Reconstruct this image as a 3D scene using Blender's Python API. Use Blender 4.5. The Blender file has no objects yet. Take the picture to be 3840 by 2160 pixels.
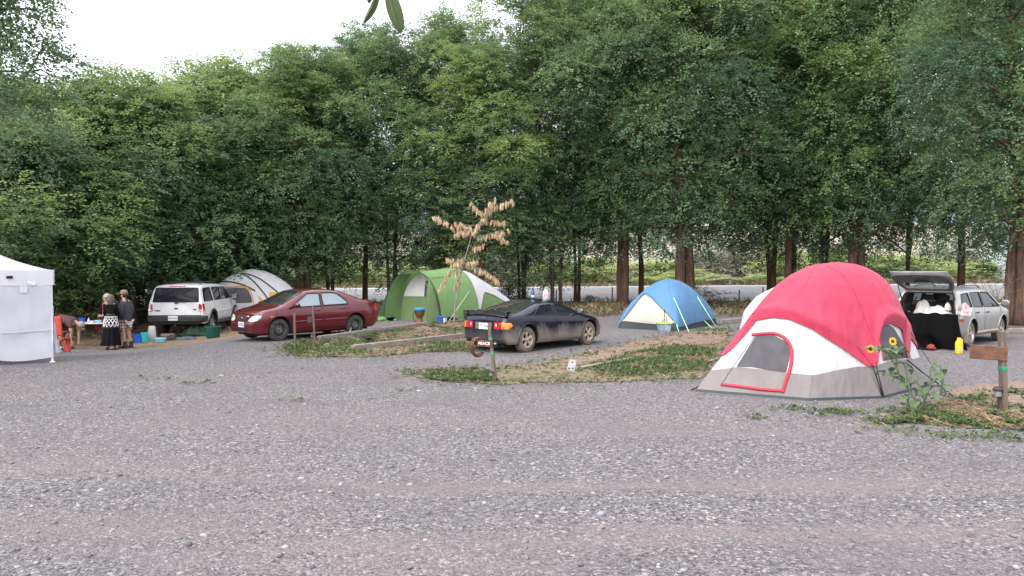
import bpy, bmesh, math, random
import numpy as np
from mathutils import Vector, Matrix, noise as mnoise
from mathutils.bvhtree import BVHTree
R = math.radians
PI = math.pi
rng = random.Random(11)
SC = bpy.context.scene
COL = SC.collection

# ------------------------------------------------------------------ camera model (photo pixels 3840 x 2160)
CAMZ = 2.12
FPX = 2950.0
PITCH = math.atan(80 / FPX)
def ray(px, py):
    dx = (px - 1920) / FPX; dy = -(py - 1080) / FPX
    return Vector((dx, math.cos(PITCH) + dy * math.sin(PITCH), -math.sin(PITCH) + dy * math.cos(PITCH)))
def sstep(a, b, x):
    t = min(1.0, max(0.0, (x - a) / (b - a)))
    return t * t * (3 - 2 * t)
ROAD_N, ROAD_F = 45.0, 55.0
def ground_z(x, y):
    z = 0.0
    z -= 0.40 * sstep(-7.2, -11.5, x) * sstep(17, 24, y) * (1 - sstep(36, 44, y))
    tilt = 0.0074 * (max(-60, min(80, x)) - 5)
    zf = 0.70 + tilt; zn = 0.12 + tilt * 0.4
    if y > 41: z += zn * sstep(41, ROAD_N - .3, y)
    if y > ROAD_N: z += (zf - zn) * min(1, (y - ROAD_N) / (ROAD_F - ROAD_N))
    if y > ROAD_F: z += 0.006 * (y - ROAD_F)
    return z
def G(px, py):
    """ground point seen at a photo pixel"""
    d = ray(px, py); t = 2.0
    for i in range(4000):
        p = d * t
        if CAMZ + p.z <= ground_z(p.x, p.y): break
        t += 0.03
    return Vector((p.x, p.y, ground_z(p.x, p.y)))
def P(px, py, Y):
    """point at depth Y seen at a photo pixel"""
    d = ray(px, py); d = d * (Y / d.y)
    return Vector((d.x, d.y, CAMZ + d.z))
def gz(x, y): return Vector((x, y, ground_z(x, y)))

# ------------------------------------------------------------------ materials
MATS = {}
def nodes_of(m):
    m.use_nodes = True
    nt = m.node_tree
    return nt, nt.nodes, nt.links
def mat(name, c, rough=.7, var=None, bump=None, metal=0., coat=0., spec=.4, sheen=0., trans=0., wear=None, stretch=None, coords='Object'):
    """var=(scale, colour2, lo, hi); bump=(scale, strength); wear=(scale, colour, lo, hi) second layer; trans = translucency"""
    if name in MATS: return MATS[name]
    m = bpy.data.materials.new(name); nt, N, L = nodes_of(m)
    b = N['Principled BSDF']; out = N['Material Output']
    b.inputs['Base Color'].default_value = (*c, 1); b.inputs['Roughness'].default_value = rough
    b.inputs['Metallic'].default_value = metal; b.inputs['Coat Weight'].default_value = coat
    b.inputs['Coat Roughness'].default_value = .06
    b.inputs['Specular IOR Level'].default_value = spec; b.inputs['Sheen Weight'].default_value = sheen
    tc = N.new('ShaderNodeTexCoord'); vec = tc.outputs[coords]
    if stretch:
        mp = N.new('ShaderNodeMapping'); mp.inputs['Scale'].default_value = stretch
        L.new(vec, mp.inputs['Vector']); vec = mp.outputs[0]
    colout = None
    def layer(prev, spec_):
        sc_, c2, lo, hi = spec_
        n = N.new('ShaderNodeTexNoise'); n.inputs['Scale'].default_value = sc_; n.inputs['Detail'].default_value = 6
        L.new(vec, n.inputs['Vector'])
        mr = N.new('ShaderNodeMapRange'); mr.inputs['From Min'].default_value = lo; mr.inputs['From Max'].default_value = hi
        L.new(n.outputs['Fac'], mr.inputs['Value'])
        mx = N.new('ShaderNodeMix'); mx.data_type = 'RGBA'
        L.new(mr.outputs[0], mx.inputs['Factor'])
        if prev is None: mx.inputs['A'].default_value = (*c, 1)
        else: L.new(prev, mx.inputs['A'])
        mx.inputs['B'].default_value = (*c2, 1)
        return mx.outputs['Result']
    if var: colout = layer(colout, var)
    if wear: colout = layer(colout, wear)
    if colout is not None: L.new(colout, b.inputs['Base Color'])
    if bump:
        n = N.new('ShaderNodeTexNoise'); n.inputs['Scale'].default_value = bump[0]; n.inputs['Detail'].default_value = 5
        L.new(vec, n.inputs['Vector'])
        bp = N.new('ShaderNodeBump'); bp.inputs['Strength'].default_value = bump[1]; bp.inputs['Distance'].default_value = .02
        L.new(n.outputs['Fac'], bp.inputs['Height']); L.new(bp.outputs[0], b.inputs['Normal'])
    if trans:
        t = N.new('ShaderNodeBsdfTranslucent'); t.inputs['Color'].default_value = (*c, 1)
        if colout is not None: L.new(colout, t.inputs['Color'])
        ms = N.new('ShaderNodeMixShader'); ms.inputs[0].default_value = trans
        L.new(b.outputs[0], ms.inputs[1]); L.new(t.outputs[0], ms.inputs[2]); L.new(ms.outputs[0], out.inputs['Surface'])
    MATS[name] = m
    return m
def glass_mat(name, tint, through, refl=.9, rough=.03):
    if name in MATS: return MATS[name]
    m = bpy.data.materials.new(name); nt, N, L = nodes_of(m)
    b = N['Principled BSDF']; out = N['Material Output']
    b.inputs['Base Color'].default_value = (*tint, 1); b.inputs['Roughness'].default_value = rough
    b.inputs['Specular IOR Level'].default_value = refl; b.inputs['Coat Weight'].default_value = refl * .4
    t = N.new('ShaderNodeBsdfTransparent'); t.inputs['Color'].default_value = (.75, .8, .82, 1)
    ms = N.new('ShaderNodeMixShader'); ms.inputs[0].default_value = through
    L.new(b.outputs[0], ms.inputs[1]); L.new(t.outputs[0], ms.inputs[2]); L.new(ms.outputs[0], out.inputs['Surface'])
    MATS[name] = m
    return m

# ------------------------------------------------------------------ object helpers
def tag(o, label=None, cat=None, group=None, kind=None):
    if label: o['label'] = label
    if cat: o['category'] = cat
    if group: o['group'] = group
    if kind: o['kind'] = kind
    return o
def thing(name, label, cat, loc=(0, 0, 0), rz=0., group=None):
    o = bpy.data.objects.new(name, None); COL.objects.link(o)
    o.location = loc; o.rotation_euler = (0, 0, rz); o.empty_display_size = .2
    return tag(o, label, cat, group)
def copy_tree(o, parent=None):
    c = o.copy(); COL.objects.link(c)
    if parent is not None:
        c.parent = parent; c.matrix_parent_inverse = o.matrix_parent_inverse.copy()
    for ch in list(o.children): copy_tree(ch, c)
    return c
def link_mesh(name, me, parent=None, loc=None):
    o = bpy.data.objects.new(name, me); COL.objects.link(o)
    if parent is not None: o.parent = parent
    if loc is not None: o.location = loc
    return o
def catmull(pts, n=8, closed=False):
    pts = [Vector(p) for p in pts]; out = []; m = len(pts)
    segs = m if closed else m - 1
    for i in range(segs):
        p1 = pts[i]; p2 = pts[(i + 1) % m]
        p0 = pts[i - 1] if (i > 0 or closed) else p1 * 2 - p2
        p3 = pts[(i + 2) % m] if (i + 2 < m or closed) else p2 * 2 - p1
        for k in range(n):
            t = k / n
            out.append(.5 * ((2 * p1) + (p2 - p0) * t + (2 * p0 - 5 * p1 + 4 * p2 - p3) * t * t + (3 * p1 - p0 - 3 * p2 + p3) * t ** 3))
    if not closed: out.append(pts[-1])
    return out
class MB:
    """collects primitives into one mesh"""
    def __init__(s): s.v = []; s.f = []; s.mi = []; s.m = 0
    def add(s, vs, fs):
        b = len(s.v); s.v += [tuple(v) for v in vs]; s.f += [tuple(i + b for i in f) for f in fs]; s.mi += [s.m] * len(fs)
    def box(s, c, size, rz=0., rot=None, bev=0.):
        hx, hy, hz = size[0] / 2, size[1] / 2, size[2] / 2
        M = rot if rot is not None else Matrix.Rotation(rz, 3, 'Z')
        c = Vector(c)
        if bev > 0:
            b = min(bev, hx * .9, hy * .9, hz * .9); vs = []; fs = []
            for sx in (-1, 1):
                for sy in (-1, 1):
                    for sz in (-1, 1):
                        vs += [(sx * hx, sy * (hy - b), sz * (hz - b)), (sx * (hx - b), sy * hy, sz * (hz - b)), (sx * (hx - b), sy * (hy - b), sz * hz)]
            bm = bmesh.new()
            for v in vs: bm.verts.new(v)
            r = bmesh.ops.convex_hull(bm, input=bm.verts[:]); bm.verts.index_update()
            s.add([c + M @ v.co for v in bm.verts], [[v.index for v in f.verts] for f in bm.faces]); bm.free(); return s
        vs = [c + M @ Vector((x, y, z)) for x in (-hx, hx) for y in (-hy, hy) for z in (-hz, hz)]
        s.add(vs, [(0, 1, 3, 2), (4, 6, 7, 5), (0, 4, 5, 1), (2, 3, 7, 6), (0, 2, 6, 4), (1, 5, 7, 3)]); return s
    def tube(s, pts, r, n=8, cap=True, flat=1.0, closed=False):
        pts = [Vector(p) for p in pts]; m = len(pts)
        rs = r if isinstance(r, (list, tuple)) else [r] * m
        vs = []; up = Vector((0, 0, 1)); prevx = None
        for i, p in enumerate(pts):
            if closed: d = pts[(i + 1) % m] - pts[i - 1]
            else: d = pts[min(i + 1, m - 1)] - pts[max(i - 1, 0)]
            if d.length < 1e-9: d = Vector((0, 0, 1))
            d.normalize()
            if prevx is None:
                a = up if abs(d.z) < .9 else Vector((1, 0, 0)); x = d.cross(a).normalized()
            else:
                x = prevx - d * prevx.dot(d)
                x = x.normalized() if x.length > 1e-6 else d.orthogonal().normalized()
            prevx = x; y = d.cross(x)
            for k in range(n):
                a = 2 * PI * k / n; vs.append(p + (x * math.cos(a) + y * math.sin(a) * flat) * rs[i])
        fs = []
        for i in range(m if closed else m - 1):
            j = (i + 1) % m
            for k in range(n):
                k2 = (k + 1) % n; fs.append((i * n + k, i * n + k2, j * n + k2, j * n + k))
        if cap and not closed: fs.append(tuple(range(n - 1, -1, -1))); fs.append(tuple((m - 1) * n + k for k in range(n)))
        s.add(vs, fs); return s
    def lathe(s, prof, n=24, M=None, cap=True):
        """prof = [(r,z)...] about local Z; M a 4x4 placing it"""
        M = M or Matrix(); vs = []; fs = []; m = len(prof)
        for r_, z in prof:
            for k in range(n):
                a = 2 * PI * k / n; vs.append(M @ Vector((r_ * math.cos(a), r_ * math.sin(a), z)))
        for i in range(m - 1):
            for k in range(n):
                k2 = (k + 1) % n; fs.append((i * n + k, i * n + k2, (i + 1) * n + k2, (i + 1) * n + k))
        if cap: fs.append(tuple(range(n - 1, -1, -1))); fs.append(tuple((m - 1) * n + k for k in range(n)))
        s.add(vs, fs); return s
    def grid(s, fn, nu, nv, closed_u=False):
        """fn(i,j) -> point for i<=nu, j<=nv"""
        w = nu if closed_u else nu + 1
        vs = [fn(i, j) for j in range(nv + 1) for i in range(w)]; fs = []
        for j in range(nv):
            for i in range(nu):
                i2 = (i + 1) % w; fs.append((j * w + i, j * w + i2, (j + 1) * w + i2, (j + 1) * w + i))
        s.add(vs, fs); return s
    def prism(s, poly, M, depth):
        """flat 2D polygon extruded along local z by depth, placed by M"""
        n = len(poly); vs = [M @ Vector((x, y, 0)) for x, y in poly] + [M @ Vector((x, y, depth)) for x, y in poly]
        fs = [tuple(range(n - 1, -1, -1)), tuple(range(n, 2 * n))] + [(i, (i + 1) % n, n + (i + 1) % n, n + i) for i in range(n)]
        s.add(vs, fs); return s
    def ball(s, c, r, nu=12, nv=8, rot=None):
        c = Vector(c); r = Vector(r) if not isinstance(r, (int, float)) else Vector((r, r, r)); vs = []; fs = []
        rot = rot or Matrix.Identity(3)
        for j in range(nv + 1):
            t = PI * j / nv
            for i in range(nu):
                a = 2 * PI * i / nu
                vs.append(c + rot @ Vector((r.x * math.sin(t) * math.cos(a), r.y * math.sin(t) * math.sin(a), -r.z * math.cos(t))))
        for j in range(nv):
            for i in range(nu):
                i2 = (i + 1) % nu; fs.append((j * nu + i, j * nu + i2, (j + 1) * nu + i2, (j + 1) * nu + i))
        s.add(vs, fs); return s
    def mesh(s, name, mats, smooth=True, angle=40, weld=True):
        me = bpy.data.meshes.new(name); me.from_pydata(s.v, [], s.f)
        if not isinstance(mats, (list, tuple)): mats = [mats]
        for m in mats: me.materials.append(m)
        if len(mats) > 1: me.polygons.foreach_set('material_index', s.mi)
        if weld:
            bm = bmesh.new(); bm.from_mesh(me); bmesh.ops.remove_doubles(bm, verts=bm.verts[:], dist=1e-5)
            bmesh.ops.recalc_face_normals(bm, faces=bm.faces[:]); bm.to_mesh(me); bm.free()
        if smooth:
            me.shade_smooth()
            if angle < 180: me.set_sharp_from_angle(angle=R(angle))
        me.update(); return me
    def build(s, name, mats, parent=None, smooth=True, angle=40, weld=True, loc=None, solid=0.):
        o = link_mesh(name, s.mesh(name, mats, smooth, angle, weld), parent, loc)
        if solid:
            md = o.modifiers.new('thickness', 'SOLIDIFY'); md.thickness = solid; md.offset = -1
        return o
def text_part(txt, size, name, m, parent, M, extrude=.002, align='CENTER', sx=1.):
    cu = bpy.data.curves.new(name, 'FONT'); cu.body = txt; cu.size = size; cu.extrude = extrude; cu.align_x = align; cu.align_y = 'CENTER'
    cu.resolution_u = 3; cu.offset = size * .018
    t = bpy.data.objects.new('tmp_text', cu); COL.objects.link(t)
    dg = bpy.context.evaluated_depsgraph_get(); dg.update()
    me = bpy.data.meshes.new_from_object(t.evaluated_get(dg)); bpy.data.objects.remove(t); bpy.data.curves.remove(cu)
    me.name = name; me.transform(Matrix.Diagonal((sx, 1, 1, 1))); me.transform(M); me.materials.clear(); me.materials.append(m)
    return link_mesh(name, me, parent)
def frame_matrix(origin, xdir, ydir):
    x = Vector(xdir).normalized(); y = Vector(ydir); z = x.cross(y).normalized(); y = z.cross(x)
    return Matrix(((x.x, y.x, z.x, origin[0]), (x.y, y.y, z.y, origin[1]), (x.z, y.z, z.z, origin[2]), (0, 0, 0, 1)))
def apply_boolean(o, cutters, keep_solver='EXACT'):
    """subtract cutter objects, bake the result, remove the cutters"""
    for c in cutters:
        md = o.modifiers.new('cut', 'BOOLEAN'); md.operation = 'DIFFERENCE'; md.object = c; md.solver = keep_solver
        try: md.material_mode = 'TRANSFER'
        except Exception: pass
    dg = bpy.context.evaluated_depsgraph_get(); dg.update()
    me = bpy.data.meshes.new_from_object(o.evaluated_get(dg)); o.modifiers.clear(); old = o.data; o.data = me; bpy.data.meshes.remove(old)
    for c in cutters: bpy.data.objects.remove(c)
    return o
# ------------------------------------------------------------------ render settings, camera, daylight
SC.render.engine = 'CYCLES'
SC.cycles.use_denoising = True
try:
    SC.cycles.denoiser = 'OPENIMAGEDENOISE'; SC.cycles.denoising_prefilter = 'ACCURATE'; SC.cycles.denoising_input_passes = 'RGB_ALBEDO_NORMAL'
except Exception: pass
SC.cycles.max_bounces = 5; SC.cycles.diffuse_bounces = 3; SC.cycles.glossy_bounces = 3; SC.cycles.transparent_max_bounces = 10; SC.cycles.transmission_bounces = 3
SC.cycles.caustics_reflective = False; SC.cycles.caustics_refractive = False
SC.render.resolution_x = 1024; SC.render.resolution_y = 576
cam = bpy.data.cameras.new('camera'); camo = bpy.data.objects.new('camera', cam); COL.objects.link(camo)
cam.sensor_width = 36; cam.lens = FPX / 3840 * 36; cam.clip_end = 20000; cam.clip_start = .05
camo.location = (0, 0, CAMZ); camo.rotation_euler = (PI / 2 - PITCH, 0, 0); SC.camera = camo
SC.view_settings.view_transform = 'Standard'; SC.view_settings.look = 'None'; SC.view_settings.exposure = 1.85; SC.view_settings.gamma = 1
SUN_EL, SUN_AZ = R(42), R(-140)          # sun hidden by an even overcast, behind and to the left of the camera
w = bpy.data.worlds.new('World'); SC.world = w; w.use_nodes = True
nt = w.node_tree; bg = nt.nodes['Background']; sky = nt.nodes.new('ShaderNodeTexSky'); sky.sky_type = 'NISHITA'; sky.sun_disc = False
sky.sun_elevation = SUN_EL; sky.sun_rotation = SUN_AZ; sky.air_density = 1.0; sky.dust_density = 6.0; sky.ozone_density = 1.0; sky.altitude = 0
# overcast: a bright, slightly uneven cloud sheet over the clear sky
wc = nt.nodes.new('ShaderNodeTexCoord'); wn = nt.nodes.new('ShaderNodeTexNoise'); wn.inputs['Scale'].default_value = 2.2; wn.inputs['Detail'].default_value = 5
wr = nt.nodes.new('ShaderNodeValToRGB'); wr.color_ramp.elements[0].position = .3; wr.color_ramp.elements[0].color = (3.1, 3.15, 3.35, 1); wr.color_ramp.elements[1].position = .7; wr.color_ramp.elements[1].color = (3.9, 3.9, 4.0, 1)
wm = nt.nodes.new('ShaderNodeMix'); wm.data_type = 'RGBA'; wm.inputs['Factor'].default_value = .8
nt.links.new(wc.outputs['Generated'], wn.inputs['Vector']); nt.links.new(wn.outputs['Fac'], wr.inputs[0])
wz = nt.nodes.new('ShaderNodeSeparateXYZ'); nt.links.new(wc.outputs['Generated'], wz.inputs[0])
wv = nt.nodes.new('ShaderNodeMapRange'); wv.inputs['From Min'].default_value = .15; wv.inputs['From Max'].default_value = 1.0; wv.inputs['To Min'].default_value = .95; wv.inputs['To Max'].default_value = 1.75; nt.links.new(wz.outputs[2], wv.inputs['Value'])
ws = nt.nodes.new('ShaderNodeVectorMath'); ws.operation = 'SCALE'; nt.links.new(wr.outputs[0], ws.inputs[0]); nt.links.new(wv.outputs[0], ws.inputs['Scale'])
nt.links.new(sky.outputs[0], wm.inputs['A']); nt.links.new(ws.outputs[0], wm.inputs['B']); nt.links.new(wm.outputs['Result'], bg.inputs['Color']); bg.inputs['Strength'].default_value = .15
sun = bpy.data.lights.new('sun', 'SUN'); sun.energy = .9; sun.angle = R(60); sun.color = (1, .95, .9)
so = bpy.data.objects.new('sun', sun); COL.objects.link(so)
sd = Vector((math.sin(SUN_AZ) * math.cos(SUN_EL), math.cos(SUN_AZ) * math.cos(SUN_EL), math.sin(SUN_EL)))
so.rotation_euler = (-sd).to_track_quat('-Z', 'Y').to_euler(); so.location = sd * 40
# ------------------------------------------------------------------ ground sheet, road, hills
nprng = np.random.default_rng(5)
def mesh_np(name, V, F, m, col=None, smooth=False):
    """V (n,3), F (m,k) arrays -> mesh, optional per-vertex colour 'col'"""
    me = bpy.data.meshes.new(name); k = F.shape[1]
    me.vertices.add(len(V)); me.vertices.foreach_set('co', V.astype(np.float32).ravel())
    me.loops.add(F.size); me.loops.foreach_set('vertex_index', F.astype(np.int32).ravel())
    me.polygons.add(len(F)); me.polygons.foreach_set('loop_start', np.arange(0, F.size, k, dtype=np.int32))
    me.polygons.foreach_set('loop_total', np.full(len(F), k, dtype=np.int32))
    if smooth: me.polygons.foreach_set('use_smooth', np.ones(len(F), dtype=bool))
    if col is not None:
        a = me.attributes.new('col', 'FLOAT_COLOR', 'POINT')
        c4 = np.ones((len(V), 4), np.float32); c4[:, :3] = col; a.data.foreach_set('color', c4.ravel())
    me.materials.append(m); me.update(calc_edges=True); me.validate()
    return me
def attr_mat(name, rough=.8, trans=0., spec=.3, bump=None):
    if name in MATS: return MATS[name]
    m = bpy.data.materials.new(name); nt, N, L = nodes_of(m); b = N['Principled BSDF']; out = N['Material Output']
    at = N.new('ShaderNodeAttribute'); at.attribute_name = 'col'
    L.new(at.outputs['Color'], b.inputs['Base Color']); b.inputs['Roughness'].default_value = rough; b.inputs['Specular IOR Level'].default_value = spec
    if trans:
        t = N.new('ShaderNodeBsdfTranslucent'); L.new(at.outputs['Color'], t.inputs['Color'])
        ms = N.new('ShaderNodeMixShader'); ms.inputs[0].default_value = trans
        L.new(b.outputs[0], ms.inputs[1]); L.new(t.outputs[0], ms.inputs[2]); L.new(ms.outputs[0], out.inputs['Surface'])
    MATS[name] = m
    return m
def ground_material():
    m = bpy.data.materials.new('gravel'); nt, N, L = nodes_of(m); b = N['Principled BSDF']
    tc = N.new('ShaderNodeTexCoord'); obj = tc.outputs['Object']
    def nd(t, **k):
        n = N.new(t)
        for a, v in k.items(): setattr(n, a, v)
        return n
    def mapping(scale, rot=0):
        mp = nd('ShaderNodeMapping'); mp.inputs['Scale'].default_value = scale; mp.inputs['Rotation'].default_value = (0, 0, rot); L.new(obj, mp.inputs['Vector']); return mp.outputs[0]
    def noise(vec, sc, det=5, rough=.55):
        n = nd('ShaderNodeTexNoise'); n.inputs['Scale'].default_value = sc; n.inputs['Detail'].default_value = det; n.inputs['Roughness'].default_value = rough; L.new(vec, n.inputs['Vector']); return n.outputs['Fac']
    def rng_(v, a, b_, lo=0, hi=1):
        n = nd('ShaderNodeMapRange'); n.interpolation_type = 'SMOOTHSTEP'
        n.inputs['From Min'].default_value = a; n.inputs['From Max'].default_value = b_; n.inputs['To Min'].default_value = lo; n.inputs['To Max'].default_value = hi
        L.new(v, n.inputs['Value']); return n.outputs[0]
    def math_(op, a, b_):
        n = nd('ShaderNodeMath'); n.operation = op
        for i, x in enumerate((a, b_)):
            if isinstance(x, (int, float)): n.inputs[i].default_value = x
            else: L.new(x, n.inputs[i])
        n.use_clamp = op in ('MULTIPLY',) and False
        return n.outputs[0]
    def mix(f, a, b_):
        n = nd('ShaderNodeMix'); n.data_type = 'RGBA'
        for key, x in (('Factor', f), ('A', a), ('B', b_)):
            if isinstance(x, (int, float)): n.inputs[key].default_value = x
            elif isinstance(x, tuple): n.inputs[key].default_value = (*x, 1)
            else: L.new(x, n.inputs[key])
        return n.outputs['Result']
    def ramp(v, stops):
        n = nd('ShaderNodeValToRGB'); e = n.color_ramp.elements
        while len(e) < len(stops): e.new(.5)
        for k, (p, c) in enumerate(stops): e[k].position = p; e[k].color = (*c, 1)
        L.new(v, n.inputs[0]); return n.outputs[0]
    def vor(vec, sc, feat='F1'):
        n = nd('ShaderNodeTexVoronoi'); n.feature = feat; n.inputs['Scale'].default_value = sc; L.new(vec, n.inputs['Vector']); return n
    v1 = vor(obj, 38); v2 = vor(mapping((1, 1.35, 1), .4), 72)
    sep1 = nd('ShaderNodeSeparateColor'); L.new(v1.outputs['Color'], sep1.inputs[0])
    sep2 = nd('ShaderNodeSeparateColor'); L.new(v2.outputs['Color'], sep2.inputs[0])
    stones = [(0, (.07, .072, .08)), (.25, (.16, .16, .168)), (.55, (.25, .25, .258)), (.8, (.345, .34, .34)), (.93, (.5, .49, .48)), (1, (.62, .60, .57))]
    c1 = ramp(sep1.outputs[0], stones)
    c2 = ramp(sep2.outputs[1], [(0, (.075, .076, .085)), (.5, (.205, .205, .212)), (1, (.42, .415, .41))])
    pick = rng_(sep1.outputs[2], .45, .55)
    col = mix(pick, c1, c2)
    v3 = vor(mapping((1, 1.5, 1), .2), 21); sep3 = nd('ShaderNodeSeparateColor'); L.new(v3.outputs['Color'], sep3.inputs[0])
    big3 = math_('MULTIPLY', rng_(sep3.outputs[0], .82, .86), rng_(v3.outputs['Distance'], .42, .34))
    col = mix(big3, col, ramp(sep3.outputs[1], [(0, (.13, .13, .14)), (.5, (.34, .338, .34)), (1, (.43, .42, .41))]))
    # large scale: patches of finer grey gravel, darker damp places
    big = noise(obj, .55, 4); col = mix(rng_(big, .42, .68, 0, .42), col, (.20, .198, .205))
    # dusty wheel-worn bands that run across the drive
    band = noise(mapping((.10, .62, 1), .05), 1.0, 6, .62)
    sy = nd('ShaderNodeSeparateXYZ'); L.new(obj, sy.inputs[0])
    near = rng_(sy.outputs[1], 7.0, 12.5, 1, .18)
    dust = math_('MULTIPLY', rng_(band, .45, .64, 0, .68), near)
    fine = noise(obj, 140, 3)
    dcol = mix(fine, (.26, .232, .23), (.36, .325, .32))
    col = mix(dust, col, dcol)
    dark = math_('MULTIPLY', rng_(noise(mapping((.16, .8, 1), -.08), 1.3, 5), .56, .74, 0, .3), near)
    col = mix(dark, col, (.125, .128, .15))
    # earth and dry litter under the trees, along the left bank and beyond the road
    wob = noise(obj, .45, 5)
    yy = math_('ADD', sy.outputs[1], math_('MULTIPLY', wob, 5.0))
    m1 = rng_(yy, 38.6, 40.2)
    lx = math_('ADD', math_('MULTIPLY', sy.outputs[0], -1.0), math_('MULTIPLY', wob, 2.0))
    ly = math_('ADD', sy.outputs[1], math_('MULTIPLY', wob, 3.0))
    m2 = math_('MULTIPLY', rng_(lx, 9.5, 10.6), rng_(ly, 25.2, 26.4))
    soil = math_('MAXIMUM', m1, m2)
    litter = ramp(noise(obj, 7, 8, .7), [(0.25, (.10, .08, .055)), (.45, (.30, .235, .155)), (.6, (.44, .35, .24)), (.8, (.20, .18, .10))])
    col = mix(soil, col, litter)
    dk = nd('ShaderNodeMix'); dk.data_type = 'RGBA'; dk.blend_type = 'MULTIPLY'; dk.inputs['Factor'].default_value = 1; L.new(col, dk.inputs['A']); dk.inputs['B'].default_value = (.635, .605, .62, 1); col = dk.outputs['Result']
    L.new(col, b.inputs['Base Color']); b.inputs['Roughness'].default_value = .95; b.inputs['Specular IOR Level'].default_value = .12
    h = math_('ADD', math_('MULTIPLY', v1.outputs['Distance'], -1.0), math_('MULTIPLY', v2.outputs['Distance'], -.7))
    h = math_('ADD', h, math_('MULTIPLY', noise(obj, 9, 4), 1.2))
    bp = nd('ShaderNodeBump'); bp.inputs['Strength'].default_value = .8; bp.inputs['Distance'].default_value = .022
    L.new(h, bp.inputs['Height']); L.new(bp.outputs[0], b.inputs['Normal'])
    return m
M_GRAVEL = ground_material()
xs = np.unique(np.round(np.concatenate([np.linspace(-70, 70, 176), np.array([-1600, -900, -500, -300, -200, -140, -100, 100, 140, 200, 300, 500, 900, 1600])]), 3))
ys = np.unique(np.round(np.concatenate([np.linspace(-12, 60, 145), np.array([ROAD_N, ROAD_F, 62, 65, 70, 80, 95, 115, 140, 200, 300, 500, 900, 1600]), np.array([-200, -60, -30])]), 3))
gb = MB(); gb.grid(lambda i, j: (xs[i], ys[j], ground_z(xs[i], ys[j])), len(xs) - 1, len(ys) - 1)
tag(gb.build('ground', M_GRAVEL, None, weld=False, angle=180), kind='structure')
# ---- road with painted lines
M_ASPH = mat('asphalt', (.17, .17, .185), .85, var=(1.5, (.22, .215, .225), .35, .7), bump=(60, .3))
M_WHITE_LINE = mat('white_line', (.75, .75, .74), .7, var=(6, (.5, .5, .5), .5, .75))
M_YEL_LINE = mat('yellow_line', (.55, .33, .1), .7, var=(6, (.4, .28, .14), .5, .75))
def strip(name, y0, y1, dz, m, x0=-160, x1=160, ny=4):
    b = MB(); n = 160
    b.grid(lambda i, j: (x0 + (x1 - x0) * i / n, y0 + (y1 - y0) * j / ny, ground_z(x0 + (x1 - x0) * i / n, y0 + (y1 - y0) * j / ny) + dz), n, ny)
    return b.build(name, m, None, weld=False, angle=180)
tag(strip('road', ROAD_N, ROAD_F, .03, M_ASPH), kind='structure')
for y0, y1 in ((ROAD_N + .25, ROAD_N + .42), (ROAD_F - .55, ROAD_F - .3)):
    tag(strip('road_marking', y0, y1, .036, M_WHITE_LINE, ny=1), kind='structure')
for y0, y1 in ((50.0, 50.13), (50.3, 50.43)):
    tag(strip('road_marking', y0, y1, .036, M_YEL_LINE, ny=1), kind='structure')
# ---- dry hillside and the mountains far behind the trees
M_HILL = mat('dry_hillside', (.30, .25, .20), .95, var=(.06, (.22, .205, .15), .4, .6), wear=(.16, (.13, .14, .085), .56, .66), bump=(.3, .5))
M_MTN = mat('haze_blue_mountain', (.10, .13, .19), .95, var=(.004, (.15, .18, .25), .4, .65), bump=(.02, .4))  # blue of distance haze is put into the slope colour
def ridge(name, y0, y1, hfun, m, x0, x1, nx=90, ny=24):
    b = MB()
    def f(i, j):
        x = x0 + (x1 - x0) * i / nx; t = j / ny; y = y0 + (y1 - y0) * t
        n = mnoise.noise(Vector((x / (y1 - y0) * 1.7, y / (y1 - y0) * 1.7, 3.3))) + .5 * mnoise.noise(Vector((x / (y1 - y0) * 5, y / (y1 - y0) * 5, 1.3)))
        return (x, y, 1 + hfun(x) * (t ** .9) * (1 + .28 * n))
    b.grid(f, nx, ny); return tag(b.build(name, m, None, weld=False, angle=180), kind='structure')
ridge('hillside', 110, 420, lambda x: 20 + 4 * math.sin(x / 90), M_HILL, -500, 600)
ridge('mountains', 1500, 4200, lambda x: 430 + 90 * math.sin(x / 700), M_MTN, -4500, 4500, 80, 16)

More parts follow.
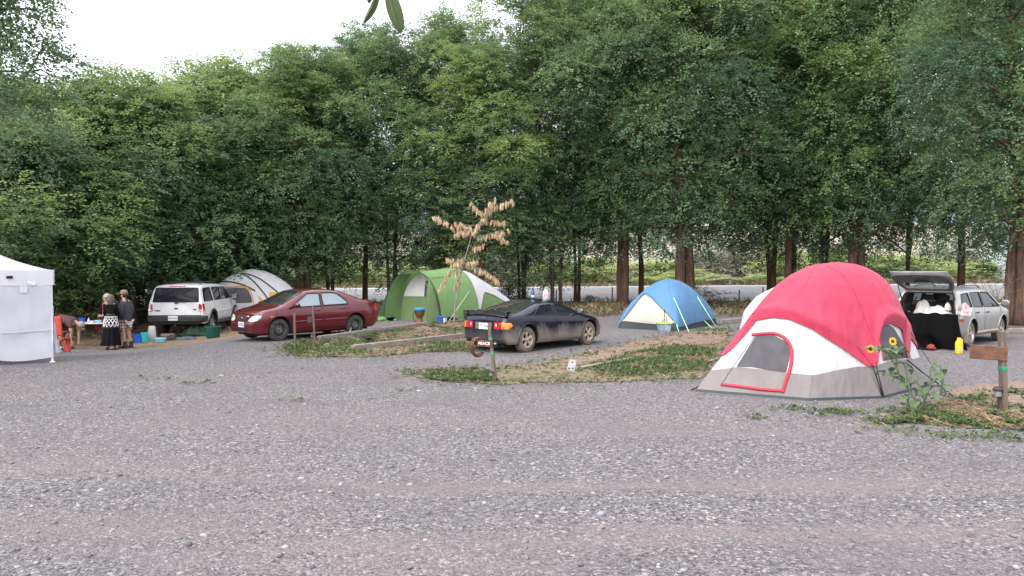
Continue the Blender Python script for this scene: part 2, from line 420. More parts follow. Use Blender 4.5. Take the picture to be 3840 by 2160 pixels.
# ------------------------------------------------------------------ planted and weedy strips between the pitches
def px_poly(pts): return [G(x * 3840 / 2576, y * 3840 / 2576) for x, y in pts]
def in_poly(poly, X, Y):
    res = np.zeros(X.shape, bool); n = len(poly)
    for i in range(n):
        x1, y1 = poly[i].x, poly[i].y; x2, y2 = poly[(i + 1) % n].x, poly[(i + 1) % n].y
        c = ((y1 > Y) != (y2 > Y)) & (X < (x2 - x1) * (Y - y1) / (y2 - y1 + 1e-12) + x1)
        res ^= c
    return res
def n2(x, y, s, k=0.): return mnoise.noise(Vector((x * s, y * s, k)))
def verge(name, poly, cell, m, h=.012, wob=.28):
    xa = [p.x for p in poly]; ya = [p.y for p in poly]
    gx = np.arange(min(xa) - .5, max(xa) + .5, cell); gy = np.arange(min(ya) - .5, max(ya) + .5, cell)
    XX, YY = np.meshgrid(gx, gy)
    W = np.array([[(n2(a, b, 1.3, 5) + .6 * n2(a, b, 4.1, 7), n2(a, b, 1.3, 9) + .6 * n2(a, b, 4.1, 2)) for a in gx] for b in gy]) * wob
    keep = in_poly(poly, XX + W[..., 0], YY + W[..., 1])
    b = MB(); idx = {}
    def vi(i, j):
        if (i, j) not in idx:
            x = gx[0] + (i - .5) * cell; y = gy[0] + (j - .5) * cell
            x += cell * .35 * n2(x, y, 9, 1); y += cell * .35 * n2(x, y, 9, 4)
            idx[(i, j)] = len(b.v); b.v.append((x, y, ground_z(x, y) + h + .03 * max(0, n2(x, y, 1.1, 3))))
        return idx[(i, j)]
    for j, i in zip(*np.nonzero(keep)):
        b.f.append((vi(i, j), vi(i + 1, j), vi(i + 1, j + 1), vi(i, j + 1))); b.mi.append(0)
    return tag(b.build(name, m, None, weld=False, angle=180), kind='structure')
M_VERGE = mat('verge_soil', (.135, .10, .07), .95, var=(2.6, (.10, .125, .055), .45, .6), wear=(16, (.20, .16, .12), .5, .62), bump=(25, .9))
M_MULCH = mat('wood_chip_mulch', (.165, .115, .09), .95, var=(22, (.28, .205, .165), .45, .65), wear=(11, (.12, .075, .055), .54, .64), bump=(30, 1.0), stretch=(1, 1.6, 1))
poly_A = px_poly([(710, 882), (722, 866), (800, 852), (880, 838), (1000, 832), (1070, 822), (1100, 812), (1180, 806), (1188, 828), (1182, 868), (1190, 884), (1080, 886), (960, 896), (850, 899), (740, 897)])
poly_A2 = px_poly([(1050, 822), (1090, 812), (1185, 808), (1188, 818), (1150, 836), (1090, 842), (1040, 836)])
poly_B = px_poly([(1068, 950), (1068, 937), (1180, 930), (1270, 929), (1400, 906), (1500, 884), (1620, 855), (1745, 833), (1835, 828), (1835, 860), (1800, 905), (1775, 948), (1640, 957), (1480, 963), (1300, 966), (1150, 962)])
poly_B2 = px_poly([(1400, 912), (1500, 888), (1620, 858), (1745, 838), (1835, 832), (1830, 862), (1700, 880), (1560, 902), (1450, 922)])
poly_C = px_poly([(2225, 1060), (2262, 1040), (2330, 1020), (2430, 1000), (2580, 985), (2640, 1000), (2640, 1090), (2500, 1078), (2350, 1066), (2220, 1066)])
poly_C2 = px_poly([(2392, 992), (2440, 975), (2580, 962), (2640, 960), (2640, 1024), (2520, 1024), (2440, 1018)])
for pl, cell, m, h in ((poly_A, .09, M_VERGE, .012), (poly_B, .09, M_VERGE, .012), (poly_C, .06, M_VERGE, .012), (poly_A2, .1, M_MULCH, .024), (poly_B2, .1, M_MULCH, .024), (poly_C2, .07, M_MULCH, .024)):
    verge('verge', pl, cell, m, h)
M_BLADE = attr_mat('grass_blades', .75, .3)
def scatter(poly, n, seed, accept):
    """random ground points inside a polygon, thinned by accept(x, y, u) -> colour or None"""
    r = random.Random(seed); xa = [p.x for p in poly]; ya = [p.y for p in poly]
    X = np.array([r.uniform(min(xa), max(xa)) for _ in range(n)]); Y = np.array([r.uniform(min(ya), max(ya)) for _ in range(n)])
    ok = in_poly(poly, X, Y); out = []
    for x, y in zip(X[ok], Y[ok]):
        c = accept(x, y, r)
        if c is not None: out.append((x, y, c))
    return out
def grass(name, pts, seed, label=None):
    """pts: (x, y, (colour, height, width, lean, kind))"""
    r = random.Random(seed); V = []; F = []; C = []
    for x, y, (c, h, wd, lean, kind) in pts:
        z = ground_z(x, y) + .01; nb = 4 if kind == 'leaf' else 3
        for k in range(nb):
            a = r.uniform(0, 2 * PI); l = lean * r.uniform(.5, 1.4); hh = h * r.uniform(.6, 1.2)
            ca, sa = math.cos(a), math.sin(a); f = r.uniform(.75, 1.25); cc = (c[0] * f, c[1] * f, c[2] * f)
            bx = x + r.uniform(-.03, .03); by = y + r.uniform(-.03, .03); b = len(V)
            if kind == 'leaf':
                V += [(bx, by, z + hh * .3), (bx + ca * l * .5 - sa * wd, by + sa * l * .5 + ca * wd, z + hh * .8), (bx + ca * l, by + sa * l, z + hh), (bx + ca * l * .5 + sa * wd, by + sa * l * .5 - ca * wd, z + hh * .9)]
            else:
                V += [(bx - sa * wd, by + ca * wd, z), (bx + sa * wd, by - ca * wd, z), (bx + ca * l * .4 + sa * wd * .7, by + sa * l * .4 - ca * wd * .7, z + hh * .65), (bx + ca * l, by + sa * l, z + hh)]
            F.append((b, b + 1, b + 2, b + 3)); C += [cc] * 4
    me = mesh_np(name, np.array(V), np.array(F), M_BLADE, np.array(C)); o = link_mesh(name, me)
    return tag(o, kind='stuff')
GREENS = [(.075, .115, .045), (.10, .14, .05), (.12, .15, .065), (.07, .105, .05)]
STRAW = [(.27, .205, .125), (.21, .155, .095), (.33, .26, .17), (.17, .13, .09)]
def acc(green_bias, hscale=1., dens=1.):
    def f(x, y, r):
        g = n2(x, y, .8, 11) + .6 * n2(x, y, 2.7, 13) + green_bias
        if g > .12:
            if r.random() > dens * .72: return None
            if r.random() < .6: return (r.choice(GREENS), r.uniform(.03, .10) * hscale, .020, .07, 'leaf')
            return (r.choice(GREENS), r.uniform(.06, .16) * hscale, .007, .06, 'blade')
        if r.random() < .5: return (r.choice([(.20, .13, .08), (.27, .19, .12), (.12, .08, .055), (.33, .25, .17)]), r.uniform(.008, .03), .018, .06, 'leaf')
        if r.random() < .30 * dens: return (r.choice(STRAW), r.uniform(.02, .09) * hscale, .007, .13, 'blade')
        return None
    return f
grass('grass', scatter(poly_A, 11000, 1, acc(.02, .8)), 1)
grass('grass', scatter(px_poly([(712, 880), (740, 862), (830, 852), (800, 888), (740, 895)]), 1500, 21, acc(.35, .9)), 21)
grass('grass', scatter(poly_B, 9000, 2, acc(-.12, .8)), 2)
grass('grass', scatter(px_poly([(1470, 925), (1600, 888), (1700, 872), (1800, 880), (1775, 932), (1600, 950), (1500, 950)]), 5500, 3, acc(.4, .95)), 3)
grass('grass', scatter(px_poly([(1066, 952), (1070, 936), (1190, 930), (1240, 940), (1230, 962), (1120, 962)]), 1900, 4, acc(.3, .7)), 4)
grass('grass', scatter(poly_C, 3400, 5, acc(-.02, .75)), 5)
grass('grass', scatter(px_poly([(2200, 1068), (2300, 1050), (2420, 1040), (2640, 1045), (2640, 1090), (2480, 1078), (2330, 1068)]), 2200, 6, acc(.16, .75)), 6)
def fringe(poly, n, seed, spread):
    r = random.Random(seed); out = []
    for _ in range(n):
        i = r.randrange(len(poly)); p = poly[i].lerp(poly[(i + 1) % len(poly)], r.random()); x = p.x + r.gauss(0, spread); y = p.y + r.gauss(0, spread)
        out.append((x, y, (r.choice(GREENS), r.uniform(.02, .07), .016, .05, 'leaf') if r.random() < .5 else (r.choice(STRAW), r.uniform(.01, .05), .006, .11, 'blade')))
    return out
grass('weeds', fringe(poly_A, 900, 61, .3) + fringe(poly_B, 1100, 62, .3) + fringe(poly_C, 350, 63, .16), 61)
# tall dry grass under the trees and round the back of the pitches
def acc_dry(x, y, r):
    g = n2(x, y, .5, 17) + .5 * n2(x, y, 1.9, 19)
    if g < -.25: return None
    if r.random() < .45: return (r.choice(GREENS), r.uniform(.08, .3), .018, .14, 'leaf')
    return (r.choice(STRAW), r.uniform(.12, .42), .009, .22, 'blade')
grass('grass', scatter([Vector((-16, 36.2, 0)), Vector((0, 35.2, 0)), Vector((9, 33.0, 0)), Vector((22, 33, 0)), Vector((38, 31, 0)), Vector((40, 44.5, 0)), Vector((-30, 44.5, 0))], 9000, 7, acc_dry), 7)
grass('grass', scatter(px_poly([(1500, 800), (1560, 790), (1575, 772), (1500, 768), (1430, 775)]) , 900, 8, acc_dry), 8)
grass('grass', scatter([Vector((-26, 24, 0)), Vector((-13, 28, 0)), Vector((-9, 31.5, 0)), Vector((-9, 38, 0)), Vector((-28, 38, 0))], 7000, 9, lambda x, y, r: None if n2(x, y, .6, 3) < -.05 else (r.choice(STRAW + [(.36, .28, .18)]), r.uniform(.03, .16), .010, .2, 'blade')), 9)
grass('grass', scatter([Vector((-80, 55.4, 0)), Vector((90, 55.4, 0)), Vector((90, 60, 0)), Vector((-80, 60, 0))], 6000, 10, lambda x, y, r: (r.choice(STRAW + GREENS), r.uniform(.1, .45), .016, .2, 'blade')), 10)
# little weeds that come up through the gravel
wp = []
for px, py, n, sp in ((2105, 1040, 60, .18), (1905, 1055, 14, .1), (1990, 1032, 26, .2), (2060, 1048, 10, .12), (2390, 1100, 40, .25), (2520, 1105, 40, .2), (2250, 1085, 30, .3), (740, 1010, 8, .1), (490, 968, 14, .2), (1790, 832, 60, .4), (1760, 820, 60, .4), (1300, 770, 60, .5), (1040, 935, 20, .25), (385, 955, 10, .2), (1020, 985, 6, .2)):
    c = G(px * 1.4907, py * 1.4907); r = random.Random(px)
    for _ in range(n): wp.append((c.x + r.gauss(0, sp), c.y + r.gauss(0, sp * .6), (r.choice(GREENS), r.uniform(.02, .07), .016, .045, 'leaf')))
grass('weeds', wp, 31)
# loose stones on the drive: one mass, nobody could count them
def stones(name, n, seed, y0, y1, rlo, rhi, power, poly=None):
    r = random.Random(seed); ico = bmesh.new(); bmesh.ops.create_icosphere(ico, subdivisions=1, radius=1)
    tv = np.array([v.co[:] for v in ico.verts]); tf = np.array([[v.index for v in f.verts] for f in ico.faces]); ico.free()
    V = []; F = []; C = []
    for k in range(n):
        y = y0 * (y1 / y0) ** (r.random()); x = (r.random() - .5) * 1.36 * y
        if n2(x, y * 1.6, .7, 23) + .5 * n2(x, y, 2.3, 29) < -.12 and r.random() < .8: continue
        s = rlo + (rhi - rlo) * r.random() ** power
        d = np.array([s * r.uniform(.8, 1.5), s * r.uniform(.6, 1.1), s * r.uniform(.3, .6)]); a = r.uniform(0, PI); ca, sa = math.cos(a), math.sin(a)
        q = tv * (1 + .25 * nprng.standard_normal((len(tv), 1))) * d
        q = np.stack([q[:, 0] * ca - q[:, 1] * sa, q[:, 0] * sa + q[:, 1] * ca, q[:, 2]], 1) + np.array([x, y, ground_z(x, y) + d[2] * .35])
        g = r.choice([.1, .13, .15, .17, .19, .2, .22, .25, .29]) * r.uniform(.8, 1.15); t = r.uniform(-.015, .025)
        F.append(tf + len(V) * len(tv)); V.append(q); C.append(np.tile((g + t, g, g + .01 - t * .5), (len(tv), 1)))
    me = mesh_np(name, np.concatenate(V), np.concatenate(F), attr_mat('stone', .9, 0, .2), np.clip(np.concatenate(C), .02, .8), smooth=True)
    return tag(link_mesh(name, me), kind='stuff')
stones('gravel_stones', 7000, 41, 3.6, 26, .008, .036, 5.0)
# ------------------------------------------------------------------ trees
def foliage_mat(name, stops, trans=.35):
    m = bpy.data.materials.new(name); nt, N, L = nodes_of(m); b = N['Principled BSDF']; out = N['Material Output']
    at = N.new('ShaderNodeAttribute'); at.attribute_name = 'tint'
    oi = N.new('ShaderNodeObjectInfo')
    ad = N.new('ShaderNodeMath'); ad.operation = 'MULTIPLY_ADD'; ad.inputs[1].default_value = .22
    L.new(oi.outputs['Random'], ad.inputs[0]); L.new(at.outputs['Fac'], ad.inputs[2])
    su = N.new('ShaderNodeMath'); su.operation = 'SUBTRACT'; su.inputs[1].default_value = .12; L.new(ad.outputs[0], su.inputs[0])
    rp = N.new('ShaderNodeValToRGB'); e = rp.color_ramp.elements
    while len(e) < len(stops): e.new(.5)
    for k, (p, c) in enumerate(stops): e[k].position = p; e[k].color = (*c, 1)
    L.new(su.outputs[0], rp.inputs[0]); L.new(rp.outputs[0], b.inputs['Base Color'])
    b.inputs['Roughness'].default_value = .5; b.inputs['Specular IOR Level'].default_value = .28
    t = N.new('ShaderNodeBsdfTranslucent'); hs = N.new('ShaderNodeHueSaturation'); hs.inputs['Value'].default_value = 1.5; hs.inputs['Hue'].default_value = .485
    L.new(rp.outputs[0], hs.inputs['Color']); L.new(hs.outputs[0], t.inputs['Color'])
    ms = N.new('ShaderNodeMixShader'); ms.inputs[0].default_value = trans
    L.new(b.outputs[0], ms.inputs[1]); L.new(t.outputs[0], ms.inputs[2]); L.new(ms.outputs[0], out.inputs['Surface'])
    MATS[name] = m
    return m
M_ELM = foliage_mat('elm_leaves', [(0, (.062, .115, .068)), (.3, (.108, .18, .09)), (.55, (.14, .222, .095)), (.8, (.19, .265, .10)), (1, (.25, .31, .105))])
M_BUSH = foliage_mat('bush_leaves', [(0, (.19, .25, .13)), (.35, (.25, .32, .15)), (.65, (.32, .40, .16)), (1, (.42, .48, .17))])
M_GREYBUSH = foliage_mat('grey_bush_leaves', [(0, (.18, .20, .15)), (.5, (.24, .26, .19)), (1, (.29, .30, .21))])
M_BARK = mat('elm_bark', (.12, .07, .05), .95, var=(3, (.055, .034, .027), .35, .65), wear=(1.1, (.19, .105, .065), .56, .72), bump=(14, 1.), stretch=(4, 4, .6))
M_TWIG = mat('bare_twigs', (.16, .13, .11), .9)
def twig_template(r, n=19, L=.85, lw=.056, ll=.118, droop=.28):
    """a leafy spray: leaf diamonds set all round a forking, slightly drooping twig (along +x)"""
    V = []
    for k in range(n):
        t = (k + .6) / n; fork = ((k % 3) - 1) * .24 * t; x = L * t * (1 - .12 * abs(k % 3 - 1)); z = -droop * t * t + r.gauss(0, .045); y = fork + r.gauss(0, .045)
        a = r.gauss(0, 1.0); l = ll * r.uniform(.7, 1.3); w = lw * r.uniform(.8, 1.25); dz = r.gauss(-.25, .45); roll = r.gauss(0, .5)
        p0 = np.array([x, y, z]); d = np.array([math.cos(a), math.sin(a), dz]); d /= np.linalg.norm(d)
        s = np.cross(d, [0, 0, 1.]); s /= np.linalg.norm(s); up = np.cross(s, d); s = s * math.cos(roll) + up * math.sin(roll)
        V += [p0, p0 + d * l * .45 + s * w, p0 + d * l, p0 + d * l * .45 - s * w]
    return np.array(V)
TWIGS = [twig_template(random.Random(100 + k)) for k in range(24)]
def leaf_mesh(name, placements, m, tmpl=None):
    """placements: (pos, dir azimuth, pitch, scale, tint)"""
    tmpl = tmpl or TWIGS; Vs = []; T = []
    for k, (p, az, pit, s, tint) in enumerate(placements):
        t = tmpl[k % len(tmpl)] * s; cp, sp = math.cos(pit), math.sin(pit); ca, sa = math.cos(az), math.sin(az)
        x = t[:, 0] * cp - t[:, 2] * sp; z = t[:, 0] * sp + t[:, 2] * cp; y = t[:, 1]
        Vs.append(np.stack([x * ca - y * sa, x * sa + y * ca, z], 1) + np.array(p)); T.append(np.full(len(t), tint))
    V = np.concatenate(Vs); F = np.arange(len(V)).reshape(-1, 4)
    me = mesh_np(name, V, F, m); a = me.attributes.new('tint', 'FLOAT', 'POINT')
    tt = np.repeat(np.concatenate(T)[::4] + nprng.normal(0, .07, len(F)), 4); a.data.foreach_set('value', tt.astype(np.float32)); return me
def make_tree(seed, H, base, rad, nclump, ntwig, trunk_r, stems=1, m=None, lean=.0, clump_r=(1.15, 2.0), top_round=.55, bare=0, twig_s=.74, shoots=9):
    """returns (trunk mesh, crown mesh): stems carry limbs out to leaf clumps that sit in an uneven, drooping crown"""
    r = random.Random(seed); m = m or M_ELM; tb = MB(); pl = []
    roots = []
    for s in range(stems):
        a = r.uniform(0, 2 * PI); off = 0 if stems == 1 else trunk_r * (.62 if trunk_r > .3 else 1.25)
        x0, y0 = math.cos(a + s * 2 * PI / stems) * off, math.sin(a + s * 2 * PI / stems) * off
        ln = lean + (.0 if stems == 1 else (.035 if trunk_r > .3 else .1)); lx, ly = math.cos(a + s * 2 * PI / stems) * ln, math.sin(a + s * 2 * PI / stems) * ln
        pts = []
        for k in range(9):
            t = k / 8; pts.append(Vector((x0 + lx * H * t * t * .6 + r.gauss(0, .13) * t * 2, y0 + ly * H * t * t * .6 + r.gauss(0, .13) * t * 2, H * .86 * t)))
        pts = catmull(pts, 3); n = len(pts)
        rr = [trunk_r / math.sqrt(stems) * (1.35 if i == 0 else 1.) * (1 - i / n * .93) for i in range(n)]
        tb.tube(pts, rr, 9); roots.append(pts)
    def env(h):
        """crown radius at relative height"""
        if h < .12: return .55 + h * 2.6
        if h < top_round: return .88 + .12 * math.sin((h - .12) / max(.01, top_round - .12) * PI)
        return max(.10, 1 - ((h - top_round) / (1 - top_round)) ** 1.35 * .9)
    for c in range(nclump):
        h = (c + r.random()) / nclump; h = h ** .92
        a = c * 2.39996 + r.gauss(0, .35); e = env(h) * rad * (1 + .30 * mnoise.noise(Vector((math.cos(a) * 1.3 + seed, math.sin(a) * 1.3, h * 3.2)))); q = e * (r.uniform(.55, 1.0) if r.random() < .8 else r.uniform(.15, .5))
        cz = base + (H - base) * h; pts = roots[c % stems]; ti = min(len(pts) - 1, max(2, int(len(pts) * max(.12, (cz - .28 * q) / (H * .86)) * .97))); st = pts[ti]
        cx, cy = math.cos(a) * q + st.x * .8, math.sin(a) * q + st.y * .8
        ctr = Vector((cx, cy, cz)); mid = st.lerp(ctr, .55) + Vector((0, 0, .25 * q * .4))
        br = max(.02, trunk_r * .30 * (1 - .6 * h)); lim = catmull([st, mid, ctr], 4); tb.tube(lim, [br * (1 - .8 * i / (len(lim) - 1)) for i in range(len(lim))], 5, cap=False)
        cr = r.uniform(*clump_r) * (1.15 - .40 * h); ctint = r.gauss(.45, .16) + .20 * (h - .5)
        nt = int(ntwig * r.uniform(.6, 1.3))
        if r.random() < bare: nt = int(nt * .15)
        for k in range(nt):
            u = Vector((r.gauss(0, 1), r.gauss(0, 1), r.gauss(.42, .85))); u.normalize(); rad_ = cr * (.70 + .34 * r.random() if r.random() < .86 else r.random() * .8) * (1 + .22 * mnoise.noise(Vector((u.x * 2.2 + c, u.y * 2.2, u.z * 2.2))))
            p = ctr + Vector((u.x * rad_, u.y * rad_, u.z * rad_ * .84 - .10 * rad_ * rad_))
            az = math.atan2(u.y + cy * .25 / max(.5, q), u.x + cx * .25 / max(.5, q)) + r.gauss(0, .5); pit = u.z * .75 - .12 + r.gauss(0, .42)
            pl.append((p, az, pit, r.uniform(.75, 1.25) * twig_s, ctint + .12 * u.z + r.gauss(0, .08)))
        for k in range(2):
            e2 = ctr + Vector((r.gauss(0, .6), r.gauss(0, .6), r.gauss(0, .4))) * cr; tb.tube([ctr, ctr.lerp(e2, .5) + Vector((0, 0, .1)), e2], [.02, .014, .006], 4, cap=False)
    for c in range(shoots):
        a = r.uniform(0, 2 * PI); q = rad * r.uniform(.05, .6); z0 = H * r.uniform(.80, .93); z1 = H * r.uniform(.93, 1.09) - q * .5; p0 = Vector((math.cos(a) * q * .6, math.sin(a) * q * .6, z0)); p1 = Vector((math.cos(a) * q, math.sin(a) * q, z1)); tb.tube([p0, p1], [.03, .008], 4, cap=False); ct = r.gauss(.55, .14)
        for k in range(int(ntwig * .45)):
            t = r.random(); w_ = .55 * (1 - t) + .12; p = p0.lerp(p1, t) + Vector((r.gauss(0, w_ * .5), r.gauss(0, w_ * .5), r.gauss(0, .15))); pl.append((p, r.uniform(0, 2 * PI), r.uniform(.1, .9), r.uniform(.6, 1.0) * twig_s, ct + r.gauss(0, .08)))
    return tb, pl, m
def tree_kind(name, seed, **k):
    tb, pl, m = make_tree(seed, **k)
    return tb.mesh(name + '_trunk', M_BARK, weld=False, angle=180), leaf_mesh(name + '_crown', pl, m)
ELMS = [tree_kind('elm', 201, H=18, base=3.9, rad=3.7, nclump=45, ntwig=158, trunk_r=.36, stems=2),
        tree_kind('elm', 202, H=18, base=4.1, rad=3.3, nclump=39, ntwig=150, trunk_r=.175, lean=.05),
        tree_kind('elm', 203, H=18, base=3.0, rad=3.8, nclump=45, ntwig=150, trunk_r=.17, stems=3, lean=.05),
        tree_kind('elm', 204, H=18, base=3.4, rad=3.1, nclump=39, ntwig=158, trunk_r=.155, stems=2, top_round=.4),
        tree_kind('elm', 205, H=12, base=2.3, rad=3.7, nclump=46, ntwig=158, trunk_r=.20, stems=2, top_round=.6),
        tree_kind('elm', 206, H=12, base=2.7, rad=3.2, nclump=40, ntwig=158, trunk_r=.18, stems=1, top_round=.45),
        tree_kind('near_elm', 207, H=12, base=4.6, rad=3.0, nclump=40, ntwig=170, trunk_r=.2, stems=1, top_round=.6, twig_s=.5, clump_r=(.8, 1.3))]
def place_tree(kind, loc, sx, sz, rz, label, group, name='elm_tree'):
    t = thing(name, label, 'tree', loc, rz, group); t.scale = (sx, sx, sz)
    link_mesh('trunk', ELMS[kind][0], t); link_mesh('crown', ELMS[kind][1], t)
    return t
GTREE = 'elm trees in the belt behind the camp'
def elm(kind, vx, Y, vtop, rs, rz, label, vbase=None):
    """trunk at view column vx (photo 2576 wide), depth Y, top at view row vtop"""
    k = 3840 / 2576; d = ray(vx * k, 1100); x = d.x / d.y * Y; z0 = ground_z(x, Y)
    top = P(vx * k, vtop * k, Y).z; H = 18 if kind < 4 else 12
    return place_tree(kind, (x, Y, z0 - .05), rs, (top - z0) / H, rz, label, GTREE)
TREES = [
 # kind, view x, depth, view top, radial scale, rz, label
 (4, 20, 27, 300, 1.0, .3, 'yellowish green bushy tree at the far left, directly behind the white canopy'),
 (5, 120, 33, 250, 1.25, 1.3, 'leafy tree behind the white canopy, second from the far left end of the belt'),
 (4, 235, 34, 284, 1.2, 2.2, 'dense dark tree behind the three standing people'),
 (5, 335, 32, 216, 1.05, 4.4, 'tree with a bare brown trunk left of the white off-road car'),
 (4, 440, 37, 243, 1.15, 5.0, 'leafy tree rising behind the left half of the white off-road car'),
 (5, 540, 39.5, 203, 1.2, .9, 'bright green tree above the right half of the white off-road car'),
 (4, 640, 41, 208, 1.2, 3.7, 'broad tree behind the grey and yellow tent'),
 (0, 765, 37, 136, .92, 2.9, 'thick dark tree with clustered stems behind the roof of the red sedan'),
 (3, 835, 40, 164, .95, 1.2, 'narrow tree above the rear window of the red sedan'),
 (1, 918, 41, 94, .9, .1, 'slim tree beside the yellow diamond road sign'),
 (2, 985, 40, 104, .95, 5.6, 'tree with slim stems left of the green tent'),
 (3, 1110, 42, 39, .95, 4.1, 'tall tree behind the green tent, above its hoop'),
 (1, 1212, 38, 144, 1.0, 2.0, 'tree with a reddish trunk directly behind the dead sapling'),
 (2, 1312, 42, 96, .9, .6, 'tree behind the windscreen of the green tent side, left of the paired trunks'),
 (2, 1400, 40, -40, 1.0, 3.1, 'tree with paired slim trunks above the roof of the black coupe'),
 (3, 1455, 43, -60, .9, 5.2, 'slim leaning tree behind the bonnet of the black coupe'),
 (0, 1562, 40, -120, .85, 1.0, 'stout double trunked tree left of the blue tent'),
 (1, 1612, 42, -110, .9, 4.0, 'straight tree just behind the left slope of the blue tent'),
 (0, 1725, 37.5, -160, 1.12, 2.45, 'biggest tree, with a thick red brown split trunk behind the blue tent'),
 (3, 1728, 44, -140, 1.5, 0.2, 'rear tree almost hidden by the biggest trunk, crown above the blue tent'),
 (1, 1985, 39, -170, 1.15, 1.9, 'straight trunk tree behind the left shoulder of the red tent'),
 (2, 2075, 40, -170, 1.0, 3.9, 'tree with spreading stems behind the top of the red tent'),
 (0, 2150, 38, -170, 1.0, 5.5, 'dark tree behind the right shoulder of the red tent'),
 (3, 2275, 41, -170, 1.1, 2.6, 'leaning tree behind the raised tailgate of the silver wagon'),
 (1, 2415, 40, -170, 1.15, 4.8, 'straight tree behind the roof of the silver wagon'),
 (0, 2552, 28.5, -330, .95, .8, 'large rough trunked tree beside the bonnet of the silver wagon'),
 (2, 2680, 36, -200, 1.1, 1.5, 'tree at the far right end of the belt beyond the silver wagon'),
 (5, 160, 40, 278, 1.3, 2.9, 'rear tree of the belt seen over the white canopy'),
 (4, 490, 42, 253, 1.25, 1.9, 'rear tree of the belt filling the gap above the white off-road car'),
 (3, 1948, 42.5, -150, 1.4, 0.2, 'slim leaning tree just left of the straight trunk behind the red tent'),
 (1, 1994, 44, -160, 1.3, 3.3, 'rear tree standing directly behind the straight trunk by the red tent'),
 (5, -60, 30, 228, 1.3, 2.2, 'tree at the far left edge partly out of frame'),
]
for t in TREES: elm(*t)
# ------------------------------------------------------------------ vehicles (local x forward, y left, z up, origin on the ground mid-car)
from mathutils.geometry import delaunay_2d_cdt
M_TYRE = mat('tyre_rubber', (.035, .034, .034), .85, var=(8, (.09, .08, .07), .45, .75))
M_TYRE_MUD = mat('muddy_tyre', (.15, .125, .10), .95, var=(7, (.07, .06, .055), .45, .65))
M_WELL = mat('wheel_well', (.012, .012, .012), .95)
M_CABIN = mat('cabin_trim', (.07, .07, .075), .9, var=(3, (.12, .115, .11), .4, .6))
M_BLACKPL = mat('black_plastic', (.022, .023, .027), .55, var=(4, (.04, .04, .042), .4, .7))
M_GREYPL = mat('grey_plastic', (.10, .10, .105), .7, var=(5, (.14, .135, .13), .4, .7))
M_SEAM = mat('panel_gap', (.012, .012, .012), .9)
M_RUBBER = mat('window_rubber', (.014, .014, .016), .6)
M_CHROME = mat('chrome', (.62, .62, .63), .2, metal=1.)
M_ALLOY = mat('alloy_wheel', (.45, .44, .42), .38, metal=.7, var=(6, (.32, .28, .23), .45, .7))
M_ALLOY_MUD = mat('dusty_alloy_wheel', (.42, .36, .29), .7, metal=.2, var=(9, (.28, .23, .18), .45, .7))
M_STEEL = mat('black_steel_wheel', (.05, .05, .055), .55, var=(6, (.09, .085, .08), .45, .7))
M_REDLAMP = mat('red_lamp', (.42, .018, .02), .15, coat=.7, var=(9, (.30, .01, .012), .4, .6))
M_AMBER = mat('amber_lamp', (.62, .20, .03), .15, coat=.7)
M_CLEAR = mat('clear_lamp', (.62, .64, .62), .12, coat=1., var=(14, (.38, .42, .42), .42, .58))
M_PLATE = mat('number_plate', (.68, .70, .70), .45)
M_INK_G = mat('plate_ink_green', (.03, .13, .09), .5)
M_INK_D = mat('plate_ink_dark', (.07, .07, .12), .5)
G_DARK = glass_mat('privacy_glass', (.004, .005, .012), .0, refl=.10, rough=.12)
G_MID = glass_mat('car_glass', (.02, .025, .034), .42, refl=.4)
G_PALE = glass_mat('sky_toned_car_glass', (.30, .36, .42), .30)  # G_PALE: bright sky reflection is put into the pale blue base colour
def cdt(poly, d):
    pts = [Vector(p) for p in poly]; dense = []
    for i, p in enumerate(pts):
        q = pts[(i + 1) % len(pts)]; n = max(1, int((q - p).length / d))
        dense += [p.lerp(q, k / n) for k in range(n)]
    nb = len(dense); xs_ = [p.x for p in dense]; ys_ = [p.y for p in dense]; allp = list(dense)
    x = min(xs_) + d * .5
    while x < max(xs_):
        y = min(ys_) + d * .5
        while y < max(ys_):
            c = False
            for i in range(nb):
                a = dense[i]; b = dense[(i + 1) % nb]
                if (a.y > y) != (b.y > y) and x < (b.x - a.x) * (y - a.y) / (b.y - a.y) + a.x: c = not c
            if c and min((Vector((x, y)) - p).length for p in dense) > d * .45: allp.append(Vector((x, y)))
            y += d
        x += d
    r = delaunay_2d_cdt(allp, [(i, (i + 1) % nb) for i in range(nb)], [], 1, 1e-6)
    return r[0], r[2], nb
def rounded(poly, r=.05, n=4):
    pts = [Vector(p) for p in poly]; out = []; m = len(pts)
    for i, p in enumerate(pts):
        a = pts[i - 1]; b = pts[(i + 1) % m]; ra = min(r, (a - p).length * .45); rb = min(r, (b - p).length * .45)
        s = p + (a - p).normalized() * ra; e = p + (b - p).normalized() * rb
        for k in range(n + 1):
            t = k / n; out.append(s * (1 - t) ** 2 + p * 2 * t * (1 - t) + e * t * t)
    return out
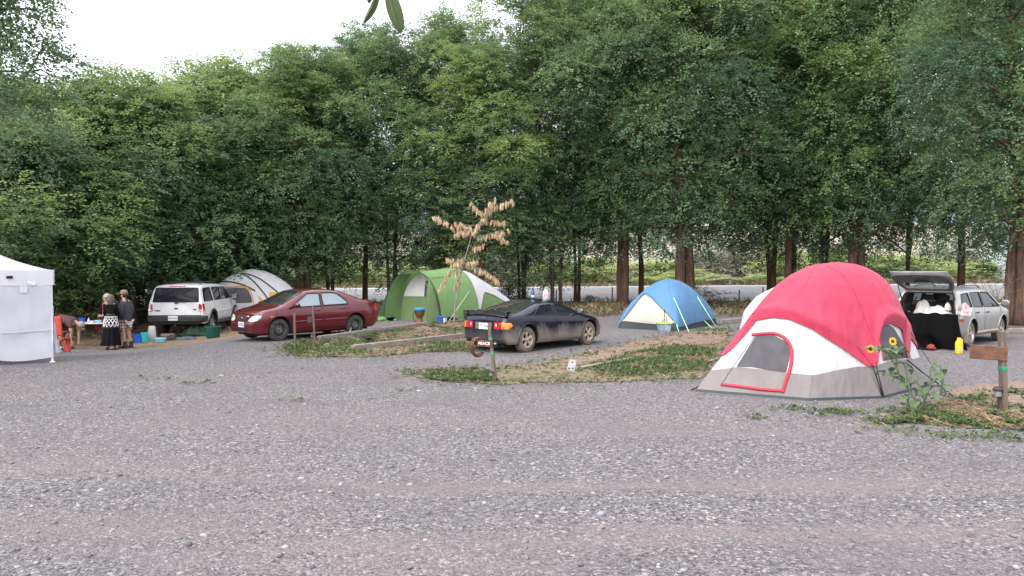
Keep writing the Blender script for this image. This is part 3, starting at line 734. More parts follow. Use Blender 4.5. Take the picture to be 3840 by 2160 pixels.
class Car:
    def __init__(c, name, label, loc, heading, sp):
        c.sp = sp; c.root = thing(name, label, sp.get('cat', 'car'), loc, heading)
        c.X = sp['L'] / 2; c.body = None
        c.solid = c.loft(-c.X, c.X)
        bm = bmesh.new()
        vs = [bm.verts.new(v) for v in c.solid.v]
        for f in c.solid.f: bm.faces.new([vs[i] for i in f])
        bmesh.ops.triangulate(bm, faces=bm.faces[:]); c.bvh = BVHTree.FromBMesh(bm); bm.free()
    def prof(c, key, x):
        a = c.sp[key]
        return float(np.interp(x, [p[0] for p in a], [p[1] for p in a]))
    def T(c, x):
        return sum(c.prof('top', x + d) * w for d, w in ((-.09, .15), (-.045, .2), (0, .3), (.045, .2), (.09, .15)))
    def plan(c, x):
        w = 1.; f, kf = c.sp.get('fplan', (.7, .22)); r, kr = c.sp.get('rplan', (.5, .12))
        if x > c.X - f: w -= kf * ((x - c.X + f) / f) ** 2.3
        if x < -c.X + r: w -= kr * ((-x - c.X + r) / r) ** 2.3
        return w
    def yside(c, x, z, inset=0.):
        W = c.sp['W'] * c.plan(x); zb = c.prof('bot', x); belt = c.prof('belt', x); zm = c.sp.get('zm', .62)
        if z < zm: y = W * (1 - .05 * ((zm - z) / max(.1, zm - zb)) ** 2)
        else: y = W * (1 - .035 * (max(0., min(z, belt) - zm) / max(.1, belt - zm)) ** 2)
        if z > belt:
            d = z - belt; y -= d * math.tan(R(c.sp.get('tumble', 20))) * min(1, .35 + d / .12 * .65)
        return y - inset
    def section(c, x, inset=0., zlow=None, ns=18, ntp=8):
        top = c.T(x) - inset; zb = c.prof('bot', x) if zlow is None else zlow; top = max(top, zb + .05)
        r = c.sp.get('rc', .10); r = min(r, (top - zb) * .4); half = []
        for k in range(ns + 1):
            z = zb + (top - zb) * (1 - (1 - k / ns) ** 1.35)
            y = c.yside(x, z, inset); d = top - z; ins = 0.
            if d < r: ins = r - math.sqrt(max(0, r * r - (r - d) ** 2))
            half.append((y - ins * .9, z))
        y0 = half[-1][0]; cr = c.sp.get('crown', .035)
        half[0] = (half[0][0] - .04, half[0][1]) if zlow is None else half[0]
        for k in range(1, ntp + 1):
            y = y0 * (1 - k / ntp); half.append((y, top + cr * (1 - (y / y0) ** 2)))
        ring = [(y, z) for y, z in half] + [(-y, z) for y, z in reversed(half[:-1])]
        return ring
    def shear(c, x, z):
        k = c.sp.get('shear')
        if not k: return 0.
        z0, z1, amt = k; t = sstep(-c.X + 1.1, -c.X, x)
        return amt * (max(0, z - z0) / (z1 - z0)) ** 1.1 * t
    def loft(c, x0, x1, inset=0., zlow=None):
        n = 84; b = MB(); rings = []
        for i in range(n + 1):
            t = i / n; x = x0 + (x1 - x0) * (.5 - .5 * math.cos(t * PI)) if inset == 0 else x0 + (x1 - x0) * t
            rings.append([(x + c.shear(x, z), y, z) for y, z in c.section(x, inset, zlow)])
        m = len(rings[0]); vs = [p for r_ in rings for p in r_]; fs = []
        for i in range(n):
            for k in range(m):
                k2 = (k + 1) % m; fs.append((i * m + k, i * m + k2, (i + 1) * m + k2, (i + 1) * m + k))
        for e, base in ((0, 0), (1, n * m)):
            ctr = Vector((0, 0, 0))
            for k in range(m): ctr += Vector(vs[base + k])
            ctr /= m; vs.append(tuple(ctr)); ci = len(vs) - 1
            for k in range(m): fs.append((ci, base + (k + 1) % m, base + k) if e == 0 else (ci, base + k, base + (k + 1) % m))
        b.add(vs, fs); return b
    def hit(c, ax, u, v):
        o, d = {'L': ((u, 4, v), (0, -1, 0)), 'R': ((u, -4, v), (0, 1, 0)), 'F': ((6, u, v), (-1, 0, 0)), 'B': ((-6, u, v), (1, 0, 0)), 'T': ((u, v, 4), (0, 0, -1))}[ax]
        h = c.bvh.ray_cast(Vector(o), Vector(d))
        return (h[0], h[1]) if h[0] is not None else (None, None)
    AX = {'L': Vector((0, 1, 0)), 'R': Vector((0, -1, 0)), 'F': Vector((1, 0, 0)), 'B': Vector((-1, 0, 0)), 'T': Vector((0, 0, 1))}
    def pt(c, ax, u, v, off=0.):
        p, n = c.hit(ax, u, v)
        if p is None: p, n, _, _ = c.bvh.find_nearest(Vector({'L': (u, 2, v), 'R': (u, -2, v), 'F': (4, u, v), 'B': (-4, u, v), 'T': (u, v, 3)}[ax]))
        if n.dot(c.AX[ax]) < 0: n = -n
        return p + n * off
    def decal(c, name, ax, poly, m, off=.004, d=.09, parent=None, rnd=.03, depth=.02):
        poly = rounded(poly, rnd) if rnd else [Vector(p) for p in poly]
        V, F, nb = cdt(poly, d); b = MB(); vs = [c.pt(ax, v.x, v.y, off) for v in V]
        b.add(vs, [tuple(f) for f in F])
        rim = [vs[i] for i in range(nb)]; low = [p - c.AX[ax] * (depth + abs(off)) for p in rim]
        b.add(rim + low, [(i, (i + 1) % nb, nb + (i + 1) % nb, nb + i) for i in range(nb)])
        return b.build(name, m, parent or c.root, angle=50)
    def line(c, name, ax, pts, r, m, off=0., parent=None, closed=False, n=6, flat=1.):
        P_ = [Vector(p) for p in pts]; dense = []
        for i in range(len(P_) if closed else len(P_) - 1):
            q = P_[(i + 1) % len(P_)]; k = max(1, int((q - P_[i]).length / .06)); dense += [P_[i].lerp(q, j / k) for j in range(k)]
        if not closed: dense.append(P_[-1])
        b = MB(); b.tube([c.pt(ax, p.x, p.y, off) for p in dense], r, n, closed=closed); return b.build(name, m, parent or c.root, angle=180)
    def seams(c, name, lines, r=.006):
        b = MB()
        for ax, pts in lines:
            P_ = [Vector(p) for p in pts]; dense = []
            for i in range(len(P_) - 1):
                q = P_[i + 1]; k = max(1, int((q - P_[i]).length / .06)); dense += [P_[i].lerp(q, j / k) for j in range(k)]
            dense.append(P_[-1]); b.tube([c.pt(ax, p.x, p.y, -.002) for p in dense], r, 5)
        return b.build(name, M_SEAM, c.root, angle=180)
    def finish_body(c, paint, cabin, side_windows, front=None, back=None, extra=()):
        """boolean the wheel wells, the cabin and the window openings out of the solid, then hang it on the root"""
        o = c.solid.build('body', paint, None, angle=55); cut = []
        for wx in c.sp['axles']:
            for s in (-1, 1):
                b = MB(); b.lathe([(c.sp['arch'], -.16), (c.sp['arch'], .4)], 40, Matrix.Translation((wx, s * (c.sp['W'] - .12), c.sp['wr'] + c.sp.get('lift', .02))) @ Matrix.Rotation(-s * PI / 2, 4, 'X'))
                cut.append(b.build('cut_well', M_WELL, None, smooth=False))
        if cabin:
            x0, x1, zl, ins = cabin; cut.append(c.loft(x0, x1, ins, zl).build('cut_cabin', M_CABIN, None, smooth=False))
        for poly in side_windows:
            pl = rounded(poly, .05); M = Matrix.Translation((0, 2, 0)) @ Matrix.Rotation(PI / 2, 4, 'X'); b = MB()
            b.prism([(p.x, p.y) for p in pl], M, 4); cut.append(b.build('cut_side', M_RUBBER, None, smooth=False))
        for poly in [front] if front else []:
            b = MB(); b.prism([(p.x, p.y) for p in rounded(poly, .05)], Matrix.Translation((0, 0, cabin[2] + .12)), 3); cut.append(b.build('cut_front', M_RUBBER, None, smooth=False))
        for e in extra: cut.append(e)
        apply_boolean(o, cut); me = o.data
        me.shade_smooth(); me.set_sharp_from_angle(angle=R(38)); o.parent = c.root; o.name = 'body'; c.body = o
        return o
    def panes(c, polys, glass, name='side_window', sides='LR', trim=.012, off=-.012):
        for ax in sides:
            for k, poly in enumerate(polys):
                g = glass[k] if isinstance(glass, (list, tuple)) else glass
                w = c.decal(name, ax, poly, g, off=off, d=.12, rnd=.05, depth=.004)
                if trim: c.line('window_trim', ax, [tuple(p) for p in rounded(poly, .05)], trim, M_RUBBER, off=-.003, parent=w, closed=True)
    def top_pane(c, name, poly, glass, off=-.012, trim=.012):
        w = c.decal(name, 'T', poly, glass, off=off, d=.12, rnd=.05, depth=.004)
        if trim: c.line('window_trim', 'T', [tuple(p) for p in rounded(poly, .05)], trim, M_RUBBER, off=-.002, parent=w, closed=True)
        return w
    def wheels(c, style, rim_m, tyre_m, w=.2, rimr=.66):
        r = c.sp['wr']; first = {}
        for wx in c.sp['axles']:
            for s in (1, -1):
                e = bpy.data.objects.new('wheel', None); COL.objects.link(e); e.parent = c.root; e.empty_display_size = .1
                e.location = (wx, s * (c.sp['W'] - .045), r); e.rotation_euler = (-s * PI / 2, rng.uniform(0, 1) if s > 0 else rng.uniform(0, 1), 0)
                e.rotation_mode = 'XYZ'
                if not first:
                    b = MB(); R_ = r * rimr
                    b.lathe([(R_ * .98, -w * .92), (R_ * 1.08, -w), (r * .93, -w * .97), (r, -w * .8), (r, -w * .2), (r * .94, -.012), (R_ * 1.12, 0), (R_ * 1.0, -.012), (R_ * .96, -.05)], 36, cap=False)
                    for k in range(44):
                        a = 2 * PI * k / 44; b.box((math.cos(a) * r * .992, math.sin(a) * r * .992, -w * .5), (.024, .02, w * .62), a)
                    first['t'] = b.mesh('tyre', tyre_m, angle=35); b = MB()
                    b.lathe([(R_ * 1.0, -.01), (R_ * .97, -.004), (R_ * .9, -.03), (R_ * .86, -.09), (R_ * .8, -.1)], 36, cap=False)
                    b.m = 1; b.lathe([(R_ * .9, -.085), (.02, -.085)], 30, cap=True); b.m = 0
                    if style == 'steel':
                        b.lathe([(R_ * .88, -.075), (R_ * .72, -.035), (R_ * .5, -.02), (R_ * .38, -.045), (R_ * .2, -.04), (.01, -.035)], 36, cap=False); b.m = 1
                        for k in range(10):
                            a = 2 * PI * k / 10; b.lathe([(.021, -.05), (.021, -.022), (.001, -.022)], 10, Matrix.Translation((math.cos(a) * R_ * .66, math.sin(a) * R_ * .66, 0)))
                        b.m = 2
                        for k in range(4):
                            a = 2 * PI * (k + .5) / 4; b.lathe([(.014, -.05), (.014, -.018), (.001, -.015)], 8, Matrix.Translation((math.cos(a) * R_ * .26, math.sin(a) * R_ * .26, 0)))
                        b.m = 0
                    else:
                        n = style
                        for k in range(n):
                            a = 2 * PI * k / n; hw = R_ * (.20 if n == 5 else .16); t1 = R_ * .93
                            poly = [(R_ * .1, -hw * .75), (R_ * .55, -hw * .62), (t1, -hw * 1.15), (t1, hw * 1.15), (R_ * .55, hw * .62), (R_ * .1, hw * .75)]
                            b.prism(poly, Matrix.Rotation(a, 4, 'Z') @ Matrix.Translation((0, 0, -.055)), .038)
                        b.lathe([(R_ * .27, -.06), (R_ * .27, -.012), (R_ * .2, -.004), (.005, 0)], 18)
                        b.m = 1
                        for k in range(5):
                            a = 2 * PI * (k + .5) / 5; b.lathe([(.009, -.02), (.009, -.004)], 8, Matrix.Translation((math.cos(a) * R_ * .2, math.sin(a) * R_ * .2, 0)))
                    first['r'] = b.mesh('rim', [rim_m, M_WELL, M_CHROME], angle=35)
                link_mesh('tyre', first['t'], e); link_mesh('rim', first['r'], e)
    def seats(c, rows, m=None):
        for x, n in rows:
            for k in range(n):
                y = (-.38 + .76 * k / max(1, n - 1)) if n > 1 else 0; b = MB(); f = c.sp.get('seat_z', .5)
                b.box((x, y, f + .33), (.16, .46, .62), rot=Matrix.Rotation(R(-14), 3, 'Y'), bev=.05); b.box((x - .1, y, f + .74), (.09, .26, .17), bev=.03); b.box((x + .26, y, f + .05), (.5, .48, .16), bev=.05)
                b.build('seat', m or M_CABIN, c.root)
    def plate(c, ax, u, v, w, h, txt, ink, off=.012):
        pl = c.decal('number_plate', ax, [(u - w / 2, v - h / 2), (u + w / 2, v - h / 2), (u + w / 2, v + h / 2), (u - w / 2, v + h / 2)], M_PLATE, off=off, rnd=.012, d=.2)
        p = c.pt(ax, u, v, off + .003); yd = Vector((0, -1, 0)) if ax == 'B' else Vector((0, 1, 0))
        text_part(txt, h * .62, 'plate_text', ink, pl, frame_matrix(p, yd, (0, 0, 1)), .002, sx=.9)
        return pl
    def mirror(c, x, z, m, size=(.12, .2, .14), sides=(1, -1)):
        for s in sides:
            p = c.pt('L' if s > 0 else 'R', x, z, 0); b = MB(); b.tube([p, p + Vector((0, s * .1, .02))], .025, 8)
            b.box(p + Vector((-.01, s * (.08 + size[1] / 2), .05)), size, bev=.045); o = b.build('wing_mirror', m, c.root)
            g = MB(); g.box(p + Vector((-.012 - size[0] / 2, s * (.08 + size[1] / 2), .05)), (.008, size[1] * .8, size[2] * .75), bev=.003); g.build('mirror_glass', M_CHROME, o)
    def handles(c, pts, m, sides=(1, -1)):
        for s in sides:
            for x, z in pts:
                p = c.pt('L' if s > 0 else 'R', x, z, .018); b = MB(); b.box(p, (.19, .03, .035), bev=.012); b.build('door_handle', m, c.root)
def warp_x(root, a, k, side):
    """shorten one overhang: scale the stretch of x beyond a by k"""
    done = set()
    def go(o):
        for ch in o.children:
            if ch.name.split('.')[0] == 'wheel': continue
            if ch.type == 'MESH' and ch.data.name not in done:
                done.add(ch.data.name); n = len(ch.data.vertices); co = np.empty(n * 3, np.float32); ch.data.vertices.foreach_get('co', co); co = co.reshape(-1, 3); x = co[:, 0]
                m = (x - a) * side > 0; co[m, 0] = a + (x[m] - a) * k; ch.data.vertices.foreach_set('co', co.ravel()); ch.data.update()
            go(ch)
    go(root)
def heading(dx, dy): return math.atan2(dy, dx)
def car_at(wheel_xy, local_xy, head):
    """world origin so that the wheel contact at local_xy stands at wheel_xy"""
    c, s = math.cos(head), math.sin(head); x = wheel_xy[0] - (local_xy[0] * c - local_xy[1] * s); y = wheel_xy[1] - (local_xy[0] * s + local_xy[1] * c)
    return (x, y, ground_z(x, y))
def paint(name, c, c2, rough=.3, coat=.6, metal=0., mud=None):
    """car paint; mud = (colour, z_low, z_high): splashed dirt that thins out upwards"""
    m = mat(name, c, rough, var=(3, c2, .4, .7), coat=coat, metal=metal)
    if mud:
        nt = m.node_tree; N = nt.nodes; L = nt.links; b = N['Principled BSDF']; src = b.inputs['Base Color'].links[0].from_socket
        tc = N.new('ShaderNodeTexCoord'); sp = N.new('ShaderNodeSeparateXYZ'); L.new(tc.outputs['Object'], sp.inputs[0])
        n1 = N.new('ShaderNodeTexNoise'); n1.inputs['Scale'].default_value = 4; n1.inputs['Detail'].default_value = 8; n1.inputs['Roughness'].default_value = .65
        mp = N.new('ShaderNodeMapping'); mp.inputs['Scale'].default_value = (1, 1, .45); L.new(tc.outputs['Object'], mp.inputs[0]); L.new(mp.outputs[0], n1.inputs['Vector'])
        ad = N.new('ShaderNodeMath'); ad.operation = 'MULTIPLY_ADD'; ad.inputs[1].default_value = -.75; L.new(n1.outputs['Fac'], ad.inputs[0]); L.new(sp.outputs[2], ad.inputs[2])
        mr = N.new('ShaderNodeMapRange'); mr.inputs['From Min'].default_value = mud[2] - .375; mr.inputs['From Max'].default_value = mud[1] - .375; mr.inputs['To Max'].default_value = mud[3]
        L.new(ad.outputs[0], mr.inputs['Value'])
        ab = N.new('ShaderNodeMath'); ab.operation = 'ABSOLUTE'; L.new(sp.outputs[1], ab.inputs[0])
        sd = N.new('ShaderNodeMapRange'); sd.inputs['From Min'].default_value = .60; sd.inputs['From Max'].default_value = .80; sd.inputs['To Min'].default_value = .22; L.new(ab.outputs[0], sd.inputs['Value'])
        mu = N.new('ShaderNodeMath'); mu.operation = 'MULTIPLY'; L.new(mr.outputs[0], mu.inputs[0]); L.new(sd.outputs[0], mu.inputs[1]); mr = mu
        mx = N.new('ShaderNodeMix'); mx.data_type = 'RGBA'; L.new(mr.outputs[0], mx.inputs['Factor']); L.new(src, mx.inputs['A']); mx.inputs['B'].default_value = (*mud[0], 1)
        L.new(mx.outputs['Result'], b.inputs['Base Color'])
        mr2 = N.new('ShaderNodeMapRange'); mr2.inputs['To Min'].default_value = rough; mr2.inputs['To Max'].default_value = .9; L.new(mr.outputs[0], mr2.inputs['Value']); L.new(mr2.outputs[0], b.inputs['Roughness'])
        mr3 = N.new('ShaderNodeMapRange'); mr3.inputs['To Min'].default_value = coat; mr3.inputs['To Max'].default_value = 0; L.new(mr.outputs[0], mr3.inputs['Value']); L.new(mr3.outputs[0], b.inputs['Coat Weight'])
    return m
# ---- white off-road car, seen from behind
P_WHITE = paint('white_car_paint', (.66, .67, .70), (.61, .615, .63), .35, .5)
sp = dict(L=5.1, W=.985, axles=(-1.38, 1.60), wr=.385, arch=.47, lift=.04, tumble=13, rc=.11, crown=.03, zm=.8, shear=(1.18, 1.85, .24), fplan=(.6, .14), rplan=(.35, .05), cat='suv', seat_z=.72,
          top=[(-2.55, 1.80), (-2.4, 1.845), (-1.6, 1.865), (-.4, 1.865), (.35, 1.84), (.55, 1.80), (1.32, 1.25), (1.45, 1.21), (2.2, 1.12), (2.42, 1.03), (2.55, .86)],
          belt=[(-2.6, 1.22), (2.6, 1.20)], bot=[(-2.55, .52), (-2.3, .46), (2.3, .44), (2.55, .5)])
h = heading(-.083, 1); rear = P(659, 1200, 28.05); org = (rear.x + math.cos(h) * 2.55, rear.y + math.sin(h) * 2.55)
suv = Car('white_suv', 'big white off-road car with tinted rear window, seen from behind', (org[0], org[1], ground_z(*org)), h, sp)
win = [[(-2.36, 1.27), (-2.2, 1.74), (-1.36, 1.755), (-1.28, 1.27)], [(-1.12, 1.27), (-1.16, 1.75), (-.2, 1.75), (-.2, 1.27)], [(-.1, 1.27), (-.1, 1.75), (.5, 1.72), (1.1, 1.28)]]
rg = [(-.80, 1.255), (.80, 1.255), (.74, 1.755), (-.74, 1.755)]
bk = MB(); bk.prism([(-y, z) for y, z in rg], frame_matrix((-3, 0, 0), (0, -1, 0), (0, 0, 1)), -1.35); cutb = bk.build('cut_back', M_RUBBER, None, smooth=False)
suv.finish_body(P_WHITE, (-2.3, 1.2, .95, .07), win, front=[(.68, -.70), (1.26, -.76), (1.26, .76), (.68, .70)], extra=[cutb])
suv.panes(win, [G_DARK, G_MID, G_MID]); suv.top_pane('windscreen', [(.66, -.71), (1.28, -.78), (1.28, .78), (.66, .71)], G_MID)
w = suv.decal('rear_window', 'B', rg, G_DARK, off=-.006, d=.12, rnd=.05, depth=.004); suv.line('window_trim', 'B', [tuple(p) for p in rounded(rg, .05)], .014, M_RUBBER, closed=True, parent=w)
suv.wheels(5, M_ALLOY, M_TYRE, w=.25, rimr=.6)
b = MB(); b.box((-2.56, 0, .655), (.2, 1.92, .27), bev=.06); b.box((-2.3, .93, .655), (.55, .12, .26), bev=.05); b.box((-2.3, -.93, .655), (.55, .12, .26), bev=.05); b.box((-2.5, 0, .5), (.12, 1.7, .1), bev=.03); rb = b.build('rear_bumper', M_BLACKPL, suv.root)
pl = MB(); pl.box((-2.668, .06, .685), (.012, .33, .17), bev=.005); pl = pl.build('number_plate', M_PLATE, suv.root)
text_part('PNV·262', .082, 'plate_text', M_INK_G, pl, frame_matrix((-2.676, .06, .68), (0, -1, 0), (0, 0, 1)), .002, sx=.95)
for s in (1, -1):
    l = suv.decal('tail_lamp', 'B', [(s * .80, .92), (s * .955, .93), (s * .945, 1.19), (s * .80, 1.19)], M_REDLAMP, off=.012, rnd=.02); c2 = suv.decal('reversing_lamp', 'B', [(s * .815, .945), (s * .94, .945), (s * .94, .99), (s * .815, .99)], M_CLEAR, off=.02, rnd=.01, parent=l)
    suv.decal('side_lamp', 'L' if s > 0 else 'R', [(-2.53, .93), (-2.38, .93), (-2.38, 1.19), (-2.50, 1.19)], M_REDLAMP, off=.008, rnd=.02)
    for wx in sp['axles']:
        a = [(wx + .51 * math.cos(t * PI / 12), .425 + .51 * math.sin(t * PI / 12)) for t in range(-1, 14)]
        suv.line('wheel_arch_flare', 'L' if s > 0 else 'R', a, .042, M_BLACKPL, n=8)
    b = MB(); b.box((.1, s * .95, .43), (1.95, .16, .09), bev=.03); b.build('running_board', M_BLACKPL, suv.root)
    b = MB(); b.tube(catmull([(-1.75, s * .62, 1.86), (-1.55, s * .62, 1.945), (0, s * .62, 1.95), (.25, s * .62, 1.86)], 5), .02, 8); b.build('roof_rail', M_BLACKPL, suv.root)
    suv.line('side_moulding', 'L' if s > 0 else 'R', [(-.92, .83), (1.0, .83)], .022, P_WHITE, n=8)
for x_ in (-1.5, -.2):
    b = MB(); b.box((x_, 0, 1.94), (.06, 1.26, .03), bev=.01); b.build('roof_crossbar', M_BLACKPL, suv.root)
suv.decal('high_brake_lamp', 'B', [(-.28, 1.80), (.28, 1.80), (.28, 1.825), (-.28, 1.825)], M_REDLAMP, off=.008, rnd=.01)
b = MB(); b.tube([suv.pt('B', -.05, 1.27, .03), suv.pt('B', .0, 1.235, .045), suv.pt('B', -.35, 1.262, .03)], .012, 6); b.box(suv.pt('B', 0, 1.22, .03), (.06, .12, .05), bev=.015); b.build('rear_wiper', M_BLACKPL, suv.root)
b = MB(); b.box(suv.pt('B', .0, 1.02, .01), (.03, .14, .045), bev=.012); b.build('tailgate_latch', M_BLACKPL, suv.root)
b = MB(); b.ball(suv.pt('B', -.66, .985, .008), (.012, .055, .024)); b.build('oval_badge', M_BLACKPL, suv.root)
b = MB(); b.box(suv.pt('B', .66, .955, .006), (.012, .24, .035), bev=.005); b.box(suv.pt('B', .62, .93, .006), (.012, .14, .02), bev=.004); b.build('model_badge', M_GREYPL, suv.root)
suv.seams('panel_gaps', [('B', [(-.86, .82), (-.86, 1.2), (-.80, 1.79), (.80, 1.79), (.86, 1.2), (.86, .82)])] + [(ax, l) for ax in 'LR' for l in ([(-1.2, 1.8), (-1.2, 1.2), (-1.14, .95)], [(-.15, 1.8), (-.15, .5)], [(1.12, 1.28), (1.15, .5)], [(-1.1, .55), (1.15, .5)])])
suv.mirror(1.0, 1.3, M_BLACKPL, (.16, .24, .26)); suv.handles([(-.98, 1.08), (.12, 1.08)], P_WHITE); suv.seats([(.2, 2), (-.8, 3)])
b = MB(); b.box((-2.3, 0, .42), (.5, .07, .07)); b.box((-2.62, 0, .40), (.1, .08, .08), bev=.01); b.box((-1.4, 0, .385), (.12, 1.5, .12), bev=.03); b.box((0, 0, .46), (3.6, .9, .1)); b.tube([(-2.4, -.55, .40), (-1.6, -.55, .42)], .04, 8); b.build('chassis', M_WELL, suv.root)
# ---- dark red sedan, seen from its left front
P_RED = paint('dark_red_car_paint', (.105, .005, .013), (.12, .007, .016), .22, .9, .25)
sp = dict(L=4.48, W=.87, axles=(-1.30, 1.31), wr=.315, arch=.375, lift=.02, tumble=24, rc=.10, crown=.035, zm=.6, seat_z=.40, fplan=(.85, .30), rplan=(.6, .16),
          top=[(-2.24, .82), (-2.2, .97), (-2.08, 1.045), (-1.75, 1.085), (-1.62, 1.10), (-.82, 1.385), (-.4, 1.43), (0, 1.435), (.35, 1.40), (1.22, .985), (1.34, .95), (1.9, .84), (2.1, .755), (2.19, .66), (2.24, .5)],
          belt=[(-2.24, .97), (-1.6, .985), (1.2, .90), (2.24, .8)], bot=[(-2.24, .36), (-2.0, .24), (2.0, .21), (2.24, .26)])
h = heading(-.682, -.731); lf = (-6.64, 22.4)
sed = Car('red_sedan', 'dark red four door sedan parked facing left, grass island in front', car_at(lf, (1.31, .80), h), h, sp)
win = [[(-.06, .965), (-.10, 1.335), (.30, 1.335), (.92, .965), (.86, .94)], [(-.98, .985), (-1.02, 1.06), (-.72, 1.31), (-.52, 1.345), (-.16, 1.34), (-.14, .97)]]
sed.finish_body(P_RED, (-1.7, 1.1, .72, .06), win, front=[(.42, -.56), (1.14, -.66), (1.14, .66), (.42, .56)], extra=[])
sed.panes(win, [G_PALE, G_PALE], trim=.017)
sed.top_pane('windscreen', [(.40, -.57), (1.16, -.68), (1.16, .68), (.40, .57)], G_MID); sed.top_pane('rear_window', [(-1.56, -.62), (-.9, -.54), (-.9, .54), (-1.56, .62)], G_DARK, off=.004)
sed.wheels('steel', M_STEEL, M_TYRE, w=.19, rimr=.62)
# dust sheet behind the far side windows: pale sun shades
M_SHADE = mat('pale_sun_shade', (.55, .60, .66), .6, var=(2, (.42, .48, .56), .4, .6))
for x0, x1 in ((-.04, .66), (-.86, -.2)):
    b = MB(); b.grid(lambda i, j: (x0 + (x1 - x0) * i / 6, .60 - .10 * (j / 5) + .01 * math.sin(i * 2.1), .86 + .40 * j / 5), 6, 5); b.build('sun_shade', M_SHADE, sed.root, solid=.006)
for s in (1, -1):
    ax = 'L' if s > 0 else 'R'
    sed.decal('headlight', 'F', [(s * .36, .575), (s * .50, .71), (s * .70, .745), (s * .775, .73), (s * .72, .60), (s * .52, .555)], M_CLEAR, off=.012, rnd=.05, d=.06)
    sed.decal('tail_lamp', ax, [(-2.17, .70), (-2.03, .74), (-2.0, .90), (-2.13, .97)], M_REDLAMP, off=.006, rnd=.04, d=.05); sed.decal('tail_lamp', 'B', [(s * .45, .74), (s * .74, .72), (s * .74, .92), (s * .5, .93)], M_REDLAMP, off=.01, rnd=.04)
    sed.decal('fog_lamp_recess', 'F', [(s * .50, .34), (s * .62, .34), (s * .62, .44), (s * .50, .44)], M_WELL, off=.003, rnd=.05)
    sed.line('side_moulding', ax, [(-1.0, .555), (-.18, .545)], .017, P_RED, n=8, off=.004); sed.line('side_moulding', ax, [(-.13, .545), (.86, .53)], .017, P_RED, n=8, off=.004)
    sed.decal('indicator_repeater', ax, [(1.52, .70), (1.62, .695), (1.62, .72), (1.52, .725)], M_AMBER, off=.006, rnd=.01)
sed.decal('grille', 'F', [(-.26, .56), (.26, .56), (.31, .685), (-.31, .685)], M_BLACKPL, off=.004, rnd=.03)
sed.line('grille_trim', 'F', [(-.33, .70), (-.2, .712), (.2, .712), (.33, .70)], .022, M_CHROME, n=8, off=.004)
b = MB()
for z in (.585, .62, .655): b.tube([sed.pt('F', y, z, .01) for y in np.linspace(-.27, .27, 9)], .007, 6)
b.build('grille_bars', P_RED, sed.root)
b = MB(); b.ball(sed.pt('F', 0, .64, .02), (.012, .055, .03)); b.build('oval_badge', M_CHROME, sed.root)
sed.decal('lower_intake', 'F', [(-.34, .30), (.34, .30), (.36, .40), (-.36, .40)], M_WELL, off=.003, rnd=.03)
sed.plate('F', 0, .47, .31, .15, '123·KEZ', M_INK_D, off=.015)
sed.seams('panel_gaps', [(ax, l) for ax in 'LR' for l in ([(-.12, 1.34), (-.11, .94), (-.12, .32)], [(1.0, .90), (1.02, .6), (.98, .32)], [(-1.02, 1.05), (-.98, .72), (-.86, .42), (-.84, .32)], [(-.84, .30), (.98, .29)], [(1.2, .9), (1.9, .79)])] + [('T', [(1.22, -.7), (1.95, -.6), (2.08, -.3), (2.1, 0), (2.08, .3), (1.95, .6), (1.22, .7)])])
sed.line('waist_trim', 'L', [(-1.0, .965), (-.1, .95), (.94, .93)], .011, M_RUBBER); sed.line('waist_trim', 'R', [(-1.0, .965), (-.1, .95), (.94, .93)], .011, M_RUBBER)
sed.mirror(.86, .965, P_RED, (.13, .19, .13)); sed.handles([(-.82, .86), (.08, .83)], P_RED); sed.seats([(-.1, 2), (-.9, 3)], mat('grey_seat_cloth', (.22, .21, .2), .9))
b = MB(); b.tube([sed.pt('T', -1.25, 0, 0), sed.pt('T', -1.3, 0, .1)], .012, 6); b.build('aerial', M_BLACKPL, sed.root)
b = MB(); b.tube([sed.pt('T', 1.2, .55, .012), sed.pt('T', 1.1, .05, .012)], .009, 6); b.tube([sed.pt('T', 1.2, -.05, .012), sed.pt('T', 1.1, -.5, .012)], .009, 6); b.build('wiper_blades', M_BLACKPL, sed.root)
b = MB(); b.box((0, 0, .2), (3.9, 1.1, .08)); b.build('underbody', M_WELL, sed.root)
warp_x(sed.root, 1.66, .66, 1)
# ---- black liftback coupe, mud sprayed along its side
MUD = (.25, .215, .185)
P_BLACK = paint('black_car_paint', (.006, .008, .018), (.012, .014, .024), .12, .22, 0, (MUD, .32, .66, .76))
MATS['black_car_paint'].node_tree.nodes['Principled BSDF'].inputs['Specular IOR Level'].default_value = .22
P_BLACK_CLEAN = paint('black_spoiler_paint', (.010, .011, .018), (.014, .016, .025), .22, .8)
sp = dict(L=4.36, W=.875, axles=(-1.24, 1.30), wr=.315, arch=.365, lift=.02, tumble=28, rc=.12, crown=.04, zm=.55, seat_z=.24, fplan=(.95, .34), rplan=(.8, .24),
          top=[(-2.18, .72), (-2.14, .85), (-2.02, .905), (-1.72, .925), (-1.62, .94), (-.62, 1.19), (-.3, 1.235), (.02, 1.235), (.26, 1.19), (1.08, .87), (1.2, .845), (1.7, .745), (1.98, .65), (2.12, .55), (2.18, .42)],
          belt=[(-2.18, .84), (-1.3, .86), (-.5, .845), (1.2, .80), (2.18, .6)], bot=[(-2.18, .34), (-1.95, .22), (1.9, .19), (2.18, .24)])
h = heading(.669, .743)
cou = Car('black_coupe', 'mud splashed black coupe with rear spoiler, bottles standing on its roof', car_at((.369, 19.42), (-1.24, -.80), h), h, sp)
win = [[(-.08, .885), (-.06, 1.155), (.22, 1.14), (.86, .875)], [(-1.0, .905), (-.62, 1.135), (-.16, 1.155), (-.18, .885)]]
cou.finish_body(P_BLACK, (-1.6, 1.0, .66, .06), win, front=[(.34, -.48), (1.0, -.6), (1.0, .6), (.34, .48)])
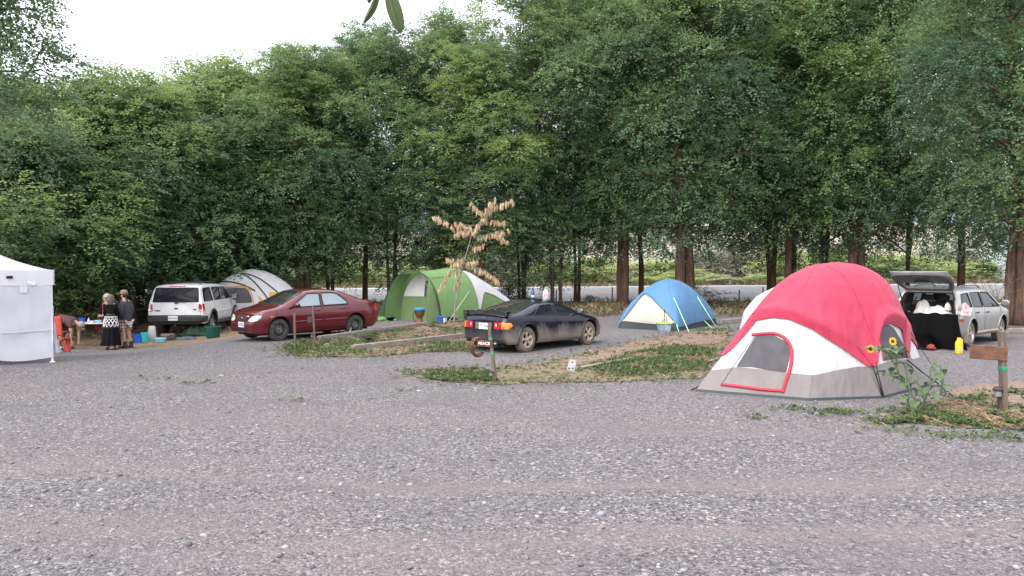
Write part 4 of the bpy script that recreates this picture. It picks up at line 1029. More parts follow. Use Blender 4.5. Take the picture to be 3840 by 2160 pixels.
cou.panes(win, [G_MID, G_MID], trim=.014); cou.top_pane('windscreen', [(.32, -.49), (1.02, -.62), (1.02, .62), (.32, .49)], G_MID)
cou.top_pane('rear_window', [(-1.58, -.60), (-.72, -.49), (-.5, -.3), (-.5, .3), (-.72, .49), (-1.58, .60)], glass_mat('rear_liftback_glass', (.018, .022, .028), .05), off=.005)
cou.wheels(5, M_ALLOY_MUD, M_TYRE_MUD, w=.2, rimr=.64)
# spoiler on two feet
b = MB(); sp_pts = [(-2.03, y, .985 + .03 * (1 - (y / .74) ** 2)) for y in np.linspace(-.74, .74, 15)]
b.grid(lambda i, j: (sp_pts[i][0] + (-.13 + .24 * (j % 4 in (1, 2))) + .05 * (sp_pts[i][1] / .74) ** 2, sp_pts[i][1], sp_pts[i][2] + (.0, .008, .036, .03)[j % 4]), 14, 4)
for s in (-1, 1): b.box((-2.0, s * .68, .945), (.2, .06, .1), bev=.02)
b.build('spoiler', P_BLACK_CLEAN, cou.root)
for s in (1, -1):
    ax = 'L' if s > 0 else 'R'
    cou.decal('tail_lamp', 'B', [(s * .36, .60), (s * .60, .60), (s * .60, .765), (s * .36, .765)], M_REDLAMP, off=.008, rnd=.02); 
    cou.decal('reversing_lamp', 'B', [(s * .41, .655), (s * .45, .655), (s * .45, .725), (s * .41, .725)], M_CLEAR, off=.014, rnd=.01)
    cou.decal('indicator_lamp', 'B', [(s * .605, .60), (s * .76, .605), (s * .80, .68), (s * .77, .755), (s * .605, .765)], M_AMBER, off=.008, rnd=.03, d=.04)
    cou.decal('side_marker', ax, [(1.84, .585), (1.98, .58), (1.98, .625), (1.84, .63)], M_AMBER, off=.005, rnd=.015)
    cou.line('arch_lip', ax, [(-1.24 + .39 * math.cos(t * PI / 12), .335 + .39 * math.sin(t * PI / 12)) for t in range(0, 13)], .016, P_BLACK, n=8); cou.line('arch_lip', ax, [(1.30 + .39 * math.cos(t * PI / 12), .335 + .39 * math.sin(t * PI / 12)) for t in range(0, 13)], .016, P_BLACK, n=8)
cou.decal('plate_recess', 'B', [(-.27, .575), (.27, .575), (.29, .75), (-.29, .75)], mat('dusty_recess', (.12, .105, .10), .9), off=.003, rnd=.02)
cou.plate('B', 0, .655, .30, .15, '175·OSA', M_INK_D, off=.012)
b = MB(); b.lathe([(.045, 0), (.045, .008), (.034, .008), (.034, 0)], 20, frame_matrix(cou.pt('B', 0, .845, .004), (0, -1, 0), (0, 0, 1)), cap=False); b.box(cou.pt('B', 0, .845, .008), (.008, .06, .012)); b.build('round_badge', M_GREYPL, cou.root)
b = MB(); b.tube([(-2.1, -.42, .27), (-2.22, -.42, .265)], .045, 14, cap=False); b.tube([(-2.1, -.42, .27), (-2.19, -.42, .265)], .038, 14); b.build('exhaust_tip', M_CHROME, cou.root)
cou.seams('panel_gaps', [(ax, l) for ax in 'LR' for l in ([(-.22, .88), (-.22, .6), (-.3, .42), (-.28, .26)], [(.92, .86), (.95, .6), (.9, .26)], [(-.28, .25), (.9, .24)])] + [('B', [(-.78, .555), (-.4, .545), (.4, .545), (.78, .555)]), ('B', [(-.33, .78), (.33, .78)]), ('T', [(-1.6, -.68), (-1.95, -.72)]), ('T', [(-1.6, .68), (-1.95, .72)])])
cou.mirror(.78, .90, P_BLACK_CLEAN, (.12, .17, .12)); cou.seats([(.05, 2)])
for s in (1, -1):
    b = MB(); b.box(cou.pt('L' if s > 0 else 'R', -.06, .76, .01), (.17, .03, .035), bev=.012); b.build('door_handle', M_BLACKPL, cou.root)
b = MB(); b.box((.35, -.30, .80), (.34, .02, .13), rot=Matrix.Rotation(R(12), 3, 'Y'), bev=.006); b.build('green_folder_in_window', mat('green_card', (.02, .42, .16), .6), cou.root)
b = MB(); b.box((0, 0, .19), (3.8, 1.1, .08)); b.box((-2.0, 0, .29), (.2, 1.3, .1), bev=.03); b.build('underbody', M_WELL, cou.root)
warp_x(cou.root, -1.60, .62, -1)
# bottles on the roof
rf = cou.root.matrix_basis
def on_roof(u, v):
    cou.root.rotation_mode = 'XYZ'; M = Matrix.Translation(cou.root.location) @ Matrix.Rotation(h, 4, 'Z'); return M @ cou.pt('T', u, v, 0)
p = on_roof(.02, -.36); jug = thing('water_jug', 'translucent white plastic water jug standing on the coupe roof', 'jug', p, h + .5)
b = MB(); b.lathe([(.0, .0), (.072, .002), (.08, .02), (.08, .17), (.07, .205), (.035, .245), (.024, .255), (.024, .27), (.0, .272)], 20, cap=False); b.tube(catmull([(.07, 0, .19), (.095, 0, .17), (.09, 0, .09), (.078, 0, .08)], 4), .013, 8); b.build('jug_body', mat('milky_plastic', (.62, .66, .70), .3, trans=.35), jug)
b = MB(); b.lathe([(.026, .262), (.026, .285), (0, .287)], 14); b.build('cap', mat('white_cap', (.8, .8, .8), .4), jug)
b = MB(); b.grid(lambda i, j: (.0815 * math.cos(2.6 + i * .16), .0815 * math.sin(2.6 + i * .16), .08 + .07 * j), 6, 1); b.build('label_band', mat('jug_label', (.6, .1, .1), .5, var=(30, (.75, .75, .75), .48, .52)), jug)
p = on_roof(-.22, -.12); bt = thing('drink_bottle', 'dark blue drink bottle standing on the coupe roof beside the water jug', 'bottle', p, 0)
b = MB(); b.lathe([(.0, 0), (.042, .002), (.044, .02), (.044, .18), (.036, .215), (.026, .23), (.026, .25)], 18); b.build('bottle_body', mat('blue_bottle', (.02, .06, .18), .25, coat=.5), bt)
b = MB(); b.lathe([(.03, .235), (.03, .275), (.015, .28), (.012, .30), (0, .302)], 14); b.build('cap', mat('bottle_cap', (.03, .05, .09), .5), bt)
b = MB(); b.grid(lambda i, j: (.0452 * math.cos(i * .35), .0452 * math.sin(i * .35), .05 + .05 * j), 18, 1); b.build('label_band', mat('bottle_label', (.5, .58, .66), .5), bt)
# ---- silver wagon with its tailgate up
P_SILVER = paint('silver_car_paint', (.29, .295, .30), (.25, .25, .25), .32, .6, .35, ((.30, .25, .20), .28, .62, .8))
P_SILVER_CLEAN = paint('silver_tailgate_paint', (.40, .41, .42), (.35, .35, .36), .32, .6, .35)
sp = dict(L=4.45, W=.868, axles=(-1.30, 1.23), wr=.33, arch=.40, lift=.02, tumble=16, rc=.10, crown=.03, zm=.68, seat_z=.52, shear=(1.0, 1.55, .30), fplan=(.75, .2), rplan=(.4, .07),
          top=[(-2.225, 1.48), (-2.1, 1.515), (-1.4, 1.545), (-.3, 1.55), (.2, 1.525), (.42, 1.48), (1.2, 1.04), (1.32, 1.0), (1.95, .90), (2.12, .80), (2.225, .6)],
          belt=[(-2.2, 1.02), (2.2, .95)], bot=[(-2.225, .36), (-2.0, .28), (2.0, .25), (2.225, .3)])
PSI = R(47.4); h = heading(math.sin(PSI), math.cos(PSI)); Yr = 20.1; Xr = .572 * Yr
wag = Car('silver_wagon', 'dusty silver wagon with its tailgate raised and bedding inside', car_at((Xr, Yr), (-2.225, -.868), h), h, sp)
win = [[(-2.0, 1.06), (-1.84, 1.40), (-1.32, 1.425), (-1.26, 1.05)], [(-1.14, 1.05), (-1.2, 1.425), (-.42, 1.43), (-.40, 1.03)], [(-.32, 1.03), (-.32, 1.43), (.30, 1.41), (1.0, 1.0)]]
op = [(-.70, .70), (.70, .70), (.72, .98), (.60, 1.43), (-.60, 1.43), (-.72, .98)]
bk = MB(); bk.prism([(-y, z) for y, z in [(p.x, p.y) for p in rounded(op, .08)]], frame_matrix((-3, 0, 0), (0, -1, 0), (0, 0, 1)), -1.6); cutb = bk.build('cut_back', M_CABIN, None, smooth=False)
wag.finish_body(P_SILVER, (-1.95, 1.1, .62, .07), win, front=[(.52, -.56), (1.12, -.66), (1.12, .66), (.52, .56)], extra=[cutb])
wag.panes(win, [G_MID, G_MID, G_MID], trim=.013); wag.top_pane('windscreen', [(.50, -.57), (1.14, -.68), (1.14, .68), (.50, .57)], G_MID)
wag.wheels(5, M_ALLOY, M_TYRE_MUD, w=.2, rimr=.64)
for s in (1, -1):
    ax = 'L' if s > 0 else 'R'
    l = wag.decal('tail_lamp', 'B', [(s * .745, .70), (s * .845, .70), (s * .825, .98), (s * .75, .98)], M_CLEAR, off=.01, rnd=.02); wag.decal('brake_lamp', 'B', [(s * .75, .70), (s * .845, .70), (s * .842, .775), (s * .75, .775)], M_REDLAMP, off=.016, rnd=.01, parent=l)
    l = wag.decal('tail_lamp', ax, [(-2.19, .70), (-2.02, .71), (-2.0, .98), (-2.10, .99)], M_CLEAR, off=.008, rnd=.03); wag.decal('brake_lamp', ax, [(-2.19, .70), (-2.02, .71), (-2.02, .775), (-2.19, .77)], M_REDLAMP, off=.014, rnd=.01, parent=l)
    wag.line('side_sill', ax, [(-.9, .36), (.82, .34)], .05, P_SILVER, n=8, off=-.01)
    b = MB(); b.tube(catmull([(-1.5, s * .56, 1.55), (-1.3, s * .56, 1.61), (-.2, s * .56, 1.615), (.1, s * .56, 1.55)], 5), .018, 8); b.build('roof_rail', M_GREYPL, wag.root)
    wag.line('arch_lip', ax, [(-1.30 + .42 * math.cos(t * PI / 12), .35 + .42 * math.sin(t * PI / 12)) for t in range(0, 13)], .02, P_SILVER, n=8); wag.line('arch_lip', ax, [(1.23 + .42 * math.cos(t * PI / 12), .35 + .42 * math.sin(t * PI / 12)) for t in range(0, 13)], .02, P_SILVER, n=8)
    b = MB(); b.box((-1.78, s * .80, .30), (.03, .2, .34), bev=.01); b.build('mud_flap', P_SILVER, wag.root)
b = MB(); b.box((-2.2, 0, .52), (.16, 1.62, .28), bev=.07); b.build('rear_bumper', P_SILVER, wag.root)
wag.line('tailgate_seal', 'B', [tuple(p) for p in rounded(op, .08)], .022, M_RUBBER, closed=True)
wag.seams('panel_gaps', [(ax, l) for ax in 'LR' for l in ([(-1.2, 1.45), (-1.18, 1.02), (-1.02, .7), (-.92, .4)], [(-.36, 1.45), (-.36, .4)], [(1.02, 1.0), (1.05, .7), (.9, .4)], [(-.92, .4), (.9, .38)])])
wag.mirror(.92, 1.06, mat('silver_mirror', (.3, .33, .35), .3, metal=.4), (.14, .2, .15)); wag.handles([(-.95, .90), (-.14, .88)], M_BLACKPL); wag.seats([(.15, 2), (-.75, 3)])
b = MB(); b.box((0, 0, .27), (3.9, 1.2, .1)); b.build('underbody', M_WELL, wag.root)
# raised tailgate: hinged at the roof, shown from its grey inner side
hinge = Vector((-1.94, 0, 1.545)); tg = MB(); ang = R(26); ax_ = Vector((-math.cos(ang), 0, math.sin(ang))); nn = Vector((-math.sin(ang), 0, -math.cos(ang)))
def tgp(u, v, w): return hinge + ax_ * u + Vector((0, v, 0)) + nn * w
outl = [(0, -.60), (.12, -.64), (.50, -.73), (.86, -.72), (.97, -.60), (1.0, 0), (.97, .60), (.86, .72), (.50, .73), (.12, .64), (0, .60)]
holep = [(.10, -.52), (.42, -.60), (.48, -.5), (.48, .5), (.42, .60), (.10, .52)]
def ringpts(poly, n): 
    P_ = rounded(poly, .08, 4); L_ = [0]
    for i in range(len(P_)): L_.append(L_[-1] + (P_[(i + 1) % len(P_)] - P_[i]).length)
    out = []
    for k in range(n):
        t = L_[-1] * k / n; i = max(j for j in range(len(P_)) if L_[j] <= t + 1e-9); out.append(P_[i].lerp(P_[(i + 1) % len(P_)], (t - L_[i]) / max(1e-9, L_[i + 1] - L_[i])))
    return out
def by_angle(poly, c0, n):
    out = []
    P_ = rounded(poly, .08, 4)
    for k in range(n):
        a = 2 * PI * k / n; d = Vector((math.cos(a), math.sin(a))); best = .3
        for i in range(len(P_)):
            p, q = P_[i] - c0, P_[(i + 1) % len(P_)] - c0; e = q - p; den = d.x * e.y - d.y * e.x
            if abs(den) < 1e-9: continue
            t = (p.x * e.y - p.y * e.x) / den; u = (p.x * d.y - p.y * d.x) / den
            if t > 0 and -1e-6 <= u <= 1 + 1e-6: best = t
        out.append(c0 + d * best)
    return out
c0 = Vector((.29, 0)); O_ = by_angle(outl, c0, 64); H_ = by_angle(holep, c0, 64); mid_ = [o.lerp(q, .5) for o, q in zip(O_, H_)]
layers = [(H_, .0), (O_, -.02), ([c0 + (o - c0) * 1.01 for o in O_], .03), ([c0 + (o - c0) * .96 for o in O_], .075), (mid_, .05), (H_, .06), (H_, .0)]
tg.grid(lambda i, j: tgp(layers[j][0][i % 64].x, layers[j][0][i % 64].y, layers[j][1]), 64, len(layers) - 1, closed_u=True)
gate = tg.build('tailgate', [M_GREYPL], wag.root)
b = MB(); b.add([tgp(p.x, p.y, .02) for p in H_], [tuple(range(64))]); b.build('tailgate_window', glass_mat('tailgate_glass', (.05, .06, .06), .62), gate)
b = MB(); b.box(tgp(.88, 0, .085), (.05, .3, .05), bev=.012); b.lathe([(.05, 0), (.05, .03), (0, .035)], 14, Matrix.Translation(tgp(.9, -.0, .1))); b.box(tgp(.6, 0, .075), (.05, .36, .04), rot=Matrix.Rotation(-ang, 3, 'Y'), bev=.01); b.build('latch_trim', M_BLACKPL, gate)
b = MB(); b.grid(lambda i, j: tgp([.52, .99][j] , -.70 + 1.4 * i / 10, -.024 - .004 * math.sin(i / 10 * PI)), 10, 1); b.build('outer_skin', P_SILVER_CLEAN, gate, solid=.01)
for s in (1, -1):
    b = MB(); b.tube([(-1.95, s * .66, 1.05), tgp(.52, s * .66, .03)], .012, 8); b.tube([Vector((-1.95, s * .66, 1.05)).lerp(tgp(.52, s * .66, .03), .0), Vector((-1.95, s * .66, 1.05)).lerp(tgp(.52, s * .66, .03), .5)], .018, 8); b.build('gas_strut', M_BLACKPL, wag.root)
WAGM = Matrix.Translation(wag.root.location) @ Matrix.Rotation(h, 4, 'Z'); WAGH = h
# ------------------------------------------------------------------ tents
def cloth(name, c, c2=None, trans=.25, rough=.6, bump=(5, .5), sheen=.1):
    m = mat(name, c, rough, var=(2.5, c2 or tuple(x * .86 for x in c), .35, .7), bump=bump, trans=trans, spec=.3, sheen=sheen, stretch=(1.25, 1.0, .45))
    for n in m.node_tree.nodes:
        if n.type == 'BUMP': n.inputs['Distance'].default_value = .07
    return m
M_RED_F = cloth('red_fly', (.50, .047, .10), (.45, .04, .088), bump=(3.2, 1.)); M_WHITE_F = cloth('white_wall', (.58, .58, .61), (.53, .53, .56)); M_GREY_F = cloth('grey_wall', (.25, .23, .235), (.21, .195, .20), bump=(3, 1.))
M_MESH = mat('grey_screen', (.06, .06, .07), .85, var=(4, (.078, .078, .088), .4, .6)); M_REDTRIM = mat('red_zip_trim', (.42, .03, .055), .7); M_BLACK_F = mat('black_webbing', (.012, .012, .014), .8)
M_BLUE_F = cloth('blue_fly', (.09, .23, .43), (.08, .205, .39)); M_CREAM_F = cloth('cream_inner', (.52, .49, .44), (.46, .44, .40)); M_FLOOR_F = mat('dark_tent_floor', (.035, .045, .055), .7, bump=(8, .5))
M_GREEN_F = cloth('green_fly', (.165, .295, .11), (.15, .27, .10)); M_GREEN2_F = cloth('olive_green_wall', (.165, .255, .105), (.145, .225, .09)); M_PALE_F = cloth('pale_fly', (.62, .62, .65), (.57, .57, .60)); M_YEL_F = cloth('yellow_panel', (.62, .33, .06), (.58, .30, .05)); M_ORANGE = mat('orange_trim', (.62, .26, .05), .7)
M_LINE = mat('pale_guy_line', (.62, .68, .58), .6); M_LIME = mat('lime_guy_line', (.38, .72, .42), .6); M_POLE = mat('dark_pole_sleeve', (.035, .037, .042), .7)
class Dome:
    """tent shell over a base polygon: straight walls near the ground, rounded towards the peak"""
    def __init__(s, root_loc, base, H, prof, smooth=.9, wrinkle=.012, seed=0., lean=(0, 0)):
        s.lean = lean
        s.o = Vector(root_loc); s.base = [Vector((p[0], p[1])) - s.o.xy for p in base]; s.H = H; s.prof = prof; s.w = wrinkle; s.seed = seed
        s.n = 240; s.rb = np.array([s._ray(2 * PI * k / s.n) for k in range(s.n)])
        k = np.fft.rfft(s.rb); k[4:] = 0; s.re = np.fft.irfft(k, s.n); s.sm = smooth
    def _ray(s, a):
        d = Vector((math.cos(a), math.sin(a))); best = .1; m = len(s.base)
        for i in range(m):
            p, q = s.base[i], s.base[(i + 1) % m]; e = q - p; den = d.x * e.y - d.y * e.x
            if abs(den) < 1e-9: continue
            t = (p.x * e.y - p.y * e.x) / den; u = (p.x * d.y - p.y * d.x) / den
            if t > 0 and -1e-6 <= u <= 1 + 1e-6: best = t
        return best
    def f(s, t): return float(np.interp(t, [p[0] for p in s.prof], [p[1] for p in s.prof]))
    def at(s, a, t, off=0.):
        a = a % (2 * PI); x = a / (2 * PI) * s.n; i = int(x) % s.n; j = (i + 1) % s.n; w = x - int(x)
        rb = s.rb[i] * (1 - w) + s.rb[j] * w; re = s.re[i] * (1 - w) + s.re[j] * w; k = min(1, t / s.sm) ** 1.1
        r = (rb * (1 - k) + re * k) * s.f(t)
        wr = s.w * (mnoise.noise(Vector((math.cos(a) * 3, math.sin(a) * 3, t * 2.2 + s.seed))) + .6 * mnoise.noise(Vector((math.cos(a) * 9 + t * 4, math.sin(a) * 9 - t * 4, t * 3 + s.seed)))) * min(1, 4 * t * (1.02 - t))
        dr = .002 * 0 + off
        sl = (s.f(min(1, t + .02)) - s.f(max(0, t - .02))) / .04 * re / s.H if t < .98 else -5
        nx = 1 / math.sqrt(1 + sl * sl); nz = -sl * nx
        rr = max(0, r + (dr + wr) * nx)
        return Vector((math.cos(a) * rr + s.lean[0] * t, math.sin(a) * rr + s.lean[1] * t, s.H * t + (dr + wr) * nz))
    def band(s, name, m, parent, t0, t1, a0=0, a1=2 * PI, off=0., na=144, nt=14, lip=None, solid=0.):
        """t0, t1 numbers or functions of the angle"""
        f0 = t0 if callable(t0) else (lambda a: t0); f1 = t1 if callable(t1) else (lambda a: t1); b = MB(); full = abs(a1 - a0 - 2 * PI) < 1e-6
        def fn(i, j):
            a = a0 + (a1 - a0) * i / na; u = j / nt; t = f0(a) + (f1(a) - f0(a)) * u; o = off + (lip(a, u) if lip else 0)
            return s.at(a, min(1, t), o)
        b.grid(fn, na, nt, closed_u=full); return b.build(name, m, parent, angle=50, solid=solid)
    def bvh(s, off=0.):
        vs = [s.at(2 * PI * i / 180, min(1., j / 50), off) for j in range(51) for i in range(180)]; fs = [(j * 180 + i, j * 180 + (i + 1) % 180, (j + 1) * 180 + (i + 1) % 180, (j + 1) * 180 + i) for j in range(50) for i in range(180)]
        return BVHTree.FromPolygons(vs, fs)
    def cast(s, bv, px, py, off=0.):
        """where the sight line through a photo pixel meets the shell (local point)"""
        d = ray(px, py).normalized(); o = Vector((0, 0, CAMZ)) - s.o; h = bv.ray_cast(o, d)
        if h[0] is None: h = bv.find_nearest(o + d * ((-o).length)); 
        n = h[1] if h[1].dot(d) < 0 else -h[1]
        return h[0] + n * off, n
    def panel(s, name, bv, poly, m, parent, off=.006, d=14, rnd=6, depth=.012):
        """cloth panel cut to a photo outline and laid on the shell"""
        pl = rounded([(x, y) for x, y in poly], rnd) if rnd else [Vector(p) for p in poly]
        V, F, nb = cdt(pl, d); b = MB(); hits = [s.cast(bv, v.x, v.y, off) for v in V]; vs = [h[0] for h in hits]; b.add(vs, [tuple(f) for f in F])
        low = [hits[i][0] - hits[i][1] * depth for i in range(nb)]; b.add(vs[:nb] + low, [(i, (i + 1) % nb, nb + (i + 1) % nb, nb + i) for i in range(nb)])
        return b.build(name, m, parent, angle=60)
    def tube_px(s, name, bv, pts, r, m, parent, off=.004, n=6, flat=1., k=8):
        P_ = catmull([(x, y, 0) for x, y in pts], k); b = MB(); b.tube([s.cast(bv, p.x, p.y, off)[0] for p in P_], r, n, flat=flat); return b.build(name, m, parent, angle=180)
    def polar(s, bv, px, py):
        p, n = s.cast(bv, px, py); p = p - Vector((s.lean[0] * p.z / s.H, s.lean[1] * p.z / s.H, 0)); return math.atan2(p.y, p.x) % (2 * PI), p.z / s.H
def guy(name, p, q, m, parent, r=.006):
    b = MB(); b.tube([p, p.lerp(q, .5) - Vector((0, 0, .01)), q], r, 5); return b.build(name, m, parent, angle=180)
def edge_fn(samples, default):
    """angle -> edge height from (angle, t) samples; default(angle) where the photo shows nothing"""
    samples = sorted(samples)
    def f(a):
        a %= 2 * PI
        best = None
        for i in range(len(samples)):
            a0, t0 = samples[i]; a1, t1 = samples[(i + 1) % len(samples)]; da = (a1 - a0) % (2 * PI); x = (a - a0) % (2 * PI)
            if x <= da and da < 1.0: best = t0 + (t1 - t0) * (x / da if da > 0 else 0)
        return best if best is not None else default(a)
    return f
# ---- red, white and grey tent in front
z7 = lambda x, y: (2550 + x * .41404, 950 + y * .41404)
A_, B_, C_, D_ = G(2595, 1467), G(3035, 1503), G(3312, 1494), G(3502, 1443)
ctr = (A_ + D_) / 2; ctr.z = 0; F_ = A_ + (D_ - C_); B2 = ctr * 2 - B_
red = thing('dome_tent', 'red, white and grey dome tent with red trimmed door, nearest and largest tent', 'tent', ctr)
Hr = 2.17; dr = Dome(ctr, [A_, B_, C_, D_, B2, F_], Hr, [(0, 1), (.22, .905), (.36, .84), (.56, .745), (.71, .645), (.82, .54), (.90, .425), (.955, .30), (.985, .18), (1, 0)], .8, .024, 1., lean=(.36, .05))
bv = dr.bvh()
dr.band('floor_edge', M_FLOOR_F, red, 0., .018, off=.012, nt=2)
tg_ = [dr.polar(bv, *z7(*p)) for p in ((285, 1035), (520, 1030), (800, 1058), (1010, 1085), (1200, 1102), (1400, 1062), (1600, 1028), (1735, 1025), (1800, 1005), (1950, 958), (2100, 945), (2200, 960))]
gtop = edge_fn(tg_, lambda a: .235)
dr.band('lower_wall', M_GREY_F, red, .012, gtop, nt=10); dr.band('upper_wall', M_WHITE_F, red, gtop, .93, nt=16)
fe = [dr.polar(bv, *z7(*p)) for p in ((420, 762), (540, 672), (700, 612), (850, 590), (1000, 606), (1200, 690), (1350, 790), (1500, 885), (1600, 960), (1690, 1022), (1745, 1026), (1783, 1018), (1786, 900), (1788, 780), (1800, 700), (1840, 655), (1890, 638), (1930, 655), (2000, 700), (2080, 770), (2160, 850), (2230, 925), (2284, 968))]
fe += [((math.atan2((p - ctr).y, (p - ctr).x)) % (2 * PI) + d_, t_) for p, t_, d_ in ((A_, .285, .05), (A_, .26, -.04), (A_, .27, -.16), (D_, .27, .04), (F_, .27, 0))]
def back_edge(a): return .27 + .30 * abs(math.sin(2 * (a - .6)))
fly_edge = edge_fn(fe, back_edge)
def lip(a, u):
    t = fly_edge(a); g_ = max(0, min(1, (t - .27) / .2)); return .03 + .085 * g_ * (u / .13 if u < .13 else math.exp(-((u - .13) / .12) ** 2)) + .004
dr.band('fly', M_RED_F, red, fly_edge, 1., nt=34, na=220, lip=lip)
bvf = dr.bvh(.036)
dr.tube_px('pole_sleeve', bvf, [z7(*p) for p in ((285, 955), (520, 640), (700, 535), (900, 496), (1100, 515), (1300, 590), (1500, 730), (1650, 900), (1740, 1015))], .016, M_RED_F, red, .0, flat=.5)
dr.tube_px('pole_sleeve', bvf, [z7(*p) for p in ((1330, 108), (1440, 170), (1560, 300), (1660, 540), (1740, 760), (1775, 1000))], .012, M_RED_F, red, .0, flat=.5)
dr.tube_px('fly_seam', bvf, [z7(*p) for p in ((1225, 108), (1170, 220), (1090, 360), (1020, 490))], .007, M_RED_F, red, .0, flat=.5)
win_ = dr.panel('door_window', bv, [z7(*p) for p in ((512, 1028), (690, 745), (850, 742), (960, 800), (1000, 880), (990, 960), (962, 1078), (800, 1058), (650, 1030))], M_MESH, red, .009)
dr.tube_px('door_trim', bv, [z7(*p) for p in ((655, 738), (740, 730), (850, 726), (940, 762), (1000, 840), (1014, 940), (995, 1060), (960, 1160), (930, 1262))], .036, M_REDTRIM, red, .004, flat=.8)
dr.tube_px('door_trim', bv, [z7(*p) for p in ((372, 1186), (560, 1208), (740, 1232), (930, 1246))], .034, M_REDTRIM, red, .004, flat=.8)
dr.panel('side_window', bv, [z7(*p) for p in ((1792, 700), (1830, 655), (1890, 645), (1935, 680), (2090, 945), (1950, 955), (1840, 975))], M_MESH, red, .009)
dr.tube_px('window_trim', bv, [z7(*p) for p in ((1794, 700), (1812, 800), (1838, 970))], .009, M_REDTRIM, red, .01)
dr.tube_px('wall_seam', bv, [z7(*p) for p in ((1200, 1102), (1188, 1200), (1165, 1330))], .007, M_GREY_F, red, .003); dr.tube_px('zip', bv, [z7(*p) for p in ((680, 745), (480, 1030), (380, 1180))], .005, M_MESH, red, .006)
cn = dr.cast(bvf, *z7(1745, 1022))[0]; gp = C_ - ctr; gp.z = .02
for k, (dx, dy) in enumerate(((0, 0), (-.09, .03), (.05, -.02))): guy('pole_strap', cn + Vector((dx, dy, .01)), gp + Vector((dx * .15, dy * .15, 0)), M_BLACK_F, red, .009)
cn2 = dr.cast(bvf, *z7(2284, 965))[0]; guy('pole_strap', cn2, D_ - ctr + Vector((.05, -.05, .02)), M_BLACK_F, red, .012)
cn3 = dr.cast(bvf, *z7(284, 960))[0]; guy('pole_strap', cn3, A_ - ctr + Vector((-.02, -.03, .02)), M_BLACK_F, red, .012)
guy('guy_line', dr.cast(bvf, *z7(1660, 545))[0], G(*z7(1895, 1255)) - ctr, M_POLE, red, .006); guy('guy_line', dr.cast(bvf, *z7(2035, 545))[0], G(*z7(2360, 1135)) - ctr, M_POLE, red, .006)
# ---- pale grey dome half hidden behind it
c2 = P(3020, 1300, 18.3); c2 = Vector((c2.x, c2.y, ground_z(c2.x, c2.y)))
pale = thing('dome_tent', 'pale grey dome tent almost hidden behind the red tent', 'tent', c2)
dp = Dome(c2, [c2 + Vector(p) for p in ((-1.75, -.9, 0), (1.2, -1.0, 0), (1.6, 1.2, 0), (-1.3, 1.3, 0))], 1.80, [(0, 1), (.3, .93), (.6, .82), (.8, .62), (.92, .38), (.98, .18), (1, 0)], .8, .012, 7.)
dp.band('fly', M_PALE_F, pale, .06, 1., nt=22); dp.band('floor_edge', M_FLOOR_F, pale, 0, .07, nt=2, off=-.01)
# ---- blue tent
z6 = lambda x, y: (2250 + x / 4.684, 1000 + y / 4.684)
A_, B_, C_ = G(2316, 1231), G(2543, 1242), G(2690, 1216); ctr = (A_ + C_) / 2; ctr.z = 0; D_ = A_ + C_ - B_
blue = thing('dome_tent', 'blue dome tent with a cream triangular front and lime guy lines', 'tent', ctr)
db = Dome(ctr, [A_, B_, C_, D_], 1.66, [(0, 1), (.19, .985), (.36, .92), (.51, .83), (.66, .69), (.8, .52), (.9, .36), (.965, .2), (1, 0)], .75, .010, 3.)
bv = db.bvh()
ft = edge_fn([db.polar(bv, *z6(*p)) for p in ((330, 1010), (420, 955), (700, 985), (1000, 1010), (1320, 985))], lambda a: .14)
db.band('floor', M_FLOOR_F, blue, 0., ft, nt=5, off=.004); db.band('inner_wall', M_CREAM_F, blue, ft, .9, nt=14)
eb = edge_fn([db.polar(bv, *z6(*p)) for p in ((338, 1030), (430, 905), (560, 735), (700, 570), (800, 465), (900, 555), (1050, 690), (1180, 815), (1290, 940), (1365, 1062), (1400, 1060), (1600, 1000), (1810, 948), (1960, 935), (2050, 938))], lambda a: .16)
db.band('fly', M_BLUE_F, blue, eb, 1., nt=30, na=220, off=.035)
bvf = db.bvh(.036)
db.tube_px('pole_sleeve', bvf, [z6(*p) for p in ((1200, 232), (1215, 400), (1250, 560), (1300, 760), (1375, 1050))], .012, M_BLUE_F, blue, .0, flat=.6); db.tube_px('fly_edge', bvf, [z6(*p) for p in ((420, 920), (560, 745), (800, 470), (1050, 695), (1290, 945))], .008, M_POLE, blue, .004)
for p, q in (((1298, 545), (1570, 1165)), ((1782, 485), (2040, 1060)), ((1345, 1015), (1385, 1140)), ((1830, 945), (1965, 1075))):
    guy('guy_line', db.cast(bvf, *z6(*p))[0], G(*z6(*q)) - ctr, M_LIME, blue, .014)
db.tube_px('floor_seam', bv, [z6(*p) for p in ((420, 955), (700, 985), (1000, 1010), (1320, 990))], .006, M_FLOOR_F, blue, .004)
guy('awning_pole', db.cast(bvf, *z6(1130, 770))[0] + Vector((0, 0, -.02)), G(*z6(1138, 1110)) - ctr, M_BLACK_F, blue, .009)
